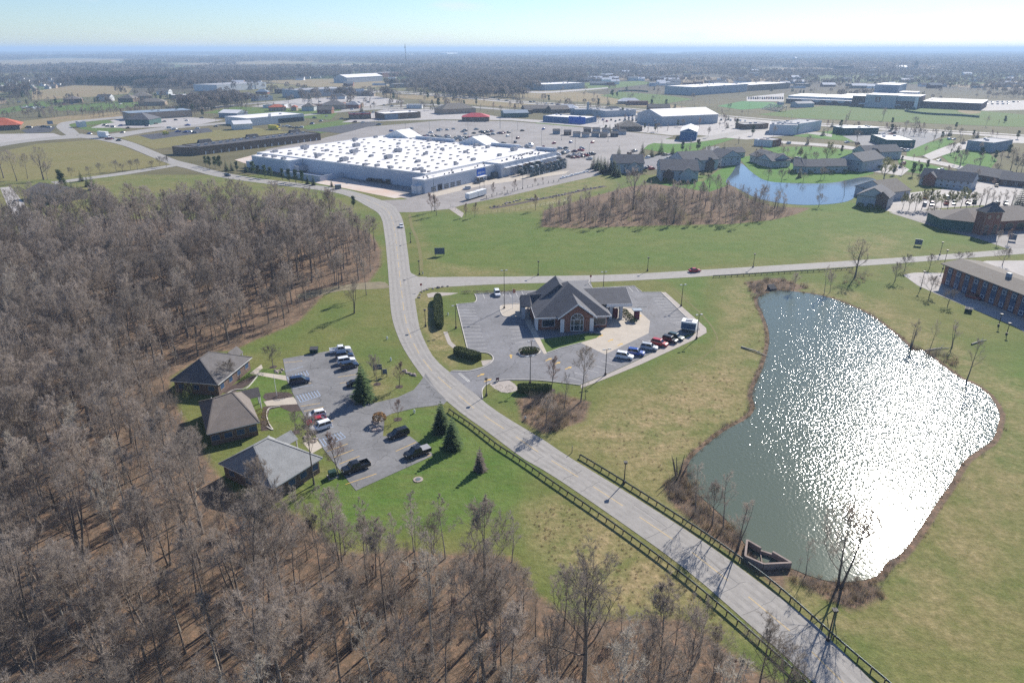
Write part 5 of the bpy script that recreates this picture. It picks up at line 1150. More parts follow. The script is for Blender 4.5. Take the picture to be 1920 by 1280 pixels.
def car_parts(kind):
    Ln, wd, belt, roof, hood, (c0, c1), (r0, r1) = CARK[kind]; h = Ln/2
    P = {}
    b = MB()
    def ring(x, z0, zt, w_, wt): return [(x, -w_, z0), (x, -w_, (z0+zt)/2+.05), (x, -wt, zt), (x, wt, zt), (x, w_, (z0+zt)/2+.05), (x, w_, z0)]
    tail = belt-.02 if kind != 'sedan' else belt+.0
    xs = [(-h, .45, tail-.18, wd*.86, wd*.8), (-h+.12, .3, tail, wd*.96, wd*.88), (-h+.8, .28, belt, wd, wd*.92), (0, .28, belt, wd, wd*.93), (c1, .28, belt-.02, wd, wd*.92), (h-.5, .28, hood+.06, wd*.97, wd*.88), (h-.1, .3, hood-.03, wd*.9, wd*.8), (h, .42, hood-.2, wd*.8, wd*.72)]
    if kind == 'pickup':   # an open load bed behind the cab
        sect(b, [ring(*x) for x in xs[3:]]); b.hull([(-h, -wd, .4), (-.8, -wd, .4), (-.8, wd, .4), (-h, wd, .4)], [(-h, -wd, .62), (-.8, -wd, .62), (-.8, wd, .62), (-h, wd, .62)])
        sect(b, [ring(*x) for x in [(-.85, .28, belt, wd, wd*.93), (0, .28, belt, wd, wd*.93)]])
        for y in (-wd, wd-.1): b.box(-h, y, .62, -.86, y+.1, belt-.02)
        b.box(-h, -wd+.1, .62, -h+.1, wd-.1, belt-.02)
    else: sect(b, [ring(*x) for x in xs])
    wr = wd*.78; wb = wd*.9   # roof panel and pillars
    b.hull([(r0-.05, -wr, roof-.05), (r1+.05, -wr, roof-.05), (r1+.05, wr, roof-.05), (r0-.05, wr, roof-.05)], [(r0+.1, -wr*.85, roof+.03), (r1-.1, -wr*.85, roof+.03), (r1-.1, wr*.85, roof+.03), (r0+.1, wr*.85, roof+.03)])
    for s in (-1, 1):
        for a, c in ((c0, r0), (c1, r1)): b.beam((a, s*wb, belt-.03), (c, s*wr, roof-.03), .09, .1)
        b.beam(((c0+c1)/2-.1, s*(wb+.005), belt-.03), ((r0+r1)/2-.1, s*(wr+.01), roof-.03), .08, .06)
    P['body'] = b
    g = MB(); g.hull([(c0+.02, -wb, belt-.02), (c1, -wb, belt-.02), (c1, wb, belt-.02), (c0+.02, wb, belt-.02)], [(r0, -wr, roof-.051), (r1, -wr, roof-.051), (r1, wr, roof-.051), (r0, wr, roof-.051)])
    P['windows'] = g
    return P, Ln, wd, hood, tail
def tyre_mesh(r=.35):
    b = MB(); n = 14; w_ = .12
    pr = [(r*.62, -w_), (r*.92, -w_), (r, -w_*.6), (r, w_*.6), (r*.92, w_), (r*.62, w_)]
    S = [[(a*math.cos(2*math.pi*k/n), y, a*math.sin(2*math.pi*k/n)) for k in range(n)] for a, y in pr]
    for A, B in zip(S, S[1:]):
        for k in range(n): b.quad(A[k], B[k], B[(k+1) % n], A[(k+1) % n])
    q = MB(); q.tube([(0, -w_*.9, 0), (0, w_*.9, 0)], r*.63, 10); q.poly([(r*.63*math.cos(-k*.628), -w_*.9, r*.63*math.sin(-k*.628)) for k in range(10)])
    return b.mesh('tyre', M['tyre']), q.mesh('rim', M['rim'])
TM, RM = tyre_mesh()
PROTO = {}
def car_meshes(kind):
    if kind in PROTO: return PROTO[kind]
    P, Ln, wd, hood, tail = car_parts(kind)
    hl = MB(); hl.box(-.04, -.2, -.07, .05, .2, .08); tl = MB(); tl.box(-.05, -.12, -.1, .04, .12, .1)
    whl = MB(); whl.tube([(0, -.1, 0), (0, .1, 0)], .12, 6)
    PROTO[kind] = dict(body=P['body'].mesh('body', M['paint']), windows=P['windows'].mesh('windows', M['car_glass']), hl=hl.mesh('headlight', M['headlight']), tl=tl.mesh('taillight', M['taillight']), hub=whl.mesh('wheel', M['steel']), L=Ln, wd=wd, hood=hood, tail=tail)
    f = MB(); b = P['body']; g = P['windows']   # the small version: body, windows and wheels in one
    f.v = list(b.v); f.f = list(b.f); f.m = [0]*len(b.f); i = len(f.v); f.v += g.v; f.f += [tuple(k+i for k in q) for q in g.f]; f.m += [1]*len(g.f)
    for sx in (-1, 1):
        for sy in (-1, 1): f.tube([(sx*Ln*.3, sy*(wd-.2), .33), (sx*Ln*.3, sy*(wd+.01), .33)], .33, 8, 2)
    PROTO[kind]['far'] = f.mesh('parked_car', [M['paint'], M['car_glass'], M['tyre']])
    return PROTO[kind]
COLOURS = {'white': (.75, .76, .78), 'silver': (.42, .44, .46), 'grey': (.14, .15, .16), 'black': (.012, .013, .016), 'navy': (.015, .03, .07), 'red': (.4, .015, .02), 'blue': (.02, .07, .32), 'dark green': (.015, .05, .05), 'dark red': (.17, .015, .015), 'tan': (.3, .24, .17), 'orange': (.5, .12, .03)}
def car(kind, colour, rear, front, label, cat=None, z=.055, sc_=.95, cover=None, rot=0):
    """a car standing between the rear and front points of its wheels on the ground, as the photograph shows them"""
    a, c = at(*rear), at(*front); d = c-a; ang = math.atan2(d.y, d.x)+rot; mid = (a+c)/2
    K = car_meshes(kind); off = Vector((-d.y, d.x, 0)).normalized()*K['wd']*.8
    if off.y < 0: off = -off     # the wheels seen are the near ones
    nm = {'pickup': 'pickup_truck', 'jeep': 'parked_jeep', 'suv': 'parked_suv', 'minivan': 'minivan'}.get(kind, 'parked_car')
    t = thing(nm, label, cat or {'pickup': 'pickup truck', 'suv': 'suv', 'minivan': 'minivan', 'jeep': 'jeep'}.get(kind, 'car'), (mid.x+off.x, mid.y+off.y, z), ang, None, sc_)
    o = link('body', K['body'], t); o.color = (*COLOURS[colour], 1)
    link('windows', K['windows'], t)
    for sx in (-1, 1):
        for sy in (-1, 1):
            wv = link('wheel', K['hub'], t, (sx*K['L']*.3, sy*(K['wd']-.11), .35)); link('tyre', TM, wv); link('rim', RM, wv, rz=0 if sy < 0 else math.pi)
    for sy in (-1, 1):
        link('headlight', K['hl'], t, (K['L']/2-.1, sy*K['wd']*.62, K['hood']-.13)); link('taillight', K['tl'], t, (-K['L']/2+.03, sy*K['wd']*.7, K['tail']-.2))
    if cover:
        b = MB(); b.box(-2.78, -.96, 1.14, -.84, .96, 1.19); b.build('bed_cover', M['grey_roof'], t)
    return t
car('pickup', 'white', (626.6,663.5), (651,660.5), 'white pickup truck at the far corner of the office lot', z=.05)
car('suv', 'navy', (632.5,674.5), (660.6,671), 'dark blue-grey suv between the white pickup and the white suv', z=.05)
car('suv', 'white', (637,684.5), (664,680), 'white suv parked between two dark suvs in the office lot', z=.05)
car('suv', 'navy', (645.4,694), (669,689), 'dark navy suv just above the tall spruce in the office lot', z=.05)
car('minivan', 'navy', (550.5,722), (575,718.5), 'grey-blue minivan beside the blue-striped bay by the path', z=.05)
car('sedan', 'black', (656,727), (681,723.5), 'dark car half hidden behind the tall spruce', z=.05)
car('hatchback', 'white', (609,780.5), (581,786.5), 'white car next to the red car below the planting bed', z=.05)
car('sedan', 'red', (609,793), (582,799), 'red car between two white ones in the office lot', z=.05)
car('suv', 'white', (613.7,804), (595,810), 'white suv nearest the blue-striped bay of the pale office', z=.05)
car('suv', 'black', (765,816), (735,825.5), 'black suv beside the rock bed in the office lot', z=.05)
car('pickup', 'black', (803.6,850), (768.4,862), 'black pickup with flat grey bed cover by the lawn', z=.05, cover=True)
car('pickup', 'black', (686,879), (655,889.5), 'black pickup with open bed parked at the end of the office lot', z=.05)
car('suv', 'white', (1157.5,671.5), (1181.7,675.5), 'white suv at the near end of the row of cars by the bank')
car('suv', 'blue', (1178.5,665), (1204,668.5), 'bright blue suv second in the row by the bank')
car('suv', 'silver', (1204,655), (1228,658.5), 'silver suv between the blue and the red suv by the bank')
car('suv', 'red', (1222.5,646), (1246,651.5), 'bright red suv in the row by the bank')
car('jeep', 'black', (1243.5,640), (1264.5,645.5), 'boxy black off-roader next to the red suv')
car('suv', 'dark green', (1254,634.5), (1275,640), 'dark green suv at the far end of the row by the trailer')
car('suv', 'white', (926,549.5), (929.5,557.5), 'white suv alone in the upper row of the bank lot')
car('sedan', 'red', (1293,511.5), (1315,510), 'red car driving on the side road by the meadow', z=.045)
car('sedan', 'white', (748,421), (751,431), 'white car driving down the main road below the store', z=.05)
car('suv', 'navy', (420,330), (430,331.5), 'dark suv driving past the row of pines', z=.05)
car('suv', 'white', (884,355), (868,356), 'white suv on the drive in front of the tyre shop', z=.04)
car('sedan', 'grey', (888,345.5), (901,344.5), 'grey car parked first outside the blue sign', z=.04)
car('sedan', 'grey', (900,342), (909,341), 'dark silver car parked second outside the blue sign', z=.04)
car('suv', 'black', (916,337), (927,336), 'black suv right of the tyre shop canopy', z=.04)
car('suv', 'dark red', (1815,559), (1830,563), 'dark red suv parked in the shade of the motel', z=.04)
# box truck, trailers
def trailer(name, label, O, U, D, h, wall='white', dark=None, wheels=True, z=.055, zb=.9, roof_bits=True, cat='trailer', group=None):
    t, L = frame_thing(name, label, cat, O, U, group, z=z)
    b = MB(); b.box(0, 0, zb, L, D, zb+h); b.build('body', M[wall], t)
    if dark: b = MB(); b.box(.1, -.03, zb+.15, L-.1, -.005, zb+h*.8); b.build('painted_side_shade', M[dark], t)  # dark sheet: shade on the white side, put in as colour
    for sx in ((.22, .3) if wheels else ()):
        for y in (-.05, D+.05): wv = link('wheel', TM, t, (L*sx, y if y > 0 else .1, .35)); link('rim', RM, wv)
    b = MB(); b.box(L*.05, .2, .45, L*.95, D-.2, zb-.01); b.build('chassis', M['dark_roof'], t)
    if roof_bits: 
        for k in range(2): b = MB(); b.box(L*.25, D*(.25+.3*k), zb+h+.002, L*.7, D*(.25+.3*k)+.5, zb+h+.25); b.build('roof_hatch', M['ac'], t)
    return t, L
trailer('box_trailer', 'white box trailer with shaded side at the bank lot corner', (1275.5,621.6), (1303.5,625.8), 2.8, 2.2, dark='blue_glass')
trailer('storage_container', 'white storage trailer on the store drive, nearer the meadow', (880,376.5), (896,371.5), 2.6, 2.7, wheels=False, z=.04, zb=.8, roof_bits=False)
trailer('storage_container', 'white storage trailer on the store drive, nearer the bare trees', (897,371.2), (912.5,366.5), 2.6, 2.7, wheels=False, z=.04, zb=.8, roof_bits=False)
def box_truck(label, O, U, D, h, wall, cab, z=.05):
    t, L = trailer('box_truck', label, O, U, D, h, wall=wall, z=z, roof_bits=False, cat='truck')
    b = MB(); b.hull([(L+.05, .1, .5), (L+2.2, .1, .5), (L+2.2, D-.1, .5), (L+.05, D-.1, .5)], [(L+.05, .1, 2.4), (L+1.4, .15, 2.4), (L+1.4, D-.15, 2.4), (L+.05, D-.1, 2.4)]); b.build('cab', M[cab], t)
    b = MB(); b.hull([(L+1.82, .15, 1.6), (L+1.9, .15, 1.6), (L+1.9, D-.15, 1.6), (L+1.82, D-.15, 1.6)], [(L+1.43, .2, 2.3), (L+1.5, .2, 2.3), (L+1.5, D-.2, 2.3), (L+1.43, D-.2, 2.3)]); b.build('windscreen', M['car_glass'], t)
    for y in (.1, D-.1): wv = link('wheel', TM, t, (L+1.2, y, .35)); link('rim', RM, wv)
box_truck('white box truck waiting at the left road junction', (184,258.5), (200,259.5), 3, 4.5, 'white', 'white')
box_truck('yellow box truck parked by the car showroom', (503,243), (519,244), 3, 3.2, 'yellow_truck', 'yellow_truck', z=.04)
box_truck('small yellow van parked on the dark service lot', (308,253.2), (314,252.6), 2.4, 2.2, 'yellow_truck', 'yellow_truck', z=.045)
# the parked cars too small to show their parts
KIND = ['sedan', 'suv', 'suv', 'hatchback', 'minivan', 'pickup']
for k in KIND: car_meshes(k)
CN = ['white', 'silver', 'grey', 'black', 'black', 'navy', 'red', 'blue', 'grey', 'dark red', 'white', 'silver', 'navy', 'tan']
rc = random.Random(9)
def lot_cars(pts, heading, place, group, jitter=.08, z=.04):
    for x, y in pts:
        p = at(x, y); kd = rc.choice(KIND); cn = rc.choice(CN); word = {'suv': 'suv', 'pickup': 'pickup', 'minivan': 'minivan'}.get(kd, 'car')
        o = link('parked_car', PROTO[kd]['far'], None, (p.x, p.y, z), rz=heading+(math.pi if rc.random() < .5 else 0)+rc.uniform(-jitter, jitter))
        o.color = (*COLOURS[cn], 1); tag(o, f'small {cn} {word} parked {place}', word, group)
STA = math.radians(55.4)
def conv(L): return [(760+x/5.333, 240+y/5.333) for x, y in L]
A1 = [(120,62),(255,54),(335,32),(350,24),(420,25),(485,15),(58,15),(710,20),(575,43),(600,33),(685,58),(600,65),(230,83),(195,88),(275,92),(300,84),(415,83),(435,90),(370,103),(335,97),(430,113),(405,101),(465,117),(490,124),(500,107),(525,112),(545,100),(570,108),(580,122),(597,100),(612,108),(635,101),(650,113),(600,128),(560,131),(622,135),(650,128),(668,101),(690,110),(704,128),(732,92),(757,84),(715,95),(742,113),(772,108),(792,101),(812,108),(800,73),(835,75),(820,47),(845,40),(865,37),(800,45),(760,45),(780,53),(880,68),(935,58),(975,53),(1035,51),(960,60),(850,178),(872,184),(830,184),(940,202),(967,203),(1025,197),(1040,208),(1075,198),(1060,205),(1135,192),(1160,209),(1215,182),(1222,198),(1257,172),(1247,193)]
A2 = [(1025,88),(1125,110),(975,163),(1100,150),(1170,33),(1380,18),(1380,197),(1485,160),(1655,150),(1870,152)]
A3 = [(1550,213),(1600,211),(1620,238),(1690,243),(1755,231),(1770,211),(1570,264),(1590,257),(1605,252),(1530,273),(1690,278),(1725,283),(1740,273),(1635,293),(1680,303),(1720,298),(1775,293),(1800,283),(1825,278),(1845,268),(1870,268),(1535,308),(1490,222),(1840,318)]
lot_cars(conv(A1), STA+math.pi/2, 'in the crowded rows before the store front', 'cars in the store rows')
lot_cars(conv(A2), STA, 'or moving alone on the open part of the store lot', 'lone cars on the store lot', .4)
lot_cars(conv(A3), STA+math.pi/2, 'in the rows beyond the steel racks', 'cars beyond the racks')
lot_cars([(x, y) for x in range(1172, 1240, 7) for y in (219, 223, 227)]+[(1352+9*k, 226+k*.4) for k in range(6)]+[(1130+8*k, 226+(k % 2)*2.5) for k in range(6)], R(75), 'in the sales rows beside the huge white dealership', 'dealership cars')
lot_cars([(1722+(k % 9)*13+rc.uniform(-2, 2), 374+(k//9)*12-(k % 9)*.5+rc.uniform(-1, 1)) for k in range(19) if k % 3]+[(1868,350),(1870,383),(1885,384),(1905,388)], R(60), 'behind the budding trees of the apartments', 'apartment cars by the trees')
lot_cars([(1211,317),(1216,315),(1222,318),(1237,304),(1238,308),(1252,300),(1246,292),(1263,299),(1270,298),(1276,297),(1214,297),(1190,285),(1180,289),(1595,308),(1578,302),(1590,301),(1693,308),(1500,300),(1492,299),(1484,304),(1760,302),(1758,322),(1765,321),(1825,341)], R(40), 'by the lakeside apartment blocks', 'apartment cars')
lot_cars([(1648,254),(1655,253),(1662,255),(1670,254),(1676,251),(1668,247),(1645,266),(1656,271),(1652,268),(1688,282),(1694,284),(1700,284),(1600,253),(1610,254),(1588,268),(1608,271),(1478,270),(1780,262),(1788,262),(1806,270)], R(30), 'outside the dark green store', 'cars by the dark green store')
lot_cars([(52,240),(57,240),(86,239),(92,240),(80,239),(200,253.5),(230,249.5),(204,262),(210,261),(223,264.5),(168,252),(155,232),(196,236),(202,238),(212,239),(226,237),(240,241),(276,237),(292,233),(318,241),(325,244),(327,243),(334,248),(348,249),(356,248),(370,242),(405,238),(352,236),(378,222),(452,221),(448,226),(350,227),(330,226),(308,229),(365,250)], R(10), 'or driving near the left-hand shops', 'cars by the left-hand shops', .5)
lot_cars([(40+k*3.2, 201.5+(k % 3)*1.6) for k in range(14)]+[(96,195.5),(104,196),(120,196.5),(132,195.5),(136,196),(226,196),(250,196),(256,198),(36,192),(40,193)], R(80), 'in the long row by the hip-roofed hall at the left', 'cars at the left-hand hall')
lot_cars([(523,236),(532,238),(540,238),(546,240),(556,241),(565,240),(556,245),(585,233),(602,228),(590,222),(612,219),(665,230),(680,231),(710,235),(748,247),(734,247),(640,224),(685,215),(700,212),(660,206),(676,200),(720,198),(735,200),(650,196),(630,194),(600,192),(672,193),(690,193),(700,196),(612,196)], R(20), 'or driving between the shops beyond the superstore', 'cars beyond the superstore', .8)
lot_cars([(881,180),(935,188.5),(950,190),(995,192),(1002,191.5),(1024,195),(1035,196),(1046,197),(1168,209),(1264,204),(1027,180),(840,171),(1162,171)], R(-20), 'as a speck driving along the highway', 'cars on the highway', .1)
lot_cars([(1404+(k % 16)*4.2, 184+(k//16)*2.2) for k in range(32)]+[(1780+(k % 14)*10, 192+(k//14)*4) for k in range(26)], R(80), 'in the school lots as a tiny speck', 'cars at the school')
# ------------------------------------------------------------------ trees
def bare_tree(seed, H, fork, spread, n1, trunk_r, stems=1, up=.75, twigs=4, lean=0., fine=1.):
    """leafless tree: tapered trunk, three orders of limbs and a haze of fine twigs"""
    r = random.Random(seed); tr, cr = MB(), MB()
    def rv(s): return Vector((r.uniform(-s, s), r.uniform(-s, s), r.uniform(-s, s)))
    def twig(b, p, d, L, wd):
        a = d.cross(rv(1)); a = a.normalized()*wd if a.length > 1e-4 else Vector((wd, 0, 0)); b.poly([p-a, p+a, p+d*L])
    def limb(b, p, d, L, rad, lev, segs, sides, bend):
        pts = [p.copy()]; q = p.copy(); dd = d.copy()
        for k in range(segs):
            dd = (dd+rv(bend)+Vector((0, 0, .12 if lev < 3 else .05))).normalized(); q = q+dd*(L/segs); pts.append(q.copy())
        if sides > 2: b.tube(pts, [rad*(1-.75*k/segs) for k in range(segs+1)], sides, 0, cap=False)
        else:
            a = d.cross(rv(1)).normalized()
            for k in range(segs):
                w0, w1 = rad*(1-.7*k/segs), rad*(1-.7*(k+1)/segs); b.quad(pts[k]-a*w0, pts[k]+a*w0, pts[k+1]+a*w1, pts[k+1]-a*w1)
        return pts
    def side(d, ang):
        a = d.cross(rv(1)).normalized(); return (d*math.cos(ang)+a*math.sin(ang)).normalized()
    def grow(p, d, L, rad, lev):
        segs = (5, 4, 3)[lev-1]; sides = (5, 3, 2)[lev-1]
        pts = limb(cr, p, d, L, rad, lev, segs, sides, (.16, .2, .24)[lev-1])
        if lev < 3:
            n = (7, 5)[lev-1]
            for k in range(n):
                f = .25+.75*(k+r.random())/n; i = min(int(f*segs), segs-1); q = pts[i].lerp(pts[i+1], f*segs-i)
                dd = side((pts[i+1]-pts[i]).normalized(), r.uniform(.5, 1.0)); dd.z += .2; dd.normalize()
                grow(q, dd, L*r.uniform(.34, .55)*(1.15-.5*f), rad*.42, lev+1)
        else:
            for k in range(twigs*2):
                f = r.random(); i = min(int(f*segs), segs-1); q = pts[i].lerp(pts[i+1], f*segs-i)
                twig(cr, q, side((pts[i+1]-pts[i]).normalized(), r.uniform(.3, .9)), L*r.uniform(.4, .8)+.25, .016*fine)
    for s in range(stems):
        base = Vector((r.uniform(-.5, .5)*(stems > 1), r.uniform(-.5, .5)*(stems > 1), -.1)); dd = Vector((r.uniform(-.05, .05)+lean, r.uniform(-.05, .05), 1))
        if stems > 1: dd += Vector((base.x, base.y, 0))*.35
        pts = [base]; q = base.copy(); dd.normalize(); S = 9; Hs = H*r.uniform(.85, 1) if stems > 1 else H
        for k in range(S): dd = (dd+rv(.05)+Vector((0, 0, .03))).normalized(); q = q+dd*Hs*.93/S; pts.append(q.copy())
        rad = [max(trunk_r*(1-.93*(k/S)**.9), .03)*(1.25 if k == 0 else 1) for k in range(S+1)]
        tr.tube(pts, rad, 7, cap=False)
        n = max(4, n1//stems)
        for k in range(n):
            f = fork+(1-fork)*(k+r.random()*.8)/n; i = min(int(f*S), S-1); q = pts[i].lerp(pts[i+1], f*S-i)
            az_ = k*2.4+r.uniform(-.5, .5); el_ = up*r.uniform(.75, 1.2)+.25*f
            d = Vector((math.cos(az_)*math.cos(el_), math.sin(az_)*math.cos(el_), math.sin(el_)))
            L = spread*r.uniform(.75, 1.15)*(1.1-.75*max(0, (f-fork)/(1-fork))**1.3)
            grow(q, d, L, max(.035, trunk_r*.45*(1.05-f)), 1)
    return tr, cr
def needle_tree(seed, H, rad, tiers=13, base=.06, col=None):
    r = random.Random(seed); tr, cr = MB(), MB(); tr.tube([(0, 0, -.1), (0, 0, H*.5), (0, 0, H*.97)], [H*.02, H*.013, .02], 6)
    for k in range(tiers):
        f = k/(tiers-1); z = H*(base+(.95-base)*f); L = rad*(1-f)**.85+.18; n = max(6, int(18*(1-f)+6))
        for q in range(n):
            a = 2*math.pi*q/n+r.uniform(-.3, .3)+k; l = L*r.uniform(.7, 1.12); dz = -.22*l+r.uniform(-.15, .12)*l; ca, sa = math.cos(a), math.sin(a)
            p0 = Vector((0, 0, z)); p1 = Vector((ca*l, sa*l, z+dz)); sd_ = Vector((-sa, ca, 0))
            for s in range(6):     # sprays along the branch
                t0 = s/6; p = p0.lerp(p1, t0+.12); w_ = l*.36*(1.1-t0)+.14
                for e in (-1, 1): cr.poly([p, p+sd_*e*w_+Vector((ca, sa, 0))*w_*.7+Vector((0, 0, r.uniform(-.2, .1)*w_)), p+Vector((ca, sa, 0))*w_*.75+Vector((0, 0, .1*w_))])
            cr.poly([p1-sd_*.1, p1+sd_*.1, p1+Vector((ca, sa, -.1))*l*.2])
    return tr, cr
def leafy_mass(seed, dims, n, leaf, soft=.25, m=0):
    """rounded clipped plant of many small leaf faces around a dark core"""
    r = random.Random(seed); b = MB(); X, Y, Z = dims
    for k in range(n):
        a = r.uniform(0, 2*math.pi); zc = r.uniform(-.2, 1); s = (1-max(zc, 0)**2.6)**.5*(1-soft*r.random()**2)
        p = Vector((math.cos(a)*s*X/2, math.sin(a)*s*Y/2, max(.04, (zc*.5+.5)*Z*(1-.06*r.random())))); q = Vector((r.uniform(-1, 1), r.uniform(-1, 1), r.uniform(-.4, 1))).normalized()*leaf; w_ = q.cross(Vector((r.uniform(-1, 1), r.uniform(-1, 1), r.uniform(-1, 1)))).normalized()*leaf*.6
        b.quad(p-q*.5, p+w_*.5, p+q*.5, p-w_*.5)
    return b
TREES = {}
def species(key, parts, bark, crown):
    TREES[key] = (parts[0].mesh('trunk', M[bark], True), parts[1].mesh('crown', M[crown]))
for k in range(5): species(f'wood{k}', bare_tree(40+k, 17, (.38, .45, .3, .5, .42)[k], (6.4, 5.4, 7.2, 4.8, 6.0)[k], (13, 12, 14, 12, 12)[k], (.26, .21, .32, .19, .24)[k], twigs=5, fine=1.1), 'bark', 'twig')
species('pale0', bare_tree(61, 17, .4, 5, 9, .24, twigs=3, fine=1.3), 'pale_bark', 'pale_twig')
species('pale1', bare_tree(62, 14, .35, 3.4, 8, .14, twigs=3, fine=1.2), 'pale_bark', 'pale_twig')
species('oak', bare_tree(63, 16, .22, 7.5, 13, .42, up=.55), 'bark', 'twig')
species('young', bare_tree(64, 6, .25, 2.1, 10, .09, up=.85, twigs=3, fine=.7), 'bark', 'red_twig')
species('young2', bare_tree(65, 6, .3, 2.4, 9, .09, up=.7, twigs=3, fine=.7), 'bark', 'twig')
species('orchard', bare_tree(66, 5, .25, 3.1, 10, .13, up=.5, twigs=3, fine=.8), 'bark', 'brush')
species('multi', bare_tree(67, 15, .3, 4, 12, .2, stems=3, up=.9, twigs=3), 'bark', 'twig')
species('willow', bare_tree(68, 11, .15, 6, 13, .35, up=.6, twigs=6, fine=2.2), 'bark', 'bud_twig')
species('bud', bare_tree(69, 9, .25, 4, 11, .18, up=.7, twigs=5, fine=1.8), 'bark', 'bud_twig')
species('spindly', bare_tree(70, 11, .3, 3.0, 7, .12, up=.9, twigs=1), 'bark', 'twig')
species('broad', bare_tree(76, 15.5, .2, 7.5, 18, .21, stems=2, up=.8, twigs=3, fine=1.2), 'bark', 'twig')
species('leaning', bare_tree(71, 13, .35, 4, 7, .2, up=.8, twigs=2, lean=.22), 'bark', 'twig')
for k in range(3): species(f'fir{k}', needle_tree(80+k, 10, (2.9, 2.5, 2.2)[k]), 'bark', 'needles')
species('larch', needle_tree(83, 10, 2.6, 9), 'bark', 'brush')
def pine(seed):
    tr, cr = MB(), MB(); r = random.Random(seed); tr.tube([(0, 0, -.1), (.1, 0, 3), (0, .1, 6.4)], [.18, .13, .05], 6)
    for k in range(26):
        z = r.uniform(2, 7); a = r.uniform(0, 6.28); d = r.uniform(.2, 1.7)*(1-abs(z-4)/4.2); c = Vector((math.cos(a)*d, math.sin(a)*d, z))
        for q in range(46):
            e = Vector((r.gauss(0, 1), r.gauss(0, 1), r.gauss(0, .7))).normalized(); p = c+e*r.uniform(.3, .8); w_ = e.cross(Vector((r.random(), r.random(), r.random()))).normalized()*.14; cr.poly([p-w_, p+w_, p+e*.42])
    return tr, cr
for k in range(2): species(f'pine{k}', pine(90+k), 'bark', 'needles')
def tree(key, px, H, label, name='bare_tree', cat='tree', group=None, rz=None, proto=None):
    p = at(*px) if not isinstance(px, Vector) else px
    h0 = {'young': 6, 'young2': 6, 'orchard': 5, 'multi': 15, 'willow': 11, 'bud': 9, 'spindly': 11, 'leaning': 13, 'broad': 15.5, 'oak': 16, 'pale1': 14}.get(key, 10 if key.startswith('fir') or key == 'larch' else 7.2 if key.startswith('pine') else 17)
    t = thing(name, label, cat, (p.x, p.y, 0), rnd.uniform(0, 6.28) if rz is None else rz, group, H/h0)
    a, c = TREES[key]; link('trunk', a, t); link('crown', c, t); return t
def stuff_gn(name, pts, templates, parent=None):
    """many small plants as one mass: (x, y, z, turn, size, sort) per plant"""
    col = bpy.data.collections.new(name+'_sorts')
    for i, (mesh_list, tag_) in enumerate(templates):
        o = bpy.data.objects.new(f'{name}_sort_{i:02d}', mesh_list); col.objects.link(o)
    me = bpy.data.meshes.new(name); me.from_pydata([p[:3] for p in pts], [], [])
    for nm, k, ty in (('turn', 3, 'FLOAT'), ('size', 4, 'FLOAT'), ('sort', 5, 'INT')):
        a = me.attributes.new(nm, ty, 'POINT'); a.data.foreach_set('value', [p[k] for p in pts])
    o = link(name, me, kind='stuff')
    g = bpy.data.node_groups.new(name, 'GeometryNodeTree'); N, L = g.nodes, g.links
    g.interface.new_socket('Geometry', in_out='INPUT', socket_type='NodeSocketGeometry'); g.interface.new_socket('Geometry', in_out='OUTPUT', socket_type='NodeSocketGeometry')
    gi, go = N.new('NodeGroupInput'), N.new('NodeGroupOutput'); ci = N.new('GeometryNodeCollectionInfo'); ci.inputs['Collection'].default_value = col
    ci.inputs['Separate Children'].default_value = True; ci.inputs['Reset Children'].default_value = True
    iop = N.new('GeometryNodeInstanceOnPoints'); iop.inputs['Pick Instance'].default_value = True
    def at_(nm, ty): n = N.new('GeometryNodeInputNamedAttribute'); n.data_type = ty; n.inputs['Name'].default_value = nm; return n.outputs['Attribute']
    cx = N.new('ShaderNodeCombineXYZ'); L.new(at_('turn', 'FLOAT'), cx.inputs['Z'])
    L.new(gi.outputs[0], iop.inputs['Points']); L.new(ci.outputs[0], iop.inputs['Instance']); L.new(at_('sort', 'INT'), iop.inputs['Instance Index']); L.new(cx.outputs[0], iop.inputs['Rotation']); L.new(at_('size', 'FLOAT'), iop.inputs['Scale'])
    L.new(iop.outputs[0], go.inputs[0]); md = o.modifiers.new('plants', 'NODES'); md.node_group = g
    return o
def joined(key):
    a, c = TREES[key]; b = bpy.data.meshes.new('tree_'+key)
    va = [v.co[:] for v in a.vertices]; vc = [v.co[:] for v in c.vertices]; n = len(va)
    fa = [tuple(p.vertices) for p in a.polygons]; fc = [tuple(i+n for i in p.vertices) for p in c.polygons]
    b.from_pydata(va+vc, [], fa+fc); b.materials.append(a.materials[0]); b.materials.append(c.materials[0])
    b.polygons.foreach_set('material_index', [0]*len(fa)+[1]*len(fc)); b.update(); return b
def brush_mesh(seed, H, n, spread, mat, wd=.018):
    r = random.Random(seed); b = MB()
    for k in range(n):
        a = r.uniform(0, 6.28); d = Vector((math.cos(a)*r.uniform(.05, .7), math.sin(a)*r.uniform(.05, .7), 1)).normalized(); p = Vector((r.uniform(-1, 1)*spread*.4, r.uniform(-1, 1)*spread*.4, 0)); l = H*r.uniform(.5, 1)
        s = d.cross(Vector((r.uniform(-1, 1), r.uniform(-1, 1), .1))).normalized()*wd; m = p+d*l*.55; e = m+(d+Vector((r.uniform(-.4, .4), r.uniform(-.4, .4), .1))).normalized()*l*.5
        b.quad(p-s, p+s, m+s*.7, m-s*.7); b.poly([m-s*.7, m+s*.7, e])
        for q in range(4): t = r.random(); z = p.lerp(e, .35+.6*t); dd = Vector((r.uniform(-1, 1), r.uniform(-1, 1), r.uniform(.2, 1))).normalized(); b.poly([z-s*.6, z+s*.6, z+dd*l*.3])
    return b.mesh('brush', M[mat])

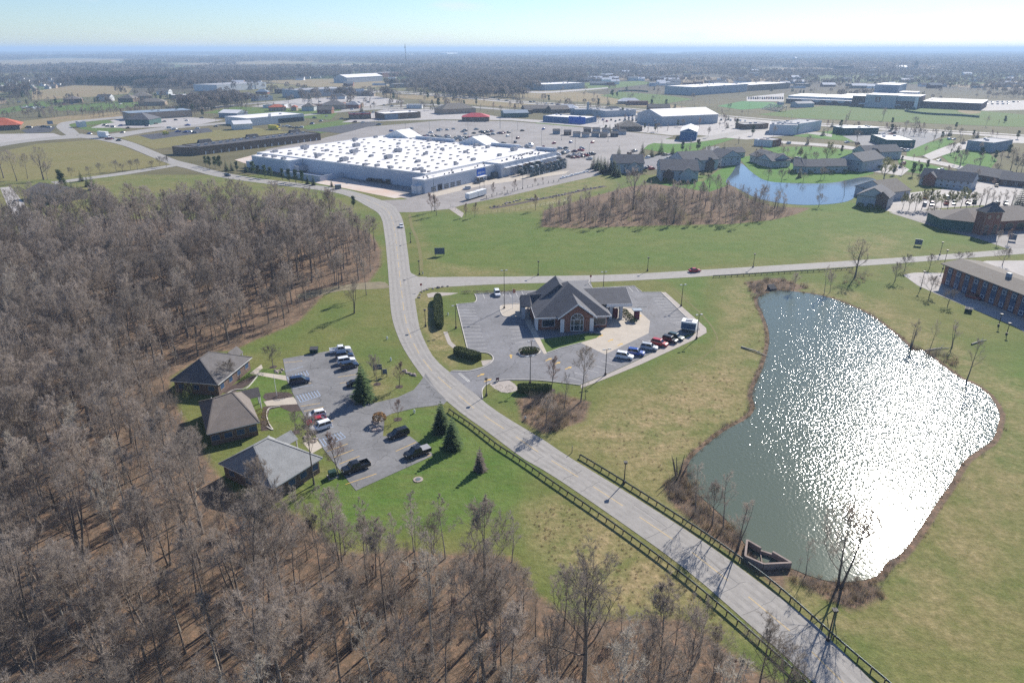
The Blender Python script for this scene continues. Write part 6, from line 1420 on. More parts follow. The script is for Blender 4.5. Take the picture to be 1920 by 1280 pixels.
# ---- the leafless wood
rw = random.Random(77); FP = [(p.x, p.y) for p in FOREST_A]
def poisson(poly_sd, x0, x1, y0, y1, step, r):
    out = []; ys = y0
    while ys < y1:
        xs = x0
        while xs < x1: out.append((xs+r.uniform(-.48, .48)*step, ys+r.uniform(-.48, .48)*step)); xs += step
        ys += step
    a = np.array(out); s = poly_sd(a[:, 0], a[:, 1]); return a, s
pts, s = poisson(lambda x, y: sdf(x, y, FOREST_A), -210, 60, 40, 330, 5.0, rw)
def in_view(x, y, h, margin=60):
    for z in (0, h*.5, h):
        v = Vector((x, y, z-CAM_H)); d = v.y*CP-v.z*SP
        if d < 5: continue
        px = 960+1280*v.x/d; py = 640-1280*(v.y*SP+v.z*CP)/d
        if -margin < px < 1920+margin and -margin < py < 1280+margin: return True
    return False
OFF = [at(*p, 0) for p in ((398,700), (430,778), (512,866))]
wood = []
def near_office(x, y, o, reach):
    """on the office's own plot: close round it, or on the open ground on its south side"""
    d = Vector((x-o.x, y-o.y)); c = Vector((-o.x, -o.y)).normalized(); a = d.dot(c); return d.length < 11 or (0 < a < reach and abs(d.x*c.y-d.y*c.x) < 9.5)
for (x, y), d in zip(pts, s):
    if d < .8: continue
    if any(near_office(x, y, o, 24) for o in OFF): continue
    n_ = math.sin(x*.06+1)*math.cos(y*.05)+math.sin(x*.021+y*.027)     # clearings
    if rw.random() > .79+.18*n_: continue
    h = rw.choice((rw.uniform(9, 14), rw.uniform(13, 18), rw.uniform(16, 21))) if d > 9 else rw.uniform(7, 13.5)
    if in_view(x, y, h): wood.append((x, y, h, d))
wood.sort(key=lambda q: q[0]**2+(q[1])**2)
keys = ['wood0', 'wood1', 'wood2', 'wood3', 'wood4', 'multi', 'wood1', 'wood3', 'spindly', 'oak', 'pale0', 'pale1', 'broad']
for x, y, h, d in wood[:165]:
    k = rw.choice(keys); pale = k.startswith('pale'); edge = d < 6
    zone = ('in the near wood towards the guardrail' if x > -12 else 'in the near wood below the lawn' if x > -42 else 'in the near wood at the lower left') if y < 88 else 'in the wood behind the brick offices' if y < 150 else 'in the far part of the leafless wood'
    kind_ = {'oak': 'broad low-limbed bare tree', 'broad': 'wide two-stemmed bare tree', 'multi': 'bare tree with several stems', 'spindly': 'thin sparse bare tree', 'pale0': 'pale-barked bare tree', 'pale1': 'slender pale bare tree'}.get(k, 'bare grey-brown tree')
    kind_ = ('tall ' if h > 16.5 else 'low ' if h < 11.5 else '')+kind_
    tree(k, Vector((x, y, 0)), h*(.85 if k in ('oak', 'broad') else .8 if k == 'spindly' else 1), f'{kind_} {"at the edge of" if edge else "standing"} {zone}'.replace('of in', 'of'), group='trees of the leafless wood')
print('wood', len(wood))
tk = ['wood0', 'wood1', 'wood2', 'wood3', 'wood4', 'oak', 'pale0', 'pale1']; TJ = [(joined(k), k) for k in tk]
hh = {'oak': 16, 'pale1': 14}
P = []
for x, y, h, d in wood[165:]:
    k = rw.choices(range(8), (3, 3, 3, 3, 3, 1, .5, .7))[0]; P.append((x, y, 0, rw.uniform(0, 6.28), h/hh.get(tk[k], 17), k))
stuff_gn('woodland', P, TJ)
BR = [(brush_mesh(1, 2.6, 26, 2.2, 'brush'), 'a'), (brush_mesh(2, 3.6, 30, 2.4, 'brush'), 'b'), (brush_mesh(3, 1.8, 30, 2.5, 'brush'), 'c'), (brush_mesh(4, 1.2, 34, 1.6, 'reed', .03), 'd'), (brush_mesh(5, 5, 34, 2.4, 'brush', .022), 'e'), (brush_mesh(6, 3.2, 30, 2.4, 'bud_twig', .02), 'f')]
pts, s = poisson(lambda x, y: sdf(x, y, FOREST_A), -210, 60, 40, 330, 3.6, rw)
P = []
for (x, y), d in zip(pts, s):
    if d < .3 or any(math.hypot(x-o.x, y-o.y) < 10 for o in OFF) or not in_view(x, y, 3): continue
    dens = .42+.35*math.sin(x*.05)*math.cos(y*.043+1)+(.55 if d < 6 else 0)+(.3 if y < 92 and x > -60 else 0)
    if rw.random() < dens: P.append((x, y, 0, rw.uniform(0, 6.28), rw.uniform(.6, 1.25), rw.choices((0, 1, 2, 4), (3, 3, 2, 1.5))[0]))
r = random.Random(41); SAP = [(joined('young2'), 0), (joined('spindly'), 0), (joined('young'), 0), (joined('pale1'), 0)]; k0 = len(BR)
pts, s = poisson(lambda x, y: sdf(x, y, FOREST_A), -210, 60, 40, 330, 4.4, r)
for (x, y), d in zip(pts, s):
    if d < .5 or any(math.hypot(x-o.x, y-o.y) < 10.5 for o in OFF) or not in_view(x, y, 6): continue
    near = y < 90 and x > -50
    if r.random() < (.75 if near else .22): k = r.choice((0, 0, 1, 2, 3)); P.append((x, y, 0, r.uniform(0, 6.28), r.uniform(.45, .85)*(1 if k != 3 else .6), k0+k))
    if near and r.random() < .8: P.append((x+r.uniform(-2, 2), y+r.uniform(-2, 2), 0, r.uniform(0, 6.28), r.uniform(.7, 1.2), r.choice((1, 4, 4, 0))))
stuff_gn('forest_undergrowth', P, BR+SAP)
def fnoise(x, y, s, seed):
    q = np.random.RandomState(seed); o = 0
    for k in range(5):
        a, f, ph = q.uniform(0, 6.28), s*2**(k*.6), q.uniform(0, 6.28); o = o+np.sin((x*np.cos(a)+y*np.sin(a))*f+ph)/(1+.35*k)
    return o/2.2
# ---- thicket on the meadow
TH = W([(1015,424),(1025,398),(1100,384),(1180,372),(1240,356),(1330,350),(1380,358),(1410,376),(1470,392),(1490,402),(1430,414),(1370,420),(1250,424),(1150,427),(1080,429)])
pts, s = poisson(lambda x, y: sdf(x, y, TH), 10, 190, 260, 370, 2.9, rw); P = []
for (x, y), d in zip(pts, s):
    if d > -1 and rw.random() < .62+.3*float(fnoise(np.array([x]), np.array([y]), .09, 3)[0]): v_ = float(fnoise(np.array([x]), np.array([y]), .12, 9)[0]); P.append((x, y, 0, rw.uniform(0, 6.28), rw.uniform(.6, 1.3)*(1.05+.45*v_), rw.choices((0, 1, 2, 4, 5), (2, 3, 1, 4, 1.6))[0]))
stuff_gn('meadow_thicket', P, BR)
r = random.Random(5); pts, s = poisson(lambda x, y: sdf(x, y, TH), 10, 190, 260, 370, 7, r)
TS = ['spindly', 'young2', 'multi', 'wood3', 'orchard', 'young']; TSJ = [(joined(k), k) for k in TS]; TSH = (11, 6, 15, 17, 5, 6)
P = []
for (x, y), d in zip(pts, s):
    if d > 0: k = r.randrange(4); P.append((x, y, 0, r.uniform(0, 6.28), r.uniform(5, 11)/TSH[k], k))
stuff_gn('thicket_saplings', P, TSJ)
for k, (px, top) in enumerate((((1095,414),376), ((1130,418),382), ((1165,416),372), ((1215,421),376), ((1262,420),372), ((1300,419),384), ((1330,418),378), ((1360,418),388), ((1425,412),384), ((1255,395),352), ((1310,390),350))):
    tree(['multi', 'wood1', 'spindly', 'wood0'][k % 4], px, height_at(px, top), 'taller grey-brown bare tree standing out of the meadow thicket', group='tall trees of the meadow thicket')
tree('oak', (1187,392), 19, 'tall wide bare tree rising above the meadow thicket'); tree('multi', (1065,410), 12, 'rounded bare tree at the left end of the thicket')
tree('wood3', (1388,421), 11, 'lone bare tree at the right end of the thicket')
# ---- bank of the pond: reeds, brush and saplings
P = []
for p, q in along(POND+[POND[0]], .8):
    n = Vector((q.y, -q.x, 0)); west = p.x < at(1500, p.y and 700).x
    dens = .8 if p.x < 62 else .45 if p.y > 140 else .12
    for k in range(2):
        if rw.random() < dens: v = p+n*rw.uniform(-.3, 1.4)*(1 if sdf(np.array([p.x+n.x]), np.array([p.y+n.y]), POND)[0] < 0 else -1); P.append((v.x, v.y, 0, rw.uniform(0, 6.28), rw.uniform(.25, .6), rw.choices((3, 2, 0), (4, 3, 1))[0]))
for poly, n, sc0 in (([(1245,905),(1300,880),(1310,930),(1395,1000),(1385,1030),(1330,1000),(1260,940)], 150, .6), ([(1395,530),(1460,522),(1520,538),(1440,552),(1412,560)], 110, .7), ([(1480,1085),(1640,1088),(1660,1115),(1590,1140),(1510,1105)], 90, .45), ([(970,745),(1040,738),(1100,752),(1090,785),(1020,812),(985,790)], 110, .7), ([(1020,800),(1050,770),(1060,800),(1030,815)], 20, .8), ([(1700,648),(1800,672),(1790,690),(1740,672)], 40, .6), ([(1590,506),(1640,512),(1615,535),(1580,535)], 40, .6)):
    Q = W(poly); xs = [p.x for p in Q]; ys = [p.y for p in Q]; c = 0
    while c < n:
        x, y = rw.uniform(min(xs), max(xs)), rw.uniform(min(ys), max(ys))
        if sdf(np.array([x]), np.array([y]), Q)[0] > 0: c += 1; P.append((x, y, 0, rw.uniform(0, 6.28), rw.uniform(.5, 1.2)*sc0*1.3, rw.choices((0, 2, 3), (2, 2, 3))[0]))
stuff_gn('bank_brush', P, BR)
P = []
for poly, n in (([(985,965),(1060,945),(1250,1070),(1400,1195),(1300,1180),(1130,1150),(1040,1080)], 700), ([(1080,815),(1200,750),(1300,700),(1400,670),(1400,770),(1320,830),(1285,880),(1270,930),(1180,885)], 420), ([(1390,540),(1436,560),(1440,650),(1405,650)], 120)):
    Q = W(poly); xs = [p.x for p in Q]; ys = [p.y for p in Q]
    for c in range(n):
        x, y = rw.uniform(min(xs), max(xs)), rw.uniform(min(ys), max(ys))
        if sdf(np.array([x]), np.array([y]), Q)[0] > 0: P.append((x, y, 0, rw.uniform(0, 6.28), rw.uniform(.12, .34), 3))
stuff_gn('dry_grass_tufts', P, BR)
for px, top, k, lab in (((1304,960), 866, 'spindly', 'bare sapling clump on the pond bank by the road, nearest the broken stump'), ((1356,992), 881, 'spindly', 'tall thin bare tree on the pond bank by the guardrail'), ((1381,1028), 926, 'multi', 'dark bare tree beside the concrete pond wall'), ((1335,985), 905, 'young2', 'small bare sapling between the bank trees'),
        ((1511,1077), 1010, 'spindly', 'thin crooked bare stem at the water edge right of the concrete wall'), ((1495,1074), 1043, 'spindly', 'short dead stem next to the concrete wall'), ((1707,652), 598, 'multi', 'leftmost bare tree cluster on the east pond bank'), ((1743,656), 598, 'spindly', 'middle bare tree on the east pond bank'), ((1786,651), 600, 'multi', 'spreading bare bush-like tree on the east pond bank'),
        ((1545,552), 496, 'spindly', 'thin bare tree at the north water edge'), ((1556,548), 512, 'young2', 'bare sapling leaning at the north water edge'), ((1488,545), 512, 'young2', 'small bare tree by the culvert at the north end of the pond'), ((1603,520), 452, 'oak', 'large bare tree in reeds beside the side road rail')):
    tree(k, px, height_at(px, top), lab)
tree('broad', (1575,1097), 15.5, 'big two-stemmed bare tree at the near end of the pond'); tree('leaning', (1811,717), 11, 'leaning bare tree over the east side of the pond', rz=.2)
b = MB(); r = random.Random(3)
for k in range(7): a = k*.9; b.tube([(math.cos(a)*.5, math.sin(a)*.5, 0), (math.cos(a)*1.6, math.sin(a)*1.4, r.uniform(2, 5.5))], [.16, .05], 5)
p = at(1272, 893); o = b.build('broken_stump', M['bark'], loc=p); tag(o, 'cluster of broken leaning dead trunks at the pond corner', 'dead tree')
for a, c, lab in (((1390,650),(1440,668),'fallen pale log on the west pond bank'), ((1735,657),(1780,652),'pale fallen trunk on the east pond bank'), ((1822,645),(1850,637),'pale log lying in grass near the motel lot')):
    b = MB(); A, C = at(*a, .2), at(*c, .2); b.tube([A, (A+C)/2+Vector((.2, .3, .1)), C], [.22, .18, .08], 6); b.tube([A.lerp(C, .6), A.lerp(C, .7)+Vector((.8, 1, .8))], [.1, .03], 5); tag(b.build('fallen_log', M['pale_bark']), lab, 'log')
# ---- trees standing singly
S = [('young',(1034,731.7),671,'reddish-twigged tree on the bank entrance lawn'), ('spindly',(1057.7,764),696,'bare tree with two stems in the reddish brush'), ('wood1',(1089,752.5),650,'tallest bare tree in the brush below the bank'), ('young2',(1023,800),742,'dark bare tree at the brush tip by the road'), ('spindly',(1098,748),700,'short leaning stem beside the tallest brush tree'),
     ('multi',(663,587),514,'three-stemmed bare tree alone on the lawn left of the road'), ('wood3',(687,553),487,'bare tree at the lawn edge by the dirt track'), ('young',(748.5,725),678,'rounded bare tree by the rock-edged bed at the office drive'), ('young2',(707.5,720),668,'thin bare tree beside the two office signs'), ('young',(746,786),747,'young bare tree on the lawn below the office drive'),
     ('young2',(554,810),770,'small bare tree in the round lawn of the middle office'), ('young',(635,890),812,'bare tree at the end of the office lot near the utility box'), ('wood1',(589,908),780,'tall bare tree in front of the pale grey office'), ('orchard',(512.5,688),652,'small round bare tree on the lawn by the far office'), ('orchard',(430,722),680,'bare ornamental tree against the far office wall'),
     ('young',(810,397.6),362,'left of the first pair of bare trees by the store entrance'), ('young',(819,404),366,'right of the first pair of bare trees by the store entrance'), ('young',(873,407),382,'left of the second pair of bare trees below the culvert'), ('young',(890,407),380,'right of the second pair of bare trees below the culvert'), ('young',(1004,394),364,'bare tree alone between the creek and the thicket'),
     ('young',(924,369.5),343,'bare street tree by the white trailers'), ('young2',(946,362),350,'thin street tree second from the white trailers'), ('young',(964,360),336,'larger street tree below the racks'), ('young2',(1003,349),335,'thin street tree below the steel racks'), ('young2',(1018,344),333,'smallest street tree near the rack end'),
     ('orchard',(1696,507),481,'gnarled bare tree nearest the big reed tree by the motel'), ('orchard',(1743,503),480,'wide gnarled bare tree near the motel drive'), ('orchard',(1678,527),497,'small gnarled bare tree on the motel grass slope'), ('orchard',(1743,553),520,'dense gnarled bare tree by the lamp post at the motel drive'), ('orchard',(1777,572),545,'gnarled bare tree nearest the parked dark red suv'),
     ('orchard',(1796,493),474,'left of two small trees above the motel roof'), ('orchard',(1814,493),474,'right of two small trees above the motel roof'), ('orchard',(1879,497),468,'gnarled tree on the grass behind the motel'), ('young2',(1868,458),433,'slim vase-shaped tree before the clock tower'), ('young',(1889,457),430,'dense columnar bare tree by the tower hall sign'), ('orchard',(1744,411),389,'reddish bare tree on the tower hall drive'),
     ('oak',(82,337),278,'large spreading bare tree in the left field'), ('wood2',(7,334),270,'tall bare tree at the far left edge by the field'), ('wood0',(32,340),282,'bare tree between the two big ones at the left field'), ('wood4',(52,335),290,'slim bare tree in the left field clump'), ('young2',(90,338),306,'thin bare tree right of the large spreading one'),
     ('wood2',(1655,226),203,'bare tree by the highway before the school hall'), ('multi',(1590,224),205,'bare tree clump on the school field'), ('wood0',(1848,238),218,'bare tree by the highway at the right'), ('orchard',(1440,337),319,'small bare tree on the lake peninsula, left'), ('orchard',(1465,341),320,'small bare tree on the lake peninsula, middle'), ('orchard',(1506,341),326,'tiny bare tree on the lake peninsula'), ('orchard',(1545,336),318,'small bare tree at the terrace end on the peninsula'),
     ('leaning',(1583,367),336,'crooked bare tree on the lake shore by the pale block'), ('multi',(1390,388),368,'bare tree in brush on the near lake shore'), ('multi',(1470,392),360,'bare tree cluster on the near lake shore'), ('orchard',(1535,388),366,'bare bush-like tree near the lake corner'), ('orchard',(1330,352),330,'dark bare tree beside the large apartment block'),
     ('young2',(1467,297),276,'bare tree behind the far terrace'), ('young2',(1476,296),278,'second bare tree behind the far terrace'), ('bud',(1500,300),280,'greenish tree behind the lake terraces'), ('willow',(1549,302),270,'broad greenish budding tree cluster behind the terraces'), ('willow',(1657,337),300,'yellow-green budding willow by the lakeside block'), ('multi',(1800,312),280,'tall bare tree group by the grey warehouse'), ('multi',(1835,314),283,'second tall bare tree group by the grey warehouse'), ('wood2',(1895,318),278,'dense dark bare tree at the right edge'), ('wood4',(1915,322),285,'dense dark bare tree at the very right edge'), ('wood0',(1875,312),284,'bare tree between the warehouse and the right edge'),
     ('young2',(1715,430),410,'x')]
for k, px, top, lab in S[:-1]: tree(k, px, height_at(px, top), lab if 'tree' in lab or 'stem' in lab or 'willow' in lab else lab+' tree')
for k, (x, y) in enumerate([(167,328),(188,324),(218,321),(230,322),(245,318),(258,318),(285,316),(300,311),(312,313),(134,330)]):
    tree('orchard', (x, y), 4.6+1.6*((k*7) % 3)/2, 'rounded bare tree in the row along the field lane, ' + ('at the lane corner' if x > 280 else 'mid-row' if x > 200 else 'toward the big bare trees'), group='row along the field lane')
for k, x in enumerate(range(1692, 1900, 12)): tree('bud' if x < 1830 else 'multi', (x, 392+(k % 3)*1.5-(6 if x > 1800 else 0)), rw.uniform(7, 10), ('tallest yellow-green budding tree where the parking lot meets the pale block' if k == 0 else 'budding yellow-green tree' if x < 1830 else 'bare tree')+('' if k == 0 else ' in the row before the apartment parking'), group='row before the apartment parking')
for k, (px, top) in enumerate([((604,1006),905), ((648,1038),945), ((690,1036),930), ((738,1036),955), ((776,1034),920), ((835,1046),925), ((905,1012),935), ((560,985),905), ((960,1052),960)]):
    tree('pale1', px, height_at(px, top), 'slender pale-barked bare tree on the lawn edge of the near wood, ' + ('nearer the brick offices' if px[0] < 700 else 'mid-edge' if px[0] < 800 else 'nearer the guardrail'), group='pale trees along the lawn edge')
for k, px in enumerate([(748.5,725),(707.5,720),(746,786),(554,810),(512.5,688),(1034,731.7),(900,881)]):
    p = at(*px); b = MB(); b.sheet([p+Vector((math.cos(q*.5236)*.9, math.sin(q*.5236)*.9, 0)) for q in range(12)], .03); b.build('mulch_ring', M['mulch'], kind='structure')
# evergreens
def ev(keys_, px, H, lab, group=None, i=0): return tree(keys_[i % len(keys_)], px, H, lab, name='evergreen_tree', cat='evergreen', group=group)
ev(['fir0'], (681.7,750), height_at((681.7,750), 678), 'tall spruce in the rock-ringed bed of the office lot'); ev(['fir0'], (828,808), height_at((828,808), 750), 'left of two dark spruces on the lawn by the guardrail'); ev(['fir0'], (849,839), height_at((849,839), 778), 'nearer of two dark spruces on the lawn by the guardrail'); ev(['larch'], (900,881), height_at((900,881), 836), 'thin brownish conifer alone on the near lawn')
for i, (x, y) in enumerate([(386,311),(393,312.5),(404,314),(413,315.5),(425,320),(435,320.5),(445,322.5),(462,323.5),(475,327),(485,330),(497,332.5),(508,333.5),(530,338),(543,342),(555,343.5),(567,344),(577,345.5),(588,347.5),(622,350)]):
    fir = i in (4, 5, 7, 16, 17, 18); ev(['fir1'] if fir else ['pine0', 'pine1'], (x, y), 4.5 if x > 600 else rw.uniform(6, 8), ('pointed spruce' if fir else 'round-topped pine')+' in the evergreen row between the road and the store'+(', last and smallest' if x > 600 else ''), 'evergreen row by the store', i)
for i, (x, y) in enumerate([(1113,316),(1119,320),(1126,318),(1132,323),(1139,321),(1143,327),(1150,325),(1153,330),(1160,332),(1121,313),(1134,316),(1128,326),(1147,320)]): ev(['fir0', 'fir1', 'fir2'], (x, y), rw.uniform(7.5, 10), 'dark spruce in the dense evergreen cluster below the garden yard', 'evergreen cluster', i)
for i, (x, y, tp, lab) in enumerate([(1160,295,272,'spruce at the car park corner above the cluster'), (1204,291,264,'spruce behind the first apartment block'), (1221.6,294.5,273,'smaller spruce right of the one behind the block'), (1239,289,260,'tall spruce between the lot and the bright lawn'), (1261,289,270,'small spruce on the bright lawn edge'), (1279,285,266,'spruce left of the round pine by the drive'), (1308,284,262,'broad round-topped pine beside the blue shed lawn'), (1356,297,265,'large spruce where the drive meets the low block'), (1179,297,283,'small spruce beside the first block roof'), (1560,238,223,'fir nearer the white store of the pair'), (1575,251,227,'taller fir beside the long green garage'), (1710,331,305,'left of two round pines by the parking lot'), (1724,327,308,'right of two round pines by the parking lot'), (1885,227,214,'broad dark conifer by the highway at the right'), (1908,395,345,'dark conifer at the right edge of the apartment parking'), (175,356,322,'dark conifer in the hedge row by the hidden house'), (165,350,328,'smaller conifer by the hidden house'), (153,340,318,'conifer next to the lane end'), (663,389,368,'dark pine at the top corner of the wood by the road'), (636,452,440,'x')][:-1]):
    ev(['pine0'] if 'pine' in lab else ['fir0', 'fir1'], (x, y), height_at((x, y), tp), lab, None, i)
for i, (x, y) in enumerate([(118,362),(110,352),(128,366),(104,345),(140,372)]): ev(['fir0', 'pine0'], (x+10, y), 8, 'dark conifer in the dense screen beside the hidden house roof', 'conifer screen', i)
# town trees of the middle distance
r = random.Random(15); P = []; TWJ = TSJ+[(joined('fir0'), 0), (joined('pine0'), 0)]; TWH = TSH+(10, 7.2)
def town(n, x0, x1, y0, y1, h0=6, h1=11, green=.2, ok=lambda x, y: True):
    c = 0
    while c < n:
        x, y = r.uniform(x0, x1), r.uniform(y0, y1)
        if not ok(x, y): c += .2; continue
        k = r.choice((6, 7)) if r.random() < green else r.choice((1, 2, 4, 5)); v = at(x, y); P.append((v.x, v.y, 0, r.uniform(0, 6.28), r.uniform(h0, h1)/TWH[k], k)); c += 1
town(170, 330, 1250, 170, 230, ok=lambda x, y: not (500 < x < 1150 and y > 214)); town(90, 0, 330, 184, 206); town(60, 1250, 1900, 228, 300, 5, 9, .3, ok=lambda x, y: not (1360 < x < 1640 and y > 290))
town(130, -20, 440, 206, 224, 5, 10, .05, ok=lambda x, y: abs(y-(222-x*.028)) < 4 and x < 260 or (240 < x < 430 and 184 < y < 212)); town(60, 1080, 1920, 150, 200, 6, 12, .3, ok=lambda x, y: y < 178); town(40, 1120, 1400, 205, 250, 5, 8, .2)
town(50, 1560, 1920, 238, 262, 4, 9, .2, ok=lambda x, y: abs(y-(243+(x-1560)*.06)) < 3.5)
town(60, 1180, 1920, 284, 352, 4, 8, .3, ok=lambda x, y: sdf(np.array([at(x, y).x]), np.array([at(x, y).y]), LAKE)[0] < -6 and not (1605 < x < 1720 and y > 330) and not (1230 < x < 1350))
stuff_gn('town_trees', P, TWJ)
# ---- hedges, shrubs, rocks
def hedge(label, a, c, wd, ht, seed):
    A, C = at(*a), at(*c); d = C-A; L = d.length; t = thing('clipped_hedge', label, 'hedge', ((A+C)/2), math.atan2(d.y, d.x)); r = random.Random(seed)
    core = MB(); n = 14; prof = [(.0, .88), (.55, 1.0), (.85, .8), (.97, .4)]
    rings = [[((abs(math.cos(q*2*math.pi/n))**.6*math.copysign(1, math.cos(q*2*math.pi/n)))*s*L/2, (abs(math.sin(q*2*math.pi/n))**.6*math.copysign(1, math.sin(q*2*math.pi/n)))*s*wd/2*(1 if z < .6 else .9), z*ht) for q in range(n)] for z, s in [(0, .9), (.5, .96), (.85, .93), (.96, .8)]]
    for P_, Q_ in zip(rings, rings[1:]):
        for q in range(n): core.quad(P_[q], P_[(q+1) % n], Q_[(q+1) % n], Q_[q])
    core.poly(rings[-1]); core.build('inner_growth', M['hedge'], t)
    lf = MB()
    for k in range(int(260*L*wd**.5)):
        u = r.uniform(-1, 1); v = r.uniform(-1, 1)
        e = (1-abs(u)**6)**.5
        if r.random() < .55: p = Vector((u*L/2, v*wd/2*e, ht*(1-.08*abs(v)**3)))
        else: p = Vector((u*L/2, math.copysign(wd/2*e, v), r.uniform(0, ht)))
        if r.random() < .12: p = Vector((math.copysign(L/2*.97, u), v*wd/2*.6, r.uniform(0, ht)))
        q = Vector((r.uniform(-1, 1), r.uniform(-1, 1), r.uniform(-.3, 1))).normalized()*.16; w_ = q.cross(Vector((r.random(), r.random(), r.random()-.5))).normalized()*.09; lf.quad(p-q, p+w_, p+q, p-w_)
    lf.build('leaves', M['hedge'], t, kind='stuff')
hedge('long clipped hedge standing between the road and the bank lot', (821,560), (824,618), 2.6, 1.9, 1); hedge('clipped hedge at the bank driveway corner, low and broad', (853,661), (900,676), 2.6, 1.7, 2); hedge('dark clipped hedge on the near side of the bank driveway', (970,733), (1034,735), 2.4, 1.6, 3)
def shrubs(name, label, cat, spots, mat, dims, group, n=150, leaf=.14):
    ms = [leafy_mass(70+k, dims, n, leaf).mesh(name, M[mat]) for k in range(3)]
    for k, s in enumerate(spots):
        p = at(*s[:2]); f = s[2] if len(s) > 2 else 1; o = link(name, ms[k % 3], None, (p.x, p.y, 0), rz=k*1.3); o.scale = (f, f, f); tag(o, label, cat, group)
shrubs('low_shrub', 'low brown shrub in the row along the top of the bank lot', 'shrub', [(868+3.3*k, 549.5-.02*k, .8+.3*((k*5) % 4)/4) for k in range(30) if k not in (5, 6, 11, 17, 25)], 'brush', (1.5, 1.3, .9), 'shrub row above the bank lot')
shrubs('island_shrub', 'dark evergreen shrub in the oval parking island', 'shrub', [(979,661),(985,658.5),(992,658),(1000,658),(1006,660),(1002,662.5),(994,664),(985,664.5)], 'hedge', (1.9, 1.7, 1.2), 'island shrubs', 480, .2)
shrubs('canopy_shrub', 'dark green shrub in the bed by the drive-through canopy', 'shrub', [(1170,586),(1173,589),(1177,593),(1181,597),(1185,601),(1188,605)], 'hedge', (2.1, 1.8, 1.2), 'canopy bed shrubs', 520, .2)
shrubs('round_shrub', 'round reddish shrub on the rock bed at the bank entrance', 'shrub', [(936,729,.9),(955,731,1)], 'brush', (2, 2, 1.1), 'entrance shrubs')
shrubs('gold_hedge', 'golden-brown block shrub beside the middle office wall', 'shrub', [(490,776,1.1),(492,785,1.1),(495,797,1.15)], 'gold_leaf', (2.6, 2.0, 1.1), 'golden shrubs', 420)
shrubs('cypress_shrub', 'narrow upright cypress against the middle office', 'shrub', [(347,735),(352,742),(358,748),(350,755),(362,742)], 'hedge', (1.1, 1.1, 3.2), 'upright cypresses', 300)
shrubs('green_shrub', 'small green shrub along the far office front', 'shrub', [(462,712),(467,708),(472,704),(456,716)], 'hedge', (1.4, 1.3, .9), 'office front shrubs')
shrubs('spruce_shrub', 'blue-green round shrub at the middle office path', 'shrub', [(538,739,1.2)], 'shrub_green', (2.4, 2.2, 1.7), None, 420)
shrubs('boxwood', 'dark shrub against the foot of an apartment block', 'shrub', [(1247,343),(1262,345),(1280,346),(1300,344),(1316,332),(1330,328),(1160,330),(1195,329),(1208,326),(1612,390),(1630,392),(1645,394),(1488,327),(1520,328),(1560,327),(1584,326),(1650,318)], 'hedge', (3.2, 3, 2.6), 'apartment shrubs', 420, .4)
def rock_mesh(seed):
    r = random.Random(seed); b = MB(); n = 7; rings = []
    for z, s in ((0, .9), (.35, 1), (.7, .75), (.9, .3)): rings.append([(math.cos(q*6.283/n)*s*r.uniform(.8, 1.15), math.sin(q*6.283/n)*s*r.uniform(.75, 1.1), z*r.uniform(.85, 1.1)) for q in range(n)])
    for A, B in zip(rings, rings[1:]):
        for q in range(n): b.quad(A[q], A[(q+1) % n], B[(q+1) % n], B[q])
    b.poly(rings[-1]); return b.mesh('rock', M['rock'])
RK = [rock_mesh(k) for k in range(4)]
def rocks(label, group, spots, s):
    r = random.Random(len(spots))
    for k, (x, y) in enumerate(spots): p = at(x, y); o = link('landscape_rock', RK[k % 4], None, (p.x, p.y, 0), rz=r.uniform(0, 6)); f = s*r.uniform(.7, 1.3); o.scale = (f, f*r.uniform(.7, 1), f*.8); tag(o, label, 'rock', group)
rr = random.Random(4)
rocks('rock in the stone ring under the tall office spruce', 'rocks under the spruce', [(664+k*3.2, 752+4*math.sin(k*.55)) for k in range(10)], .55)
rocks('rock at the driveway bed with tan ornamental grass', 'rocks of the lot bed', [(703+rr.uniform(-5, 8), 795+rr.uniform(-8, 14)) for k in range(18)], .5)
rocks('rock in the bed where the office drive meets the road', 'rocks at the drive mouth', [(757+k*2.4, 694+k*1.4+rr.uniform(-3, 2)) for k in range(10)], .5)
rocks('pale boulder in the line along the road corner by the bank', 'boulders at the road corner', [(786,558),(788,553),(791,548),(796,545),(801,543),(812,541.5),(822,539.5),(830,538),(840,537)], .6)
rocks('small rock heap by the far office path', 'rocks by the far office path', [(523+rr.uniform(-8, 8), 697+rr.uniform(-5, 5)) for k in range(14)], .35)
rocks('small rock heap by the pale office path', 'rocks by the pale office path', [(583+rr.uniform(-12, 10), 824+rr.uniform(-6, 5)) for k in range(16)], .35)
rocks('grey boulder in the creek bed below the store', 'creek boulders', [(x+rr.uniform(-3, 3), 388-(x-920)*.175+2*math.sin(x*.05)+rr.uniform(-1, 1)) for x in range(922, 1130, 4)], .75)
shrubs('ornamental_grass', 'tall tan ornamental grass clump at the lot entrance rocks', 'grass clump', [(712,793,1.3)], 'shrub_gold', (2.2, 1.9, 1.9), None, 500, .3)
shrubs('ornamental_grass', 'tan dry grass clump under the tall office spruce', 'grass clump', [(680,750,.9)], 'shrub_gold', (1.6, 1.6, 3.2), None, 300, .4)
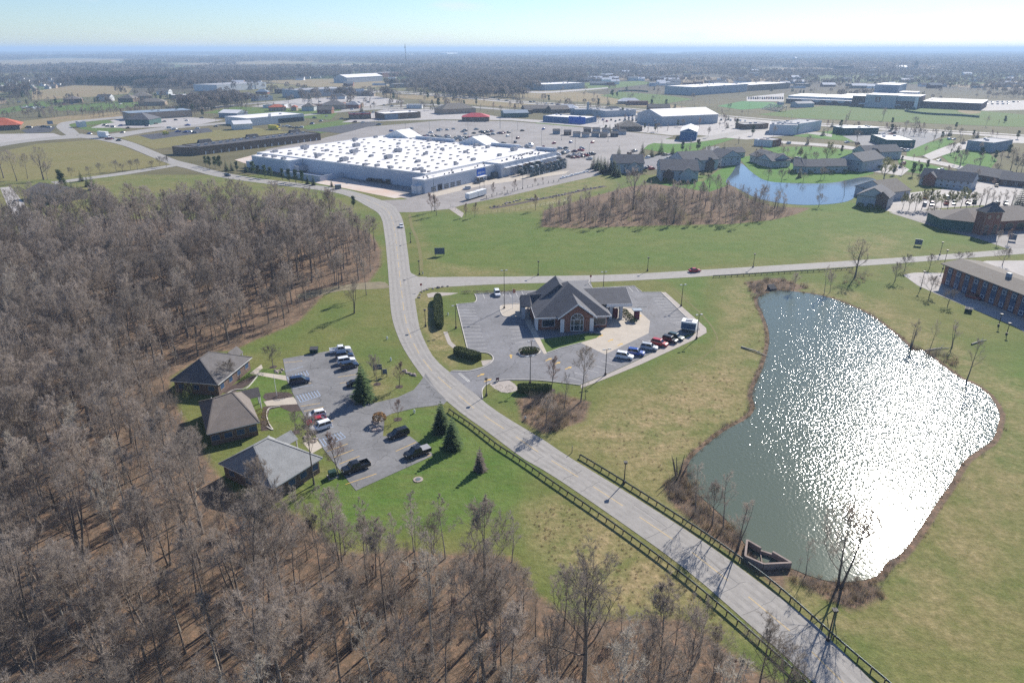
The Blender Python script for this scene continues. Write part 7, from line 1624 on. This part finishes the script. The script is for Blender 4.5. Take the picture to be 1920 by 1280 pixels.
# ---- far woods as masses
def far_mesh(seed, kind, n=90, h=13, rad=4.5):
    r = random.Random(seed); b = MB()
    b.tube([(0, 0, 0), (0, 0, h*.6)], [.3, .12], 4, cap=False)
    for k in range(n):
        if kind == 'green': z = r.uniform(.08, 1); s = (1-z)*rad*.75; a = r.uniform(0, 6.28); p = Vector((math.cos(a)*s, math.sin(a)*s, z*h)); q = Vector((math.cos(a), math.sin(a), -.3)); L = 1.3
        else:
            a = r.uniform(0, 6.28); e = r.uniform(-.4, 1); s = rad*(1-e*e)**.5*r.uniform(.5, 1); p = Vector((math.cos(a)*s, math.sin(a)*s, h*.62+e*h*.36)); q = Vector((math.cos(a)*.5, math.sin(a)*.5, 1)); L = 2.2
        w_ = q.cross(Vector((r.uniform(-1, 1), r.uniform(-1, 1), r.uniform(-1, 1)))).normalized()*(.5 if kind == 'green' else .38); b.poly([p-w_, p+w_, p+q.normalized()*L]); b.poly([p-w_.cross(q).normalized()*.4, p+w_.cross(q).normalized()*.4, p+q.normalized()*L*.8])
    return b.mesh('far_tree', M['far_green' if kind == 'green' else 'far_twig'])
FT = [(far_mesh(k, 'bare'), 0) for k in range(3)]+[(far_mesh(9, 'green', 110), 0)]
def grove(seed):
    r = random.Random(seed); b = MB()
    for k in range(16):
        x, y, h, s = r.uniform(-32, 32), r.uniform(-32, 32), r.uniform(10, 17), r.uniform(5, 8)
        for q in range(26):
            a = r.uniform(0, 6.28); e = r.uniform(-.7, 1); c = s*(1-e*e)**.5*r.uniform(.6, 1); p = Vector((x+math.cos(a)*c, y+math.sin(a)*c, h*.55+e*h*.45)); d = Vector((r.uniform(-1, 1), r.uniform(-1, 1), 1)).normalized(); w_ = d.cross(Vector((r.uniform(-1, 1), r.uniform(-1, 1), 0))).normalized()*1.1
            b.quad(p-w_-d, p+w_-d, p+w_*.8+d*1.2, p-w_*.8+d*1.2)
    return b.mesh('far_grove', M['far_twig'])
GR = [(grove(k), 0) for k in range(4)]
rs = np.random.RandomState(8)
WOODS = [W(p) for p in ([(110,148),(250,142),(420,150),(560,158),(500,164),(380,166),(250,165),(110,160)], [(-200,150),(110,146),(140,180),(60,186),(-200,150)], [(430,140),(660,130),(660,158),(560,156),(450,152)], [(700,128),(1300,120),(1900,128),(2300,135),(2300,178),(1900,178),(1820,168),(1700,160),(1500,160),(1400,162),(1300,160),(1100,154),(1000,160),(940,158),(850,166),(760,150),(700,146)], [(330,200),(430,185),(470,196),(440,208),(360,210)], [(-100,222),(40,212),(200,208),(260,206),(240,210),(80,222),(-60,230)])]
EVERG = [W([(145,156),(270,154),(320,150),(315,158),(260,163),(145,163)])]
CLEAR = [W(p) for p in ([(700,140),(1020,150),(1100,176),(880,176)], [(640,146),(730,146),(730,160),(640,160)], [(1010,156),(1110,156),(1110,172),(1010,172)], [(1290,160),(1490,158),(1490,185),(1290,185)])]
N_ = 90000; Y = np.exp(rs.uniform(np.log(640), np.log(2600), N_)); X = rs.uniform(-.85, .85, N_)*Y
# even spread over the ground
keep = rs.rand(N_) < (Y/2600)**1.0; X, Y = X[keep], Y[keep]
ins = np.zeros(len(X), bool); gr = np.zeros(len(X), bool)
for p in WOODS: ins |= sdf(X, Y, p) > 0
for p in EVERG: gr |= sdf(X, Y, p) > 0
clr = np.zeros(len(X), bool)
for nm_, mt_, px_ in FIELDS: clr |= sdf(X, Y, W(px_)) > -4
for p in CLEAR[1:]: clr |= sdf(X, Y, p) > 0
n1 = fnoise(X, Y, .006, 4)
tn_ = (X > .1*Y) & (Y < 2200); sb_ = sdf(X, Y, W([(-30,147),(113,147),(113,176),(-30,176)])) > 0; kp_ = np.where(sb_, rs.rand(len(X)) < .12, np.where(tn_, rs.rand(len(X)) < .36, True))
ok = kp_ & ((ins & (n1 > -.5)) | gr | ((Y > 1150) & (n1 > .35)) | (rs.rand(len(X)) < .02*(Y > 900))) & ~clr
P = []
for x, y, g_ in zip(X[ok], Y[ok], gr[ok]): P.append((float(x), float(y), -.06, float(rs.uniform(0, 6.28)), float(rs.uniform(.7, 1.25)*(.64 if x > .1*y else 1)), 3 if g_ or rs.rand() < .05 else int(rs.randint(3))))
print('far trees', len(P)); stuff_gn('far_woods', P, FT)
N_ = 60000; Y = np.sqrt(rs.uniform(2300.**2, 14000.**2, N_)); X = rs.uniform(-.85, .85, N_)*Y
n1 = fnoise(X, Y*1.6, .0016, 12)+.5*fnoise(X, Y, .006, 5)
dens = np.where(X > -.25*Y, .85, .45)
ok = (n1 > np.where(X > -.2*Y, -.35, .05)) & (rs.rand(N_) < dens*np.clip(1.3-Y/26000, .3, 1))
ok &= ~((X > .1*Y) & (Y < 4200) & (rs.rand(N_) < .5))
for nm_, mt_, px_ in FIELDS:
    if px_[0][1] < 140: ok &= sdf(X, Y, W(px_)) < -25
P = [(float(x), float(y), -.06, float(rs.uniform(0, 6.28)), float(rs.uniform(.8, 1.2)*(1+y/14000)), int(rs.randint(4))) for x, y in zip(X[ok], Y[ok])]
print('groves', len(P)); stuff_gn('distant_forest', P, GR)
# ------------------------------------------------------------------ street furniture
def lamp(px, top, label, heads=2, rz=0, mat='post_dark', headmat='lamp_grey', ball=False, group=None, base=True, drop=0):
    h = max(2.5, height_at(px, top)); p = at(*px); t = thing('street_lamp', label, 'lamp post', p, rz, group)
    b = MB(); b.tube([(0, 0, .3 if base else 0), (0, 0, h)], [.11, .07], 8); b.build('pole', M[mat], t)
    if base: b = MB(); b.tube([(0, 0, 0), (0, 0, .55)], .28, 10); b.build('footing', M['mulch' if not ball else 'post_dark'], t)
    if ball:
        b = MB(); b.hull([(-.22, -.22, h-.1), (.22, -.22, h-.1), (.22, .22, h-.1), (-.22, .22, h-.1)], [(-.34, -.34, h+.3), (.34, -.34, h+.3), (.34, .34, h+.3), (-.34, .34, h+.3)]); b.build('lantern', M['post_dark'], t)
    else:
        b = MB(); b.box(-.75 if heads > 1 else -.05, -.04, h-.1, .75, .04, h); b.build('arm', M[mat], t)
        for s in ((-1, 1) if heads > 1 else (1,)): b = MB(); b.hull([(s*.35, -.22, h-.02), (s*1.05, -.22, h-.02), (s*1.05, .22, h-.02), (s*.35, .22, h-.02)], [(s*.4, -.18, h+.14), (s*1.0, -.18, h+.14), (s*1.0, .18, h+.14), (s*.4, .18, h+.14)]); b.build('lamp_head', M[headmat], t)
for px, top, lab in (((1306,635),590,'lamp post at the outer corner of the bank lot by the trailer'), ((1277,574),534,'lamp post at the right edge of the bank lot stalls'), ((855,615.5),573,'lamp post at the left edge of the bank lot stalls'), ((994,719),668,'lamp post on the grass at the bank driveway'), ((945.5,578),507,'tall lamp post on the entrance island of the bank'), ((1135,703),655,'lamp post at the near end of the bank car row'), ((1131,541),510,'lamp post behind the bank by the side road'), ((996,656),640,'lamp post in the oval parking island')):
    lamp(px, top, lab, rz=.3)
for px, top, lab in (((912,742),711,'black lantern post at the bank driveway mouth'), ((1170,905),868,'black lantern post behind the guardrail by the pond'), ((1552,1200),1145,'black lantern post among the roots of the big pond tree'), ((798,612),582,'black lantern post beside the road left of the hedge'), ((786.5,515),490,'black lantern post at the side road corner'), ((1009,516),491,'black lantern post on the meadow edge, left'), ((1214,508),484,'black lantern post on the meadow edge, middle'), ((1412,501),477,'black lantern post on the meadow edge, right'), ((1762,478),455,'black lantern post by the meadow sign'), ((1768,504),470,'tall lamp post at the motel drive'), ((1726,541),510,'lamp post at the left end of the motel lot'), ((1872,611),590,'lamp post on the lower edge of the motel lot'), ((1887,627),607,'short post right of the motel lot lamp'), ((770,455),438,'black lantern post by the main road above the junction')): lamp(px, top, lab, ball=True)
for k, (px, top) in enumerate([((900,362),326),((908,366),334),((980,354),320),((815,396),330),((762,268),232),((806,258),228),((878,262),230),((960,275),244),((1015,282),246),((1053,263),240),((1078,282),250),((1140,266),248),((1104,296),270),((560,325),305),((641,332),300)]): lamp(px, top, 'tall thin lamp post on the superstore lot '+('by the tyre shop' if px[1] > 340 else 'beside the rear dock' if px[0] < 700 else 'among the parked cars'), rz=.9, mat='steel', group='store lot lamp posts')
r = random.Random(6)
for k in range(46): x, y = r.uniform(620, 1500), r.uniform(172, 246); y = max(y, 172+(x-620)*.055); lamp((x, y), y-r.uniform(14, 26)*(1 if y > 200 else .7), 'thin grey utility pole among the shops along the town roads', heads=2, mat='steel', group='utility poles', base=False)
# guardrails
def guardrail(label, px, post=1.9, n=3):
    P = smooth(W(px), n); p0 = P[0]; t = thing('guardrail', label, 'guardrail', (p0.x, p0.y, 0)); o = Vector((p0.x, p0.y, 0))
    b = MB(); Q = resample([p-o for p in P], max(12, len(P)*2)); A = offset(Q, .05); B = offset(Q, -.03)
    zz = [(.42, 0), (.48, .05), (.54, 0), (.6, .05), (.66, 0), (.74, .05), (.78, 0)]
    for i in range(len(Q)-1):
        T0 = (A[i]-Q[i])/.05; T1 = (A[i+1]-Q[i+1])/.05
        for (z0, d0), (z1, d1) in zip(zz, zz[1:]): b.quad(*[tuple(v) for v in (Q[i]+T0*d0+Vector((0, 0, z0)), Q[i+1]+T1*d0+Vector((0, 0, z0)), Q[i+1]+T1*d1+Vector((0, 0, z1)), Q[i]+T0*d1+Vector((0, 0, z1)))])
        b.quad(*[tuple(v) for v in (B[i]+Vector((0, 0, .42)), B[i+1]+Vector((0, 0, .42)), B[i+1]+Vector((0, 0, .78)), B[i]+Vector((0, 0, .78)))])
        b.quad(*[tuple(v) for v in (Q[i]+Vector((0, 0, .78)), Q[i+1]+Vector((0, 0, .78)), B[i+1]+Vector((0, 0, .78)), B[i]+Vector((0, 0, .78)))])
    b.build('rail', M['rail'], t)
    pm2 = MB(); pm2.box(-.06, -.09, 0, .06, .06, .74); me = pm2.mesh('post', M['wood_post'])
    for p, q in along(Q, post): a = math.atan2(q.y, q.x); link('post', me, t, (p.x-.13*math.sin(-a), p.y-.13*math.cos(a), 0), rz=a)
guardrail('long steel guardrail on the lawn side of the main road', [(843,771),(849,776),(881.7,798),(908.7,819),(936,840),(969,861),(1040,910),(1147.8,984),(1241,1052),(1306,1103),(1399,1182),(1485.6,1260),(1507,1281),(1560,1335)])
guardrail('steel guardrail between the main road and the pond', [(1088,857),(1100,864),(1165.8,904),(1255.6,961),(1345,1020),(1435,1085),(1507,1146),(1579,1211),(1651,1272),(1665,1284),(1720,1340)])
guardrail('weathered guardrail along the side road above the pond', [(1337,520),(1400,517),(1480,512),(1540,509),(1600,504.5)], 2.2)
# post-and-cable fence below the store drive
P = smooth(W([(912,372),(950,362),(1000,350),(1050,340)]), 4); t = thing('cable_fence', 'line of short dark posts with cable below the store drive', 'fence', (P[0].x, P[0].y, 0)); o = Vector((P[0].x, P[0].y, 0))
pp = MB(); pp.box(-.12, -.12, 0, .12, .12, 1.5); pme = pp.mesh('post', M['post_dark'])
for p, q in along(P, 4.6): v = p-o; link('post', pme, t, (v.x, v.y, 0))
b = MB(); b.tube([p-o+Vector((0, 0, 1.1)) for p in P], .03, 4); b.build('cable', M['steel'], t)
P = smooth(W([(845,389),(870,400),(905,401),(960,396),(1020,386),(1070,376)]), 4); t = thing('wire_fence', 'thin wire fence with steel posts around the creek', 'fence', (P[0].x, P[0].y, 0)); o = Vector((P[0].x, P[0].y, 0))
pp = MB(); pp.tube([(0, 0, 0), (0, 0, 1.5)], .05, 5); pme = pp.mesh('post', M['steel'])
for p, q in along(P, 3.2): v = p-o; link('post', pme, t, (v.x, v.y, 0))
for z in (.5, 1, 1.45): b = MB(); b.tube([p-o+Vector((0, 0, z)) for p in P], .02, 3); b.build('wire', M['steel'], t)
# signs
def board_sign(label, px, w_, h_, z, rz, face='sign_face', posts=True, name='board_sign'):
    p = at(*px); t = thing(name, label, 'sign', p, rz); b = MB(); b.box(-w_/2, -.06, z, w_/2, .06, z+h_); b.build('panel', M[face], t)
    b = MB(); b.box(-w_/2-.06, -.08, z+h_, w_/2+.06, .08, z+h_+.08); b.box(-w_/2-.06, -.08, z-.08, w_/2+.06, .08, z); b.build('frame', M['steel'], t)
    for s in (-1, 1): b = MB(); b.box(s*w_*.42-.07, .065, 0, s*w_*.42+.07, .19, z+h_); b.build('post', M['post_dark'], t)
board_sign('dark blue-grey property sign on the meadow near the junction', (824.5,480), 3.8, 2.3, .8, .1); board_sign('larger slate sign board by the office drive', (709,705), 2.1, 1.2, 1.8, .15); board_sign('smaller slate sign board next to the larger one by the office drive', (722,706), 1.1, 1.1, .8, .1)
board_sign('dark property sign at the right side of the meadow', (1721,461), 2.6, 2.0, .6, -.5); board_sign('dark sign board in the shrubs by the tower hall', (1897,452), 2.6, 2.2, .6, -.6)
board_sign('blue pole sign by the restaurant lot at the left', (97,243), 5, 3, 5, .2, 'blue_grey_roof', name='pole_sign'); board_sign('small dark red sign at the bank driveway mouth', (933,715), .7, .5, .5, .3, 'shrub_red')
def stop_sign(label, px):
    p = at(*px); t = thing('stop_sign', label, 'sign', p, .4); b = MB(); b.tube([(0, 0, 0), (0, 0, 2.6)], .04, 5); b.build('post', M['steel'], t); b = MB(); b.hull([(.4*math.cos(k*math.pi/4+.39), -.06, 2.3+.4*math.sin(k*math.pi/4+.39)) for k in range(8)], [(.4*math.cos(k*math.pi/4+.39), -.04, 2.3+.4*math.sin(k*math.pi/4+.39)) for k in range(8)]); b.build('panel', M['taillight'], t)
stop_sign('stop sign at the rear driveway of the bank', (1107,530)); stop_sign('stop sign at the side road where it meets the main road', (790,546))
p = at(1116,992); t = thing('marker_post', 'short dark marker post in the roadside grass', 'post', at(1072.5, 848)); b = MB(); b.box(-.06, -.06, 0, .06, .06, 1.4); b.build('post', M['steel'], t)
# flagpoles
for px, top, lab, fl in (((961,578),541,'white flagpole with faded red flag beside the bank', True), ((519,742),702,'white flagpole beside the middle office path', False)):
    h = height_at(px, top); t = thing('flagpole', lab, 'flagpole', at(*px)); b = MB(); b.tube([(0, 0, 0), (0, 0, h)], [.07, .04], 6); b.build('pole', M['white'], t)
    if fl: b = MB(); b.hull([(.05, -.02, h-1.3), (.9, .1, h-1.5), (.9, .14, h-1.5), (.05, .02, h-1.3)], [(.05, -.02, h-.1), (.9, .1, h-.3), (.9, .14, h-.3), (.05, .02, h-.1)]); b.build('flag', M['orange'], t)
# dumpster, utility boxes, hydrants
def bin_(label, px, rz, s=1):
    t = thing('dumpster', label, 'dumpster', at(*px), rz, None, s); b = MB(); b.hull([(-1, -.6, .1), (1, -.6, .1), (1, .6, .1), (-1, .6, .1)], [(-1.1, -.85, 1.2), (1.1, -.85, 1.2), (1.1, .75, 1.5), (-1.1, .75, 1.5)]); b.build('body', M['bin_green'], t)
    for x in (-1.08, .02): b = MB(); b.hull([(x, -.87, 1.215), (x+1.06, -.87, 1.215), (x+1.06, .77, 1.52), (x, .77, 1.52)], [(x, -.87, 1.26), (x+1.06, -.87, 1.26), (x+1.06, .77, 1.56), (x, .77, 1.56)]); b.build('lid', M['dark_roof'], t)
    for x in (-.8, .8): b = MB(); b.tube([(x, -.05, .09), (x, .05, .09)], .09, 8); b.build('caster', M['tyre'], t)
bin_('dark green dumpster on the grass at the top of the office lot', (589.5,661), .1, .95); bin_('dark dumpster on the grass edge of the motel lot', (1815,585), -.6, .9)
t = thing('dumpster_enclosure', 'grey dumpster box by the evergreen row at the dock yard', 'dumpster', at(634,354), .4); b = MB(); b.box(-1.6, -1.2, 0, 1.6, 1.2, 2.2); b.build('body', M['steel'], t); b = MB(); b.box(-1.7, -1.3, 2.21, 1.7, 1.3, 2.35); b.build('lid', M['blue_grey_roof'], t)
t = thing('transformer_box', 'green utility box beside the end tree of the office lot', 'utility box', at(624,893), .5); b = MB(); b.box(-.7, -.6, .12, .7, .6, 1.2); b.build('cabinet', M['bin_green'], t); b = MB(); b.box(-.9, -.8, 0, .9, .8, .12); b.build('plinth', M['pale_concrete'], t)
def hydrant(label, px, mat):
    t = thing('fire_hydrant', label, 'hydrant', at(*px), 0, None, 1.3); b = MB(); b.tube([(0, 0, 0), (0, 0, .55), (0, 0, .7)], [.13, .12, .06], 8); b.build('body', M[mat], t)
    for s in (-1, 1): b = MB(); b.tube([(s*.1, 0, .42), (s*.22, 0, .42)], .06, 6); b.build('outlet', M[mat], t)
hydrant('small white hydrant on the lawn below the office drive', (777,774), 'white'); hydrant('pale hydrant near the brush by the main road', (985,787), 'lamp_grey'); hydrant('pale hydrant on the lawn beside the road above the offices', (726,636), 'white'); hydrant('white hydrant near the office signs', (733,676), 'white')
hydrant('small hydrant by the side road corner', (793,514), 'lamp_grey'); hydrant('white hydrant near the bank hedge', (840,591), 'white')
# concrete weir box in the pond
Z = 1.1; wp = [at(x, y, Z) for x, y in ((1401,1011),(1427,1026),(1449,1033),(1484,1053.6),(1432,1056),(1397.5,1041))]
o = Vector((wp[5].x, wp[5].y, 0)); t = thing('pond_weir', 'open concrete weir box with notched wall at the pond edge', 'weir', o)
for k in range(6):
    a, c = wp[k]-o, wp[(k+1) % 6]-o; b = MB(); d = (c-a).normalized(); n = Vector((-d.y, d.x, 0))*.16; zt = Z if k != 1 else Z-.5
    b.hull([(q.x, q.y, -.1) for q in (a-n, c-n, c+n, a+n)], [(q.x, q.y, zt+.001*k) for q in (a-n, c-n, c+n, a+n)]); b.build('wall', M['weir'], t)
b = MB(); b.beam(wp[1]-o+Vector((0, 0, -.9)), wp[4]-o+Vector((0, 0, -.9)), .15, .15); b.build('cross_beam', M['weir'], t)
# culvert grate at the north end
t = thing('culvert_box', 'dark culvert box at the north tip of the pond', 'culvert', at(1447, 543), .2); b = MB(); b.hull([(-1.2, -1, 0), (1.2, -1, 0), (1.2, 1, 0), (-1.2, 1, 0)], [(-1.2, -1, .6), (1.2, -1, .6), (1.2, 1, 1.6), (-1.2, 1, 1.6)]); b.build('body', M['dark_roof'], t)
# hidden house at the left and the drive beside it
px_house('hidden_house', 'grey-roofed house half hidden by the wood at the upper left', 'house', (52,372), (108,382), 16, 358, roof='gable', rh=3, wall='tan_wall', rmat='shingle_brown', wins=(3, 2))
for i, (x, y) in enumerate([(30,385),(50,392),(70,396),(88,398),(104,396),(40,402),(80,408),(120,392),(20,396),(62,384)]): tree(['wood0', 'wood4', 'multi', 'wood2'][i % 4], (x, y), 10+i % 4, 'bare tree in front of the half-hidden house', group='trees round the hidden house')
sheet('hidden_drive', [(0,352),(20,350),(60,400),(66,440),(40,440),(20,400)], .021, M['pale_concrete'])
# short pipe sign at the canopy, traffic bar
t = thing('clearance_bar', 'thin clearance bar post at the drive-through exit', 'post', at(1194.5,592)); b = MB(); b.tube([(0, 0, 0), (0, 0, 2.7)], .06, 6); b.build('post', M['steel'], t); b = MB(); b.box(0, -.05, 2.7, 2.6, .05, 2.82); b.build('arm', M['steel'], t)
t = thing('manhole_ring', 'stone-ringed drain in the near lawn', 'drain', at(784,899)); b = MB(); b.tube([(0, 0, 0), (0, 0, .12)], .9, 14); b.build('ring', M['rock'], t); b = MB(); b.tube([(0, 0, .121), (0, 0, .16)], .5, 12); b.build('cover', M['steel'], t)
p = at(1545,555)
